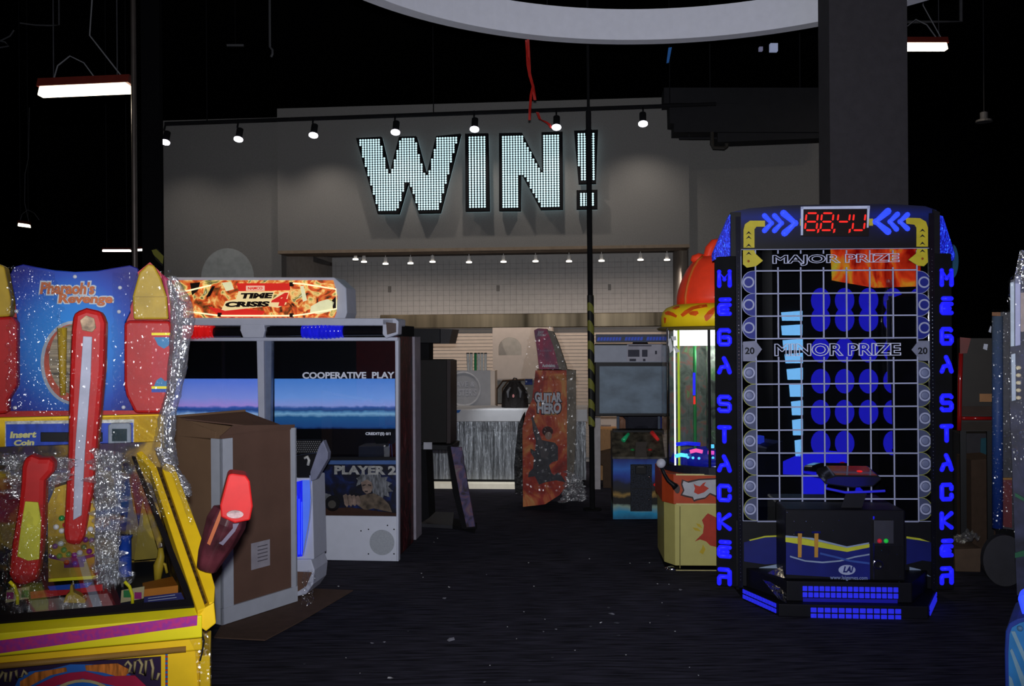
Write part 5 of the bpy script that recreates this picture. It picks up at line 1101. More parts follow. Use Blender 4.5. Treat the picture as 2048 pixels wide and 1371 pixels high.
part('lower_shelf', MB().prism([FT.at(x, y, -0.005) for x, y in [(549, 914), (793, 914), (793, 920), (549, 920)]], (0, 0.2, 0)), M['black'], T)
gr = mat('perforated_metal', (0.16, 0.16, 0.17), 0.35, 0.6)
mb = MB()
for i in range(13):
    for j in range(6): mb.dome(FT.at(589+i*4.2+(2 if j % 2 else 0), 883+j*4, -0.02), 0.0062, 0.002, 6)
o = part('speaker_grille', mb, gr, T); o['kind'] = 'stuff'
poly('grille_plate', FT, rect(585, 879, 642, 908), -0.018, 0.02, M['black'], T)
# posts, bars, crossbar tube
poly('centre_post', FT, [(513, 675), (527, 675), (529, 845), (517, 845)], -0.03, 0.06, wh, T, bev=0.003)
poly('centre_post', FT, [(527, 675), (543, 678), (541, 845), (529, 845)], 0.0, 0.06, mat('blue_grey_post', (0.14, 0.17, 0.26), 0.4), T)
poly('right_post', FT, [(790, 676), (797, 676), (797, 1122), (793, 1122)], -0.02, 0.06, wh, T, bev=0.003)
poly('top_bar', FT, [(230, 636), (788, 636), (788, 651), (230, 651)], -0.10, 0.40, wh, T, bev=0.01)
poly('lower_bar', FT, [(230, 675), (795, 674), (795, 681), (230, 682)], -0.04, 0.08, wh, T, bev=0.003)
z_c = FT.at(600, 663, -0.05).z
for a_, b_ in ((200, 482), (531, 770)):
    mb = MB(); mb.tube([(FT.at(a_, 663, -0.05).x, -0.03, z_c), (FT.at(b_, 663, -0.05).x, -0.03, z_c)], 0.040, 16); part('crossbar_tube', mb, mat('gloss_black_tube', (0.006, 0.006, 0.008), 0.12, coat=0.6), T, smooth=False)
poly('bar_bracket', FT, [(481, 648), (528, 648), (530, 660), (526, 675), (486, 675), (480, 660)], -0.10, 0.12, wh, T, bev=0.006)
mb = MB(); ex = FT.at(770, 660, -0.1).x
mb.prism([FT.at(a, b, -0.10) for a, b in [(765, 637), (790, 636), (797, 642), (796, 668), (772, 676), (765, 668)]], (0, 0.12, 0)); part('end_cap', mb, wh, T, bev=0.005)
poly('end_cap_inset', FT, [(772, 644), (792, 646), (792, 664), (774, 669)], -0.106, 0.008, mat('brown_inset', (0.08, 0.055, 0.05), 0.3), T)
for px, mm, nm in ((645, 'bluegl', 'blue'), (386, 'redled', 'red')):
    c = FT.at(px, 662, -0.07); mb = MB(); w = 0.155
    R = Matrix.Rotation(math.radians(90), 3, 'Y')
    prof = [(0.02, -w)]+[(0.048+0.004*math.cos(k*2.1)+0.010*math.sin(math.pi*k/30), -w+2*w*k/30) for k in range(31)]+[(0.02, w)]
    mb.lathe(prof, (c.x, -0.06, c.z), 20, rot=R)
    part('beacon_lamp', mb, mat(nm+'_beacon', (0.01, 0.01, 0.4) if nm == 'blue' else (0.45, 0.01, 0.01), 0.15, emis=(0.01, 0.015, 0.9) if nm == 'blue' else (0.9, 0.01, 0.01), es=0.38, var=0.6, scale=8, coat=0.8, stretch=(12, 1, 1)), T, smooth=True, label=nm+' ribbed beacon lamp')
# marquee
YM = 0.05
poly('marquee_box', FT, [(310, 554), (668, 554), (692, 575), (694, 625), (690, 637), (310, 637)], YM, 0.28, wh, T, bev=0.01)
mqa = poly('marquee_face', FT, [(330, 560), (666, 560), (674, 590), (672, 625), (668, 635), (330, 635)], YM-0.012, 0.012, art('fiery_collage', [(0.30, (0.02, 0.008, 0.004)), (0.38, (0.20, 0.05, 0.01)), (0.44, (0.50, 0.05, 0.012)), (0.52, (0.62, 0.20, 0.04)), (0.58, (0.80, 0.52, 0.18)), (0.64, (0.35, 0.30, 0.08)), (0.70, (0.06, 0.05, 0.02)), (0.76, (0.7, 0.65, 0.4))], 9.0, 1.8, 6, emis=0.62, rough=0.3), T)
redp = mat('marquee_red', (0.3, 0.01, 0.01), 0.3, emis=(0.62, 0.02, 0.012), es=0.75); crm = mat('marquee_cream', (0.3, 0.25, 0.15), 0.3, emis=(0.85, 0.66, 0.32), es=0.8)
poly('marquee_shape', FT, [(415, 612), (440, 618), (480, 615), (530, 622), (520, 634), (440, 634)], YM-0.016, 0.004, redp, mqa)
poly('marquee_shape', FT, [(472, 566), (580, 566), (580, 580), (478, 582)], YM-0.016, 0.004, redp, mqa)
poly('title_plate', FT, [(443, 619), (451, 602), (472, 598), (477, 582), (549, 582), (545, 596), (541, 603), (560, 584), (578, 583), (572, 608), (556, 615), (535, 612), (450, 621)], YM-0.020, 0.004, crm, mqa)
bkm = mat('marquee_black', (0.01, 0.005, 0.005), 0.4)
text('title_lettering', 'TIME', FT, (479, 585, 543, 597), YM-0.024, bkm, mqa, 0.004, bold=0.06, shear=0.35)
text('title_lettering', 'CRISIS', FT, (449, 602, 537, 614), YM-0.024, bkm, mqa, 0.004, bold=0.06, shear=0.35)
text('title_number', '4', FT, (540, 585, 572, 612), YM-0.026, redp, mqa, 0.005, bold=0.05, shear=0.35)
poly('name_plate', FT, rect(492, 571, 529, 581), YM-0.02, 0.004, mat('plate_cream', (0.3, 0.2, 0.15), 0.3, emis=(0.9, 0.55, 0.4), es=0.7), mqa)
text('plate_lettering', 'NAMCO', FT, (496, 573, 525, 579), YM-0.024, redp, mqa, 0.003, bold=0.03)
neon = mat('cream_neon', (0.5, 0.45, 0.3), 0.3, emis=(1.0, 0.86, 0.50), es=0.95)
mb = MB(); mb.tube([FT.at(a, b, YM-0.03) for a, b in [(586, 566), (610, 568), (672, 578), (673, 617), (610, 628), (586, 631), (440, 631), (372, 622)]], 0.006, 6); part('neon_outline', mb, neon, mqa)
mb = MB(); mb.tube([FT.at(a, b, YM-0.03) for a, b in [(330, 586), (376, 581), (422, 570)]], 0.006, 6); part('neon_outline', mb, neon, mqa)
for c in ((438, 629), (582, 568), (582, 630)):
    mb = MB(); mb.prism([FT.at(a, b, YM-0.04) for a, b in rect(c[0]-3, c[1]-4, c[0]+3, c[1]+4)], (0, 0.03, 0)); part('neon_clip', mb, bkm, mqa)
for pp in ([(600, 572), (607, 571), (614, 600), (606, 603)], [(622, 612), (640, 602), (655, 598), (668, 604), (662, 622), (636, 628), (620, 624)], [(444, 565), (462, 563), (468, 578), (452, 582)]): poly('marquee_shape', FT, pp, YM-0.015, 0.003, mat('marquee_pale_green', (0.3, 0.3, 0.2), 0.3, emis=(0.75, 0.72, 0.42), es=0.75, var=0.3), mqa)
for pp in ([(412, 594), (424, 572), (430, 572), (420, 592)], [(664, 600), (672, 592), (672, 618), (666, 620)], [(380, 566), (400, 564), (396, 580), (384, 590)]): poly('marquee_shape', FT, pp, YM-0.015, 0.003, bkm, mqa)
# right side
side = art('side_art', [(0.4, (0.01, 0.006, 0.008)), (0.55, (0.06, 0.008, 0.012)), (0.68, (0.14, 0.03, 0.03)), (0.8, (0.2, 0.2, 0.22))], 7, 2, 4, stretch=(1, 2, 1))
mb = MB(); zT = FT.at(797, 672).z; mb.prism([(xR-0.03, 0.03, 0.04), (xR-0.03, 0.55, 0.04), (xR-0.03, 0.55, zT), (xR-0.03, 0.03, zT)], (0.025, 0, 0)); part('side_panel', mb, side, T)
mb = MB(); mb.prism([(xR-0.03, 0.55, 0.05), (xR-0.03, 0.78, 0.05), (xR-0.03, 0.78, zT), (xR-0.03, 0.55, zT)], (0.045, 0, 0)); part('side_edge', mb, mat('lilac_edge', (0.22, 0.20, 0.24), 0.5), T, bev=0.004)
poly('foot', FT, rect(700, 1118, 790, 1126), 0.1, 0.3, M['black'], T)
# gun pedestal
FG = Frame(-1.36, 6.12, -8, 0.013)
G = thing('gun_pedestal', 'white pedestal with a blue lit side and a slanting gun holster', 'pedestal', FG)
def pg(nm, pix, y, t, m, **k): return poly(nm, FG, pix, y, t, m, G, **k)
pg('pedestal_body', [(560, 955), (624, 955), (628, 1118), (560, 1118)], 0.02, 0.25, wh, bev=0.006)
pg('blue_light_panel', [(585, 965), (605, 960), (604, 1112), (586, 1114)], 0.0, 0.02, mat('blue_acrylic', (0.01, 0.01, 0.3), 0.15, emis=(0.01, 0.02, 0.95), es=0.6, var=0.6, scale=12, stretch=(9, 1, 1)))
pg('blue_light_panel', [(605, 960), (621, 960), (616, 1060), (606, 1110)], -0.005, 0.02, mat('light_blue_acrylic', (0.05, 0.1, 0.4), 0.2, emis=(0.06, 0.14, 0.75), es=0.65, var=0.3, scale=5))
for i in range(4):
    mb = MB(); mb.tube([FG.at(588+i*5, 985+i*6, -0.008), FG.at(588+i*5, 1108, -0.008)], 0.004, 6); part('light_line', mb, M['bluegl2'], G)
pg('pedestal_foot', [(566, 1118), (622, 1118), (629, 1140), (626, 1168), (612, 1188), (566, 1198)], 0.0, 0.26, wh, bev=0.006)
pg('foot_inset', [(584, 1142), (624, 1144), (612, 1172), (590, 1186)], -0.006, 0.008, bx)
pg('holster', [(620, 944), (638, 892), (646, 880), (656, 905), (655, 918), (632, 958), (622, 962)], -0.02, 0.06, mat('grey_blue_holster', (0.16, 0.17, 0.25), 0.35), bev=0.004)
pg('light_gun', [(586, 912), (612, 908), (632, 906), (640, 915), (630, 940), (618, 960), (600, 962), (590, 950), (586, 930)], 0.03, 0.06, M['black'], bev=0.008)
mb = MB(); mb.tube([FG.at(a, b, 0.02) for a, b in [(609, 916), (615, 913), (618, 920), (616, 930)]], 0.010, 8); part('gun_trigger_guard', mb, mat('white_guard', (0.4, 0.4, 0.4), 0.4), G, smooth=True)
mb = MB(); mb.tube([FG.at(a, b, -0.03) for a, b in [(620, 950), (623, 1000), (619, 1040), (612, 1078), (606, 1110)]], 0.004, 6); part('gun_cable', mb, mat('pale_cable', (0.3, 0.33, 0.5), 0.4), G)
# ================================================================ BLACK CABINET BEHIND THE SHOOTING GAME
FK = Frame(-0.66, 8.35, -6)
B = thing('black_arcade', 'black arcade cabinet with a hooded top and slanted printed leg panel', 'arcade machine', FK)
def pk(nm, pix, y, t, m, par=B, F=FK, **k): return poly(nm, F, pix, y, t, m, par, **k)
pk('hood', [(780, 657), (880, 657), (880, 686), (780, 686)], 0.0, 0.4, M['black'], bev=0.006)
pk('hood_side', [(880, 657), (905, 658), (898, 687), (880, 687)], 0.03, 0.36, mat('hood_grey', (0.022, 0.02, 0.022), 0.4))
pk('hood_post', rect(800, 686, 858, 722), 0.15, 0.2, M['matte'])
pk('screen_box', [(832, 719), (893, 719), (893, 885), (832, 885)], 0.0, 0.35, mat('box_black', (0.007, 0.006, 0.006), 0.6), bev=0.004)
pk('screen_box_edge', [(893, 719), (901, 721), (901, 886), (893, 886)], 0.02, 0.34, mat('box_edge_brown', (0.022, 0.015, 0.016), 0.5))
pk('control_shelf', [(842, 888), (905, 890), (903, 900), (842, 899)], -0.1, 0.4, M['black'], bev=0.004)
pk('label_plate', rect(847, 884, 864, 898), -0.12, 0.01, mat('pale_plate', (0.30, 0.30, 0.34), 0.5))
la = art('leg_art', [(0.35, (0.03, 0.02, 0.03)), (0.5, (0.06, 0.05, 0.12)), (0.62, (0.12, 0.06, 0.09)), (0.75, (0.13, 0.12, 0.12))], 9, 1.5, 4)
pk('leg_panel', [(900, 893), (923, 894), (931, 945), (941, 1000), (950, 1052), (932, 1054), (918, 990)], -0.32, 0.03, la)
pk('leg_frame', [(894, 893), (901, 893), (919, 990), (933, 1054), (924, 1057), (905, 980)], -0.33, 0.05, M['matte'])
pk('pedestal', [(842, 896), (852, 896), (858, 1035), (842, 1045)], 0.0, 0.3, M['matte'])
part('base_plate', MB().prism([FK.low(x, y, 0.03) for x, y in [(838, 1046), (905, 1050), (908, 1024), (846, 1022)]], (0, 0, -0.03)), mat('base_grey', (0.03, 0.03, 0.035), 0.5), B)
part('base_rail', MB().prism([FK.low(x, y, 0.03) for x, y in [(905, 1050), (950, 1058), (952, 1046), (908, 1036)]], (0, 0, -0.03)), M['matte'], B)
pk('leg_feet', [(922, 1040), (953, 1046), (953, 1056), (926, 1058)], -0.30, 0.03, M['matte'])

# ================================================================ ORANGE GUITAR GAME CABINET
FH = Frame(0.33, 9.35, -4)
H = thing('guitar_arcade', 'tall orange guitar game cabinet side printed with a leaping guitarist, in dull wrap', 'arcade machine', FH)
def ph(nm, pix, y, t, m, par=H, **k): return poly(nm, FH, pix, y, t, m, par, **k)
ob = art('orange_flame_art', [(0.3, (0.15, 0.010, 0.008)), (0.45, (0.30, 0.022, 0.012)), (0.56, (0.42, 0.10, 0.03)), (0.68, (0.46, 0.24, 0.07)), (0.8, (0.25, 0.05, 0.02))], 4.0, 1.6, 5, stretch=(1.2, 1, 0.8), rough=0.35)
mainp = [(1071, 740), (1133, 740), (1134, 800), (1134, 972), (1118, 990), (1090, 1008), (1046, 1013), (1045, 855), (1052, 825), (1064, 800)]
ph('cabinet_side', mainp, 0.0, 0.5, ob)
ph('upper_side', [(1068, 660), (1076, 656), (1093, 657), (1106, 690), (1114, 720), (1118, 738), (1078, 738), (1074, 700)], 0.01, 0.4, art('maroon_art', [(0.35, (0.13, 0.045, 0.10)), (0.6, (0.32, 0.03, 0.09)), (0.8, (0.42, 0.09, 0.16))], 5, 1, 3, rough=0.35))
wt = mat('guitar_white', (0.40, 0.42, 0.50), 0.4); edk = mat('edge_dark', (0.02, 0.015, 0.03), 0.5)
for s, bx_, c in (('GUITAR', (1070, 783, 1123, 803), 0.06), ('HERO', (1075, 803, 1122, 825), 0.06)):
    text('title_shadow', s, FH, (bx_[0]-2, bx_[1]-2, bx_[2]+2, bx_[3]+2), -0.001, edk, H, 0.004, bold=0.09, arc=-0.12)
    text('title_lettering', s, FH, bx_, -0.004, wt, H, 0.004, bold=0.05, arc=-0.12)
text('subtitle_lettering', 'ARCADE', FH, (1089, 825, 1113, 830), -0.004, mat('gold_ink', (0.35, 0.2, 0.05), 0.5), H, 0.003, bold=0.03)
for s, bx_ in (('RAW', (1076, 661, 1087, 667)), ('THRILLS', (1074, 667, 1091, 672))): text('maker_lettering', s, FH, bx_, 0.008, mat('pale_ink', (0.3, 0.3, 0.36), 0.5), H, 0.003, bold=0.04, shear=0.2)
text('maker_lettering', 'KONAMI', FH, (1080, 699, 1103, 703), 0.008, mat('lilac_ink', (0.22, 0.12, 0.2), 0.5), H, 0.003, bold=0.03)
text('maker_lettering', 'Activision', FH, (1084, 727, 1110, 734), 0.008, wt, H, 0.003, bold=0.05)
nv = mat('figure_navy', (0.022, 0.024, 0.036), 0.5, var=0.4, scale=20); fc = mat('figure_face', (0.20, 0.13, 0.11), 0.5)
fig = ph('printed_guitarist', [(1063, 832), (1067, 834), (1070, 850), (1078, 878), (1086, 880), (1096, 882), (1110, 885), (1116, 893), (1116, 920), (1104, 924), (1098, 930), (1103, 945), (1108, 950), (1116, 944), (1124, 952), (1132, 964), (1112, 960), (1090, 964), (1078, 969), (1070, 952), (1056, 954), (1058, 944), (1066, 936), (1068, 915), (1061, 904), (1061, 896), (1070, 902), (1072, 882), (1066, 860)], -0.003, 0.004, nv)
ph('printed_hair', ell(1095, 862, 11, 10, 16), -0.005, 0.003, mat('figure_hair', (0.04, 0.012, 0.014), 0.6), fig); ph('printed_face', ell(1097, 871, 7, 8, 14), -0.007, 0.003, fc, fig)
ph('printed_guitar', [(1062, 835), (1066, 834), (1090, 895), (1098, 905), (1094, 918), (1082, 914), (1080, 900)], -0.007, 0.003, mat('printed_guitar_grey', (0.05, 0.045, 0.055), 0.5), fig)
ph('wrapped_flank', [(1094, 660), (1106, 662), (1118, 690), (1130, 725), (1134, 740), (1152, 742), (1152, 860), (1148, 940), (1140, 975), (1134, 972), (1133, 740), (1118, 738), (1106, 692)], 0.04, 0.45, mat('wrapped_tan', (0.13, 0.115, 0.095), 0.5, var=0.5, scale=7, stretch=(1.6, 1, 0.6), bump=0.5, bscale=9))
ph('front_wrapped_side', [(1036, 850), (1046, 828), (1046, 985), (1030, 985), (1028, 930)], 0.05, 0.4, mat('wrapped_black', (0.012, 0.012, 0.014), 0.3, bump=0.6, bscale=18))  # black wrap along the front side of the cabinet
def wrap(nm, F, quad, y, amp, sc, seed, m, par): return sheet(nm, F, [(a, b, y) for a, b in quad], 30, 50, amp, sc, m, par, seed)
wrap('wrap_film', FH, [(1062, 652), (1112, 652), (1156, 760), (1040, 760)], -0.03, 0.02, 5, 21, M['filmdull'], H)
wrap('wrap_film', FH, [(1050, 755), (1156, 748), (1152, 985), (1030, 990)], -0.03, 0.02, 5, 23, M['filmdull'], H)
wrap('wrap_film', FH, [(1134, 940), (1165, 955), (1175, 1000), (1120, 1005)], -0.06, 0.05, 6, 24, M['filmheavy'], H)

# ================================================================ SHOOTING RANGE GAME WITH A BIG SCREEN
FS = Frame(1.16, 8.75, -4)
S = thing('screen_arcade', 'arcade machine with a big blank grey screen over a tropical beach print cabinet', 'arcade machine', FS)
def ps(nm, pix, y, t, m, par=S, **k): return poly(nm, FS, pix, y, t, m, par, **k)
sb = ps('screen_housing', rect(1190, 687, 1352, 832), 0.35, 0.25, M['black'], bev=0.006)
ps('blank_screen', rect(1199, 732, 1345, 826), 0.34, 0.012, mat('grey_screen_film', (0.115, 0.16, 0.215), 0.28, var=0.35, scale=5, coat=0.3, bump=0.06, bscale=3, stretch=(1, 1, 1.6)), sb)
ps('header_strip', rect(1189, 690, 1345, 724), 0.33, 0.02, mat('pale_header', (0.27, 0.29, 0.36), 0.4, var=0.06), sb)
ps('paper_sheet', rect(1254, 688, 1325, 722), 0.325, 0.003, mat('paper_sheet', (0.33, 0.32, 0.38), 0.6), sb)
for q in (rect(1257, 690, 1303, 692), rect(1256, 699, 1279, 713), rect(1284, 699, 1295, 713), rect(1259, 717, 1272, 722), rect(1286, 717, 1291, 722), rect(1310, 701, 1314, 708)):
    ps('paper_print', q, 0.322, 0.002, mat('paper_ink', (0.03, 0.03, 0.05), 0.6), sb)
ps('marquee_strip', rect(1192, 668, 1345, 684), 0.36, 0.15, mat('marquee_navy', (0.02, 0.03, 0.07), 0.4), sb)
text('marquee_lettering', 'IIIIIIII IIIIII IIIIIIII', FS, (1194, 673, 1340, 681), 0.358, mat('blue_marquee_ink', (0.01, 0.04, 0.30), 0.4, emis=(0.01, 0.04, 0.4), es=0.3), sb, 0.003, bold=0.05, shear=0.25)
for x in (1236, 1318):
    mb = MB(); a = FS.at(x, 830, 0.48); mb.tube([(a.x, a.y, 0), (a.x, a.y, a.z+0.02)], 0.014, 10); part('stand_post', mb, mat('blue_grey_tube', (0.08, 0.10, 0.14), 0.4), S)
beach = ramp_z('beach_print', [(0, (0.004, 0.10, 0.22)), (0.10, (0.01, 0.26, 0.48)), (0.2, (0.24, 0.34, 0.28)), (0.25, (0.004, 0.004, 0.004)), (0.36, (0.004, 0.004, 0.004)), (0.41, (0.30, 0.18, 0.04)), (0.46, (0.012, 0.010, 0.006)), (0.6, (0.006, 0.008, 0.03)), (0.70, (0.01, 0.04, 0.30)), (0.8, (0.02, 0.12, 0.50)), (1, (0.004, 0.012, 0.16))], FS.at(1270, 1038).z, FS.at(1270, 916).z, wob=0.14, wscale=6, rough=0.3)
ps('pedestal_front', [(1226, 917), (1328, 917), (1328, 1037), (1226, 1038)], 0.0, 0.5, beach)
zq = FS.at(1275, 917, 0).z; zr2 = FS.at(1275, 862, 0.3).z
mb = MB(); xa_, xb_ = FS.at(1225, 917).x, FS.at(1330, 917).x
mb.prism([(xa_, -0.01, zq), (xa_, -0.01, zq+0.02), (xa_, 0.30, zr2-0.01), (xa_, 0.5, zr2-0.01), (xa_, 0.5, zq)], (xb_-xa_, 0, 0)); part('control_panel', mb, mat('panel_map_print', (0.05, 0.042, 0.03), 0.35, var=0.8, scale=16, coat=0.4), S)
n_cp = Vector((0, -(zr2-zq-0.03), 0.31)).normalized(); p_cp = Vector((0, -0.01, zq+0.02))
ps('panel_back', rect(1226, 860, 1328, 868), 0.31, 0.2, M['black'])
for nm, (c, d), col in (('green', ((1246, 872), (1257, 884)), (0.01, 0.25, 0.10)), ('red', ((1304, 868), (1316, 884)), (0.5, 0.02, 0.02))):
    a = FS.on(c[0] if nm == 'red' else c[0], c[1] if nm == 'red' else d[1], p_cp, n_cp); b = FS.on(d[0], d[1] if nm == 'red' else c[1], p_cp, n_cp)
    mb = MB(); mb.tube([a+n_cp*0.02, b+n_cp*0.03], [0.022, 0.014], 10); part('mounted_gun', mb, mat(nm+'_gun', col, 0.2, coat=0.8, emis=col, es=0.25), S, smooth=True, label=nm+' transparent gun')
for c, m_ in (((1265, 899), 'green_bulb'), ((1300, 899), 'red_bulb')):
    mb = MB(); mb.ball(FS.on(*c, p_cp, n_cp), 0.022, 1, 1, 0.6, 6); part('start_button', mb, M[m_], S, smooth=True)
mb = MB(); mb.prism([FS.on(a, b, p_cp+n_cp*0.004, n_cp) for a, b in [(1270, 914), (1294, 914), (1292, 896), (1296, 884), (1272, 884), (1271, 896)]], n_cp*0.006); part('panel_plate', mb, mat('panel_plate_grey', (0.07, 0.06, 0.055), 0.4), S)
cd_ = mat('speckled_black_steel', (0.016, 0.019, 0.028), 0.4, var=0.9, scale=90, bump=0.3, bscale=200)
dr = ps('coin_door', rect(1261, 928, 1304, 1022), -0.012, 0.012, cd_, bev=0.003)
ps('door_seam', rect(1263, 976, 1303, 978), -0.0135, 0.002, M['black'], dr); ps('coin_return', rect(1271, 931, 1293, 948), -0.02, 0.01, M['black'], dr, bev=0.004)
ps('return_glint', rect(1275, 932, 1288, 934), -0.0225, 0.003, M['chrome'], dr)  # chrome sliver put in as the highlight on the coin return
for c in ((1298, 953), (1298, 999)):
    mb = MB(); mb.dome(FS.at(*c, -0.013), 0.010, 0.006, 10); part('door_lock', mb, M['chrome'], dr, smooth=True)
mb = MB(); mb.tube([FS.at(a, b, -0.06) for a, b in [(1311, 972), (1316, 964), (1322, 956)]], [0.026, 0.016, 0.022], 8); part('holstered_gun', mb, mat('scarlet_gun', (0.5, 0.02, 0.02), 0.3, emis=(0.8, 0.02, 0.02), es=0.2), S, smooth=True, label='red gun hanging at the right')

# person behind it
FPn = Frame(1.30, 9.62, 0)
Pn = thing('person', 'person in a grey shirt standing behind the blank screen, mostly hidden', 'person', FPn)
def skinned(nm, verts, edges, radii, root, m, par, sub=2):
    me = bpy.data.meshes.new(nm); me.from_pydata(verts, edges, []); o = link(nm, me, m, par)
    sk = o.modifiers.new('skin', 'SKIN'); sv = me.skin_vertices[0].data
    for i, r in enumerate(radii): sv[i].radius = (r, r) if not isinstance(r, tuple) else r; sv[i].use_root = (i == root)
    sb_ = o.modifiers.new('sub', 'SUBSURF'); sb_.levels = sub; sb_.render_levels = sub
    return o
skinm = mat('tanned_skin', (0.24, 0.12, 0.075), 0.55)
V = [(0, 0, 0.95), (0, 0, 1.15), (0, 0, 1.34), (0, 0.0, 1.42), (0, -0.01, 1.50), (0, -0.01, 1.57),
     (-0.17, 0, 1.38), (-0.22, -0.01, 1.12), (-0.20, -0.06, 0.88), (0.17, 0, 1.38), (0.23, -0.01, 1.12), (0.24, -0.05, 0.88),
     (-0.10, 0, 0.88), (-0.11, -0.01, 0.48), (-0.11, 0.01, 0.08), (-0.11, -0.12, 0.04), (0.10, 0, 0.88), (0.11, -0.01, 0.48), (0.11, 0.01, 0.08), (0.11, -0.12, 0.04)]
Ed = [(0, 1), (1, 2), (2, 3), (3, 4), (4, 5), (2, 6), (6, 7), (7, 8), (2, 9), (9, 10), (10, 11), (0, 12), (12, 13), (13, 14), (14, 15), (0, 16), (16, 17), (17, 18), (18, 19)]
Rd = [(.15, .10), (.14, .10), (.15, .10), .055, .085, .08, .06, .042, .030, .06, .042, .030, .085, .058, .042, .04, .085, .058, .042, .04]
skinned('body', V, Ed, Rd, 0, skinm, Pn)
shirt = mat('grey_shirt', (0.075, 0.078, 0.095), 0.8, bump=0.15, bscale=14)
skinned('shirt', [(0, 0, 0.78), (0, 0, 1.12), (0, 0, 1.36), (0, 0, 1.43), (-0.18, 0, 1.38), (-0.215, -0.005, 1.20), (0.18, 0, 1.38), (0.215, -0.005, 1.20)], [(0, 1), (1, 2), (2, 3), (2, 4), (4, 5), (2, 6), (6, 7)], [(.185, .13), (.16, .12), (.165, .12), .07, .075, .062, .075, .062], 0, shirt, Pn)
skinned('trousers', [(0, 0, 0.92), (-0.10, 0, 0.86), (-0.11, -0.01, 0.48), (-0.11, 0.01, 0.12), (0.10, 0, 0.86), (0.11, -0.01, 0.48), (0.11, 0.01, 0.12)], [(0, 1), (1, 2), (2, 3), (0, 4), (4, 5), (5, 6)], [(.16, .12), .10, .072, .06, .10, .072, .06], 0, mat('dark_trousers', (0.02, 0.02, 0.03), 0.8), Pn)
mb = MB(); mb.ball((0, 0.015, 1.585), 0.093, 0.95, 1.05, 1.05, 10); part('hair', mb, mat('dark_hair', (0.02, 0.012, 0.01), 0.8), Pn, smooth=True)
for s in (-1, 1):
    wv_ = Vector((0.20*s if s < 0 else 0.24, -0.06, 0.88))
    for k in range(4):
        mb = MB(); b0 = wv_+Vector(((k-1.5)*0.018, -0.01, -0.06)); mb.tube([b0+Vector((0, 0, 0.05)), b0, b0+Vector((0, -0.008, -0.035)), b0+Vector((0, -0.022, -0.065+0.008*abs(k-1.5)))], [0.011, 0.010, 0.009, 0.007], 8); part('finger', mb, skinm, Pn, smooth=True)
    mb = MB(); b0 = wv_+Vector((-0.032*s*-1, -0.02, -0.03)); mb.tube([wv_+Vector((0, 0, -0.01)), b0, b0+Vector((0.004*s, -0.015, -0.04))], [0.014, 0.011, 0.008], 8); part('thumb', mb, skinm, Pn, smooth=True)
    mb = MB(); mb.ball(wv_+Vector((0, -0.005, -0.035)), 0.038, 1, 0.45, 1.1, 8); part('palm', mb, skinm, Pn, smooth=True)
# things behind, right of the counter
def loose(nm, label, cat, pix, Y, t, m, deg=-5, bev=0.004, group=None, ground=False):
    F0 = Frame(0, Y, 0); c = F0.at(sum(p[0] for p in pix)/len(pix), sum(p[1] for p in pix)/len(pix)); F = Frame(c.x, Y, deg)
    q = [F.at(a, b) for a, b in pix]; zm = min(v.z for v in q)
    for v in q:
        if ground and v.z < zm+0.05: v.z = 0.0
    o = part(nm, MB().prism(q, (0, t, 0)), m, None, F, bev=bev); return tag(o, label, cat, group)
loose('wooden_cabinet', 'light wooden cabinet seen in the gap left of the beach print pedestal', 'cabinet', [(1201, 858), (1234, 858), (1234, 968), (1201, 968)], 11.3, 0.4, mat('light_wood', (0.30, 0.15, 0.05), 0.5, var=0.2, stretch=(8, 1, 1)), ground=True)
loose('brown_carton', 'dark brown carton standing before the light wooden cabinet', 'box', [(1196, 908), (1222, 902), (1238, 905), (1238, 962), (1206, 962), (1206, 930), (1196, 928)], 10.7, 0.3, mat('dark_carton', (0.06, 0.035, 0.022), 0.8), ground=True)
loose('white_panel', 'narrow white upright board just right of the thin pole', 'board', [(1187, 832), (1201, 834), (1201, 952), (1187, 948)], 10.6, 0.03, mat('white_board', (0.36, 0.34, 0.36), 0.6), ground=True)
loose('shelf_board', 'cream shelf board above the light wooden cabinet', 'shelf', [(1201, 832), (1234, 832), (1234, 857), (1201, 857)], 11.7, 0.3, cream)
loose('vent_plate', 'small grey vent plate on the cream shelf board', 'vent', rect(1202, 849, 1222, 853), 11.68, 0.01, mat('vent_grey', (0.2, 0.17, 0.16), 0.6))
for i, px in enumerate((1308, 1321)):
    F0 = Frame(0, 10.0, 0); c = F0.at(px, 845); F = Frame(c.x, 10.0, 0)
    o = part('upright_tube', MB().tube([(0, 0, 0), (0, 0, 0.95)], 0.028 if i == 0 else 0.015, 12), mat('tube_col_%d' % i, (0.34, 0.36, 0.46) if i == 0 else (0.02, 0.03, 0.2), 0.4), None, F); tag(o, ['pale upright tube right of the person behind the screen', 'thin dark blue upright tube beside the pale one'][i], 'tube')

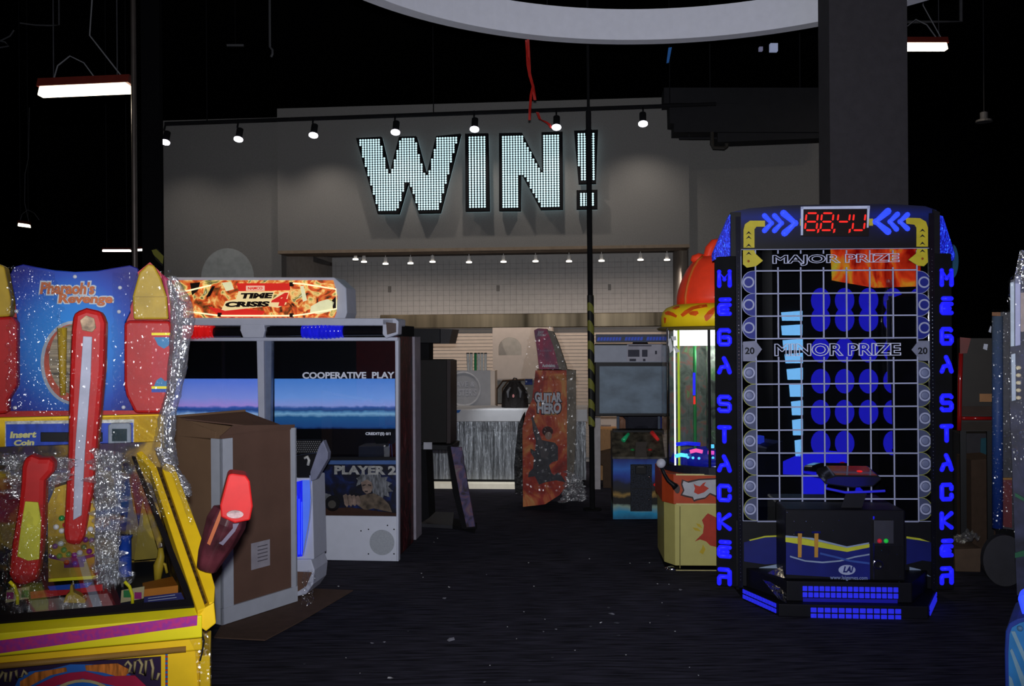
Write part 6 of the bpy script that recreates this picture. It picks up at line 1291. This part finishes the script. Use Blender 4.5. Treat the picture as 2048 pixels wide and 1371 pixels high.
# ================================================================ ROUND PRIZE GAME WITH A RED CRESTED TOP
FN = Frame((1450-1024)/279.0, 6.80, -3)
N = thing('prize_drum_machine', 'yellow and red prize machine with a glass drum and red crested top', 'arcade machine', FN)
def pn(nm, pix, y, t, m, par=N, **k): return poly(nm, FN, pix, y, t, m, par, **k)
xo, xi = FN.at(1327, 900, 0.12).x, FN.at(1349, 900, 0.0).x
def octa(xo, xi, y0, dd, ch=0.12): return [(xi, y0), (-xi, y0), (-xo, y0+ch), (-xo, y0+dd-ch), (-xi, y0+dd), (xi, y0+dd), (xo, y0+dd-ch), (xo, y0+ch)]
zY0, zY1, zR1 = 0.035, FN.at(1390, 1007).z, FN.at(1390, 948).z
D8 = 0.72
part('lower_body', MB().prism([(x, y, zY0) for x, y in octa(xo, xi, 0.0, D8)], (0, 0, zY1-zY0)), mat('pale_yellow', (0.40, 0.36, 0.12), 0.4, var=0.04, coat=0.2), N, bev=0.004)
part('red_band', MB().prism([(x, y, zY1) for x, y in octa(xo-0.015, xi-0.01, -0.015, D8+0.03)], (0, 0, zR1-zY1)), mat('orange_red_band', (0.36, 0.045, 0.012), 0.35, coat=0.3), N, bev=0.004)
gt = mat('gilt_trim', (0.55, 0.48, 0.22), 0.3, 0.3)
for yy in (947, 1006, 1139): pn('gilt_trim', [(1352, yy), (1548, yy+1), (1548, yy+4), (1352, yy+3)], -0.024 if yy < 1010 else -0.006, 0.012, gt)
pn('splash_art', [(1362, 968), (1364, 958), (1375, 962), (1398, 957), (1440, 955), (1440, 998), (1420, 988), (1410, 997), (1395, 1000), (1388, 1003), (1384, 996), (1370, 993), (1361, 990), (1366, 980)], -0.020, 0.004, mat('splash_outline', (0.04, 0.02, 0.02), 0.5))
pn('splash_art', [(1365, 968), (1367, 961), (1377, 965), (1398, 960), (1440, 958), (1440, 993), (1420, 985), (1410, 994), (1394, 997), (1388, 999), (1386, 993), (1372, 990), (1365, 988), (1369, 980)], -0.023, 0.004, mat('splash_white', (0.34, 0.34, 0.38), 0.5))
redi = mat('splash_red', (0.38, 0.03, 0.015), 0.45)
pn('splash_blot', [(1387, 966), (1392, 970), (1400, 972), (1406, 966), (1412, 963), (1408, 970), (1418, 976), (1408, 984), (1396, 988), (1388, 984), (1390, 976)], -0.025, 0.003, redi)
pn('flame_art', [(1404, 1040), (1412, 1030), (1416, 1026), (1424, 1030), (1432, 1034), (1450, 1040), (1450, 1100), (1436, 1094), (1420, 1090), (1412, 1082), (1400, 1078), (1390, 1082), (1398, 1074), (1406, 1066), (1408, 1050)], -0.004, 0.004, mat('splash_red_b', (0.34, 0.03, 0.015), 0.45))
yo = mat('yellow_orange_ink', (0.42, 0.30, 0.02), 0.45)
pn('flame_art', [(1392, 1046), (1400, 1048), (1405, 1056), (1396, 1052)], -0.004, 0.003, yo); pn('flame_art', [(1385, 1054), (1396, 1056), (1402, 1062), (1390, 1060)], -0.004, 0.003, yo); pn('flame_art', [(1406, 1088), (1411, 1098), (1406, 1108), (1399, 1104), (1404, 1096)], -0.004, 0.003, yo)
pn('base_plinth', rect(1332, 1138, 1560, 1146), 0.03, 0.6, M['black'])
mb = MB(); mb.tube([FN.at(a, b, 0.03) for a, b in [(1330, 1139), (1345, 1138), (1357, 1134)]], [0.02, 0.028, 0.02], 10); part('caster', mb, M['chrome'], N, smooth=True)
part('panel_seam', MB().prism([FN.at(a, b, -0.002) for a, b in rect(1359, 1012, 1361, 1136)], (0, 0.002, 0)), mat('seam_olive', (0.16, 0.14, 0.04), 0.5), N)
# drum
zg0, zg1 = zR1, FN.at(1390, 655).z
cyl_c = Vector((0, 0.36, 0)); rg = abs(xo)-0.015
part('deck', MB().lathe([(rg, zg0), (rg, zg0+0.05)], cyl_c, 40), mat('dark_deck', (0.01, 0.01, 0.02), 0.3), N)
mb = MB()
n = 48
for k in range(n):
    a0, a1 = 2*math.pi*k/n, 2*math.pi*(k+1)/n
    mb.face([(cyl_c.x+rg*math.cos(a0), cyl_c.y+rg*0.86*math.sin(a0), zg0+0.05), (cyl_c.x+rg*math.cos(a1), cyl_c.y+rg*0.86*math.sin(a1), zg0+0.05), (cyl_c.x+rg*math.cos(a1), cyl_c.y+rg*0.86*math.sin(a1), zg1), (cyl_c.x+rg*math.cos(a0), cyl_c.y+rg*0.86*math.sin(a0), zg1)])
bmesh.ops.remove_doubles(mb.bm, verts=mb.bm.verts, dist=1e-4); part('glass_drum', mb, M['glass'], N, smooth=True)
mb = MB(); mb.lathe([(rg*0.3, zg0+0.05), (rg*0.3, zg1)], (0.05, 0.42, 0), 24); part('core_column', mb, art('prize_backing', [(0.35, (0.03, 0.035, 0.03)), (0.5, (0.10, 0.12, 0.10)), (0.62, (0.05, 0.12, 0.04)), (0.74, (0.3, 0.3, 0.28))], 12, 1, 5), N)
part('inner_back', MB().box(-0.33, 0.36, 0.60, 0.62, zg0+0.05, zg1), art('prize_backing_b', [(0.3, (0.02, 0.03, 0.02)), (0.5, (0.07, 0.09, 0.07)), (0.6, (0.14, 0.05, 0.04)), (0.7, (0.05, 0.16, 0.05)), (0.8, (0.25, 0.25, 0.22))], 9, 1.5, 5), N)
part('top_light', MB().box(-0.30, 0.34, 0.16, 0.5, zg1-0.13, zg1-0.01), glow('white_top_light', (1, 1, 0.97), 1.6, var=0.02), N)
lamp('drum_light', 'POINT', FN.m @ Vector((-0.1, 0.3, zg1-0.2)), 3, (1, 1, 0.95), shadow_soft_size=0.05)
for px, m_, w in ((1335, M['chrome'], 0.008), (1349, glow('white_neon_line', (0.9, 0.95, 1.0), 1.6), 0.006), (1357, mat('lime_line', (0.3, 0.4, 0.02), 0.4, emis=(0.5, 0.7, 0.05), es=0.3), 0.008), (1418, M['black'], 0.010), (1389, mat('green_strip', (0.02, 0.2, 0.05), 0.4), 0.012)):
    yy = 0.12 if px < 1360 else 0.02
    if px == 1389: yy = 0.3
    mb = MB(); a, b = FN.at(px, 700, yy), FN.at(px, 900, yy); mb.tube([(a.x, yy, zg0+0.05), (a.x, yy, zg1)], w, 8); part('drum_post', mb, m_, N)
mb = MB()
for (a, b, c, d) in ((1386, 745, 1391, 790),): mb.prism([FN.at(x, y, 0.25) for x, y in rect(a, b, c, d)], (0, 0.01, 0))
part('blue_ribbon', mb, M['bluegl'], N); mb = MB(); mb.prism([FN.at(x, y, 0.25) for x, y in rect(1387, 792, 1391, 808)], (0, 0.01, 0)); part('red_ribbon_strip', mb, M['redled'], N)
for pts, m_ in (([(1350, 912), (1362, 909), (1375, 911)], glow('cyan_glow', (0.1, 0.7, 1.0), 1.2)), ([(1380, 903), (1392, 900), (1405, 903)], glow('magenta_glow', (1.0, 0.12, 0.45), 1.0)), ([(1418, 892), (1428, 892)], glow('cyan_glow_b', (0.1, 0.6, 1.0), 1.2)), ([(1352, 888), (1375, 886), (1400, 888)], glow('deep_blue_glow', (0.01, 0.02, 0.8), 0.8)), ([(1416, 904), (1428, 905)], glow('magenta_glow_b', (0.9, 0.1, 0.6), 0.9))):
    mb = MB(); mb.tube([FN.at(a, b, 0.10) for a, b in pts], 0.014, 8); part('deck_light', mb, m_, N, smooth=True)
for px, py in ((1373, 909), (1376, 914), (1386, 915), (1398, 916), (1426, 915)):
    mb = MB(); mb.ball(FN.at(px, py, 0.06), 0.010, n=6); part('deck_bulb', mb, M['cyanb'] if 'cyanb' in M else M.setdefault('cyanb', glow('cyan_bulb', (0.1, 0.65, 1.0), 1.1)), N, smooth=True)
mb = MB(); mb.lathe([(rg*0.86, zg0+0.05), (rg*0.8, zg0+0.10), (rg*0.5, zg0+0.14)], cyl_c, 40); part('blue_turntable', mb, mat('dark_blue_turntable', (0.005, 0.008, 0.12), 0.25, emis=(0.005, 0.01, 0.5), es=0.25, var=0.7, scale=16), N, smooth=True)
# stray black-white plastic tie at upper left of drum
for pp in ([(1336, 678), (1342, 676), (1346, 700), (1340, 706)], [(1342, 672), (1352, 672), (1353, 680), (1345, 681)], [(1346, 690), (1353, 694), (1360, 702), (1352, 706)]): pn('white_tie', pp, -0.0, 0.01, mat('tie_white', (0.5, 0.5, 0.52), 0.4))
# top
zc = zg1; 
mb = MB(); mb.lathe([(rg+0.02, zc-0.015), (rg+0.035, zc), (rg+0.01, zc+0.012)], cyl_c, 40); part('drum_rim', mb, mat('brown_rim', (0.10, 0.075, 0.02), 0.4), N, smooth=True)
ym = mat('yellow_cap_plastic', (0.85, 0.60, 0.01), 0.35, var=0.05, coat=0.3)
z2 = FN.at(1390, 604, 0.0).z
capp = [(rg, zc+0.01), (rg, zc+0.09), (rg-0.012, zc+0.125), (rg-0.04, zc+0.155), (rg-0.10, z2-0.005), (0.2, z2+0.012)]
mb = MB(); mb.lathe(capp, cyl_c, 48, sy=0.9); part('yellow_cap', mb, ym, N, smooth=True)
fr_ = mat('flame_orange_ink', (0.70, 0.09, 0.008), 0.4)
def onlathe(px, py):      # wrap flame marks on the cap's outline
    p = FN.at(px, py, 0.0)
    r = rg
    for (ra, za), (rb, zb_) in zip(capp, capp[1:]):
        if za <= p.z <= zb_: r = ra+(rb-ra)*(p.z-za)/(zb_-za)
    if p.z > z2: p.z = z2; r = rg-0.11
    r += 0.006
    X_ = max(-r*0.985, min(r*0.985, p.x))
    return Vector((X_, 0.36-math.sqrt(max(r*r-X_*X_, 0))*0.9-0.004, p.z))
for pp in ([(1337, 622), (1343, 619), (1352, 624), (1358, 630), (1356, 634), (1346, 629), (1338, 627)], [(1335, 632), (1339, 634), (1338, 644), (1336, 645)], [(1350, 614), (1358, 610), (1365, 608), (1364, 613), (1356, 617)], [(1364, 628), (1372, 620), (1386, 612), (1402, 608), (1416, 607), (1416, 613), (1404, 613), (1388, 618), (1376, 626), (1368, 633)], [(1379, 625), (1386, 621), (1396, 621), (1398, 626), (1392, 631), (1382, 629)], [(1410, 640), (1408, 632), (1416, 622), (1424, 616), (1430, 613), (1428, 625), (1420, 636), (1413, 642)]):
    cxx, cyy = sum(p[0] for p in pp)/len(pp), sum(p[1] for p in pp)/len(pp)
    mb = MB(); c = onlathe(cxx, cyy); cv = mb.bm.verts.new(c+Vector((0, -0.006, 0))); den = []
    for i in range(len(pp)):
        a, b = pp[i], pp[(i+1) % len(pp)]
        for k in range(3): den.append(onlathe(a[0]+(b[0]-a[0])*k/3, a[1]+(b[1]-a[1])*k/3)+Vector((0, -0.004, 0)))
    vv = [mb.bm.verts.new(p) for p in den]
    for i in range(len(vv)): mb.bm.faces.new((cv, vv[i], vv[(i+1) % len(vv)]))
    part('flame_mark', mb, fr_, N)
crest = mat('red_crest_plastic', (0.85, 0.05, 0.016), 0.35, var=0.08, coat=0.3)
prof_l = [(0.30, z2-0.01), (0.30, z2+0.05), (0.285, z2+0.12), (0.26, z2+0.19), (0.225, z2+0.26), (0.18, z2+0.32), (0.13, z2+0.355), (0.04, z2+0.365)]
mb = MB(); mb.lathe(prof_l, (0.0, 0.36, 0), 40, sy=0.85); part('red_dome', mb, crest, N, smooth=True)
mb = MB(); L_ = []
for (r_, z_) in prof_l[:-1]:
    a = math.radians(214); L_.append(Vector(((r_+0.004)*math.cos(a), 0.36+(r_+0.004)*0.85*math.sin(a), z_)))
mb.tube(L_, 0.010, 8); part('dome_ridge', mb, mat('orange_ridge', (0.55, 0.12, 0.02), 0.4), N, smooth=True)
zt2 = FN.at(1420, 540, 0.3).z
for pts, rr_ in (([(1423, 545), (1418, 532), (1408, 520), (1396, 516), (1387, 518), (1383, 522)], [.04, .045, .045, .04, .03, .012]), ([(1420, 545), (1415, 515), (1420, 498), (1430, 485), (1437, 479)], [.03, .035, .04, .035, .012]), ([(1428, 545), (1440, 520), (1452, 500), (1462, 490)], [.03, .04, .035, .012]), ([(1424, 548), (1432, 530), (1430, 524)], [.03, .03, .012])):
    mb = MB(); P_ = [FN.at(a, b, 0.33) for a, b in pts]; mb.tube(P_, rr_, 10); part('crest_feather', mb, crest, N, smooth=True)
# crank handle with white ball
mb = MB(); mb.tube([FN.at(a, b, -0.06) for a, b in [(1322, 932), (1329, 948), (1336, 960), (1346, 968), (1352, 974)]], [0.012, 0.013, 0.014, 0.018, 0.026], 8); hd_ = part('crank_handle', mb, M['black'], N, smooth=True)
mb = MB(); mb.ball(FN.at(1322, 926, -0.06), 0.034, n=10); part('handle_knob', mb, mat('white_knob', (0.42, 0.42, 0.50), 0.25), hd_, smooth=True, label='white ball knob')
mb = MB(); mb.lathe([(0.032, -0.01), (0.032, 0.05)], FN.at(1353, 975, -0.02), 16, rot=R90, sx=0.6); part('handle_hub', mb, mat('hub_dark', (0.05, 0.03, 0.03), 0.4), N)

# ================================================================ RIGHT-HAND CLUTTER
def L3(nm, label, cat, pix, Y, t, m, **k): return loose(nm, label, cat, pix, Y, t, m, **k)
FRr = Frame(W0.at(1945, 780, 7.0).x, 7.0, -20)
R_ = thing('red_frame_machine', 'dark machine with a glossy red tube frame, behind the tall black game', 'arcade machine', FRr)
def pr_(nm, pix, y, t, m, **k): return poly(nm, FRr, pix, y, t, m, R_, **k)
redt = mat('glossy_red_tube', (0.25, 0.008, 0.008), 0.15, coat=0.8)
mb = MB(); mb.tube([FRr.at(a, b, -0.02) for a, b in [(1922, 705), (1920, 760), (1919, 830), (1918, 860)]], 0.016, 10); part('red_upright', mb, redt, R_, smooth=True)
mb = MB(); mb.tube([FRr.at(a, b, -0.02) for a, b in [(1924, 836), (1984, 836)]], 0.014, 10); part('red_crossbar', mb, redt, R_, smooth=True)
pr_('red_panel', [(1920, 674), (1942, 676), (1934, 706), (1920, 707)], -0.04, 0.03, mat('dull_red_panel', (0.12, 0.01, 0.006), 0.4))
pr_('dark_body', [(1922, 676), (1986, 676), (1986, 862), (1922, 862)], 0.02, 0.3, mat('dark_body_brown', (0.016, 0.012, 0.010), 0.5))
pr_('white_mark', [(1981, 651), (1983, 653), (1982, 665), (1977, 663)], 0.0, 0.01, M['white']); pr_('white_mark', [(1968, 687), (1976, 688), (1974, 700), (1966, 697)], -0.01, 0.01, M['white'])
pr_('orange_sticker', rect(1959, 787, 1984, 803), 0.0, 0.01, mat('orange_sticker', (0.26, 0.11, 0.03), 0.5))
pr_('brown_shelf', rect(1925, 812, 1984, 830), 0.01, 0.05, mat('brown_shelf', (0.03, 0.015, 0.01), 0.6)); pr_('brown_shelf', rect(1925, 844, 1984, 860), 0.01, 0.05, mat('brown_shelf_b', (0.022, 0.014, 0.010), 0.6))
part('leg', MB().box(-0.08, -0.04, 0.05, 0.1, 0, FRr.at(1940, 860, 0.05).z), M['black'], R_); part('leg', MB().box(0.10, 0.14, 0.05, 0.1, 0, FRr.at(1940, 860, 0.05).z), M['black'], R_)
L3('grey_carton', 'dim grey carton with a teal side under the red frame', 'box', [(1920, 866), (1984, 866), (1984, 916), (1926, 916)], 7.9, 0.3, mat('dim_grey_card', (0.035, 0.033, 0.037), 0.7), deg=-10, ground=True)
gc_ = bpy.data.objects['grey_carton']; Fgc = Frame(gc_.location.x, gc_.location.y, -10); poly('teal_panel', Fgc, [(1962, 876), (1983, 874), (1984, 914), (1960, 914)], -0.006, 0.005, mat('teal_panel', (0.012, 0.07, 0.09), 0.5), gc_, label='small teal side panel')
def gp_(px, Y): return Vector((W0.at(px, 900, Y).x, Y, 0))
A4 = [gp_(1913, 7.72), gp_(1942, 7.32), gp_(1992, 7.42)]; A4.append(A4[0]+A4[2]-A4[1]); zt4 = W0.at(1950, 917, 7.4).z
Fq = Frame(A4[1].x, A4[1].y, 0); o = part('tall_carton', MB().prism([p-Vector((A4[1].x, A4[1].y, 0)) for p in A4], (0, 0, zt4)), mat('carton_brown', (0.075, 0.046, 0.032), 0.85), None, Fq); tag(o, 'tall brown carton between the black grid machine and the blue edged post', 'box')  # one even brown on every face of the carton
L3('small_carton', 'small open brown carton with clear film on top', 'box', [(1909, 1098), (1963, 1096), (1961, 1142), (1911, 1141)], 6.72, 0.35, mat('carton_small', (0.085, 0.055, 0.038), 0.8), deg=-8, ground=True)
Ff = Frame(W0.at(1940, 1088, 6.8).x, 6.8, -8); zc_ = Ff.at(1940, 1096).z
mb = MB(); mb.grid(lambda u, v: Vector((-0.09+0.16*u, 0.0+0.24*v, zc_+0.012+0.05*(noise.noise(Vector((u*5, v*5, 3)))+0.5)+0.05*u*u)), 30, 20)
o = part('film_heap', mb, M['filmheavy'], None, Ff, smooth=True); tag(o, 'glinting heap of clear film on the small open carton', 'film')
FBp = Frame(W0.at(2001, 800, 6.4).x, 6.4, -27)
W_ = thing('wrapped_post_machine', 'tall narrow machine side in clear wrap with a blue metal edge', 'arcade machine', FBp)
def pw(nm, pix, y, t, m, **k): return poly(nm, FBp, pix, y, t, m, W_, **k)
ble = ramp_z('blue_metal_edge', [(0, (0.008, 0.03, 0.20)), (0.45, (0.02, 0.06, 0.22)), (1, (0.10, 0.14, 0.20))], FBp.at(2000, 1055).z, FBp.at(2000, 632).z, rough=0.25)
mb = MB(); a, b = FBp.at(1995, 1055), FBp.at(1995, 632); mb.tube([a, b], 0.034, 16); part('blue_edge_tube', mb, ble, W_, smooth=True)
pw('side_board', [(2001, 624), (2030, 624), (2034, 1060), (2001, 1055)], 0.02, 0.5, mat('wrapped_dark_board', (0.03, 0.03, 0.04), 0.35, var=0.6, scale=8))
pw('orange_cap', [(1984, 624), (2001, 624), (2001, 632), (1984, 631)], -0.03, 0.06, mat('orange_cap', (0.22, 0.08, 0.015), 0.5))
pw('red_lower', [(2003, 958), (2024, 958), (2024, 1055), (2003, 1052)], 0.0, 0.02, mat('dim_red_lower', (0.12, 0.008, 0.012), 0.4)); pw('yellow_lower_edge', [(2003, 955), (2024, 955), (2024, 959), (2003, 959)], -0.003, 0.02, mat('dim_orange', (0.30, 0.14, 0.02), 0.5))
part('base', MB().box(FBp.at(1990, 900).x, FBp.at(2034, 900).x, 0.03, 0.5, 0, FBp.at(2000, 1050).z), M['matte'], W_)
def wsheet(par, F, quad, y, seed, m=M['filmthin'], nu=16, nv=60, amp=0.015): return sheet('wrap_film', F, [(a, b, y) for a, b in quad], nu, nv, amp, 7, m, par, seed)
wsheet(W_, FBp, [(1984, 618), (2032, 618), (2036, 1065), (1984, 1060)], -0.06, 31, M['filmthin'])
FGd = Frame(W0.low(2002, 1168).x, W0.low(2002, 1168).y, -10); rr0 = 0.14
mb = MB(); c = FGd.at(2004, 1108, 0.0); mb.lathe([(0.0001, 0), (0.17, 0), (0.17, 0.06), (0.0001, 0.06)], (c.x, 0.0, 0.172), 32, rot=R90, sy=1.0, sx=0.8)
o = part('grey_disc', mb, mat('dull_grey_disc', (0.03, 0.03, 0.036), 0.6), None, FGd); tag(o, 'dull grey round disc leaning at the right edge', 'disc')
FA = Frame(W0.at(2040, 700, 4.9).x, 4.9, -30)
A_ = thing('lilac_striped_machine', 'machine wrapped in film with pale lilac upright bars at the right edge', 'arcade machine', FA)
def pa(nm, pix, y, t, m, **k): return poly(nm, FA, pix, y, t, m, A_, **k)
lil = mat('lilac_bar', (0.40, 0.42, 0.62), 0.4, var=0.05); pal = mat('pale_bar', (0.46, 0.54, 0.62), 0.4)
pa('upright_bar', [(2020, 565), (2029, 562), (2029, 692), (2021, 693)], 0.0, 0.03, pal, bev=0.003); pa('upright_bar', [(2030, 552), (2041, 550), (2041, 690), (2030, 692)], -0.01, 0.03, lil, bev=0.003)
pa('upright_bar', [(2022, 708), (2031, 706), (2032, 800), (2023, 802)], 0.0, 0.03, pal, bev=0.003)
pa('dark_side', [(2021, 560), (2090, 540), (2100, 1180), (2034, 1190), (2020, 810)], 0.05, 0.5, mat('night_side', (0.02, 0.022, 0.05), 0.3, var=0.7, scale=9))
pa('cream_panel', [(2041, 585), (2075, 583), (2075, 662), (2041, 663)], 0.02, 0.02, mat('pinkish_panel', (0.35, 0.28, 0.25), 0.5))
mb = MB()
for i in range(5): mb.ball(FA.at(2037, 735+i*15, 0.02), 0.013, 1, 1, 0.8, 6)
part('cream_bulbs', mb, mat('cream_bulb', (0.5, 0.46, 0.32), 0.3, emis=(0.6, 0.5, 0.35), es=0.25), A_, smooth=True)
for q_ in ([(2030, 985), (2048, 995), (2048, 1002), (2030, 992)], [(2030, 1105), (2048, 1100), (2048, 1112), (2030, 1115)]): pa('green_stripe', q_, 0.03, 0.01, mat('dim_green', (0.01, 0.10, 0.04), 0.4))
part('plinth', MB().box(FA.at(2036, 900, 0.1).x, FA.at(2036, 900, 0.1).x+0.5, 0.06, 0.55, 0, 0.4), M['matte'], A_)
wsheet(A_, FA, [(2016, 560), (2060, 520), (2064, 1000), (2018, 900)], -0.05, 35, M['filmthin'])
wsheet(A_, FA, [(2040, 500), (2060, 500), (2060, 570), (2026, 565)], -0.05, 36, M['filmheavy'], 10, 14)
FL = Frame(1.98, 3.05, -32)
Q = thing('light_blue_machine', 'light blue machine corner with pale rays at the lower right edge', 'arcade machine', FL)
def pq(nm, pix, y, t, m, **k): return poly(nm, FL, pix, y, t, m, Q, **k)
edge = [(2011, 1420), (2009, 1300), (2011, 1262), (2018, 1246), (2034, 1237), (2060, 1231), (2140, 1226), (2140, 1420)]
pq('front_panel', edge, 0.0, 0.3, mat('edge_navy_trim', (0.01, 0.03, 0.22), 0.35), bev=0.004)
pq('sky_panel', [(2018, 1420), (2017, 1305), (2019, 1268), (2024, 1254), (2040, 1245), (2062, 1239), (2132, 1236), (2132, 1420)], -0.006, 0.008, mat('sky_blue_panel', (0.02, 0.15, 0.38), 0.3, var=0.12, coat=0.4))
for q_ in ([(2022, 1262), (2030, 1262), (2060, 1330), (2060, 1350)], [(2020, 1300), (2024, 1296), (2060, 1380), (2060, 1400), (2048, 1385)], [(2018, 1350), (2024, 1356), (2036, 1400), (2020, 1400)]): pq('pale_ray', q_, -0.010, 0.005, mat('pale_ray', (0.15, 0.26, 0.34), 0.4))
mb = MB(); mb.dome(FL.at(2040, 1256, -0.008), 0.010, 0.008, 12); part('bolt', mb, mat('blue_bolt', (0.06, 0.14, 0.25), 0.3), Q, smooth=True)
pq('blue_lamp', [(2034, 1194), (2044, 1188), (2080, 1188), (2080, 1230), (2046, 1234), (2040, 1215)], 0.05, 0.1, M['bluegl2'], bev=0.01)
part('lower_body', MB().box(FL.at(2020, 1300).x+0.02, FL.at(2130, 1300).x, 0.02, 0.25, 0, FL.at(2020, 1415).z+0.05), M['blueprint'], Q)

# ================================================================ LITTER ON THE CARPET
random.seed(11)
scr = mat('paper_scrap', (0.20, 0.20, 0.24), 0.7); dimscr = mat('dim_scrap', (0.05, 0.05, 0.065), 0.7); shin = mat('glint_scrap', (0.55, 0.55, 0.58), 0.3)
big = [(889, 1197, 10, scr, 'torn paper scrap on the carpet below the silver counter'), (898, 1174, 6, shin, 'thin white sliver just above a torn paper scrap'), (901, 1280, 17, scr, 'long torn white scrap, widest on the near carpet'), (781, 1356, 11, shin, 'flat white paper strip at the bottom, below the cabinet'),
       (769, 1284, 8, scr, 'crumpled white scrap left of the longest one'), (744, 1286, 7, scr, 'small flat white scrap, leftmost of three in a row'), (1201, 1245, 6, shin, 'square white scrap among grey ones right of the aisle middle'), (1233, 1246, 10, dimscr, 'grey translucent scrap right of the square white one'),
       (1237, 1271, 9, dimscr, 'dim translucent scrap below the other grey ones'), (1224, 1228, 12, scr, 'long thin scrap above the square white one'), (1218, 1215, 7, dimscr, 'faint grey scrap farthest of the cluster'), (1361, 1180, 8, scr, 'white scrap in front of the yellow prize machine'),
       (1087, 1263, 5, scr, 'tiny white scrap left of the cluster'), (1112, 1258, 6, scr, 'tiny flat scrap between two others left of the cluster'), (1181, 1253, 6, dimscr, 'faint sliver just left of the square white scrap'), (1105, 1315, 8, dimscr, 'curved pale thread on the near carpet'),
       (969, 1364, 7, scr, 'pale scrap at the bottom edge near the middle'), (677, 1172, 4, shin, 'bright speck on the end of the cardboard sheet'), (973, 1149, 4, scr, 'round white speck in the dark aisle'), (1336, 1231, 5, dimscr, 'faint scrap below the yellow machine'), (1060, 1361, 8, dimscr, 'dull flake at the bottom edge'),
       (609, 1328, 6, dimscr, 'faint pale flake at the lower left of the carpet'), (816, 1262, 5, dimscr, 'faint flake left of the longest scrap')]
def scrap(px, py, w, m, label, group):
    p = W0.low(px, py, 0.003); F = Frame(p.x, p.y, random.uniform(0, 180)); r = w/FPX*p.y*0.5
    n = random.randint(5, 8); mb = MB(); rs = [r*random.uniform(0.55, 1.0) for _ in range(n)]
    top = [(rs[k]*1.5*math.cos(2*math.pi*k/n), rs[k]*math.sin(2*math.pi*k/n), 0.004+random.uniform(0, r*0.5)) for k in range(n)]
    cv = mb.bm.verts.new((0, 0, 0.004+r*0.5)); cb = mb.bm.verts.new((0, 0, 0.001)); tv = [mb.bm.verts.new(q) for q in top]
    for k in range(n): mb.bm.faces.new((cv, tv[k], tv[(k+1) % n])); mb.bm.faces.new((cb, tv[(k+1) % n], tv[k]))
    o = part('paper_scrap', mb, m, None, F); tag(o, label, 'litter', group)
for b_ in big: scrap(*b_, 'litter on the carpet')
for px, py in [(846, 1154), (1057, 1125), (1179, 1117), (1260, 1126), (1299, 1125), (1068, 1172), (1315, 1167), (1338, 1168), (1048, 1223), (1090, 1238), (1324, 1205), (1015, 1253), (1033, 1277), (1252, 1309), (1379, 1334), (1397, 1350), (692, 1315), (720, 1346), (1300, 1245), (1350, 1262), (1150, 1300), (980, 1330), (843, 1146), (868, 1084), (875, 1076)]:
    scrap(px, py, 3, shin, 'tiny glinting speck of litter on the dark carpet', 'glinting specks on the carpet')
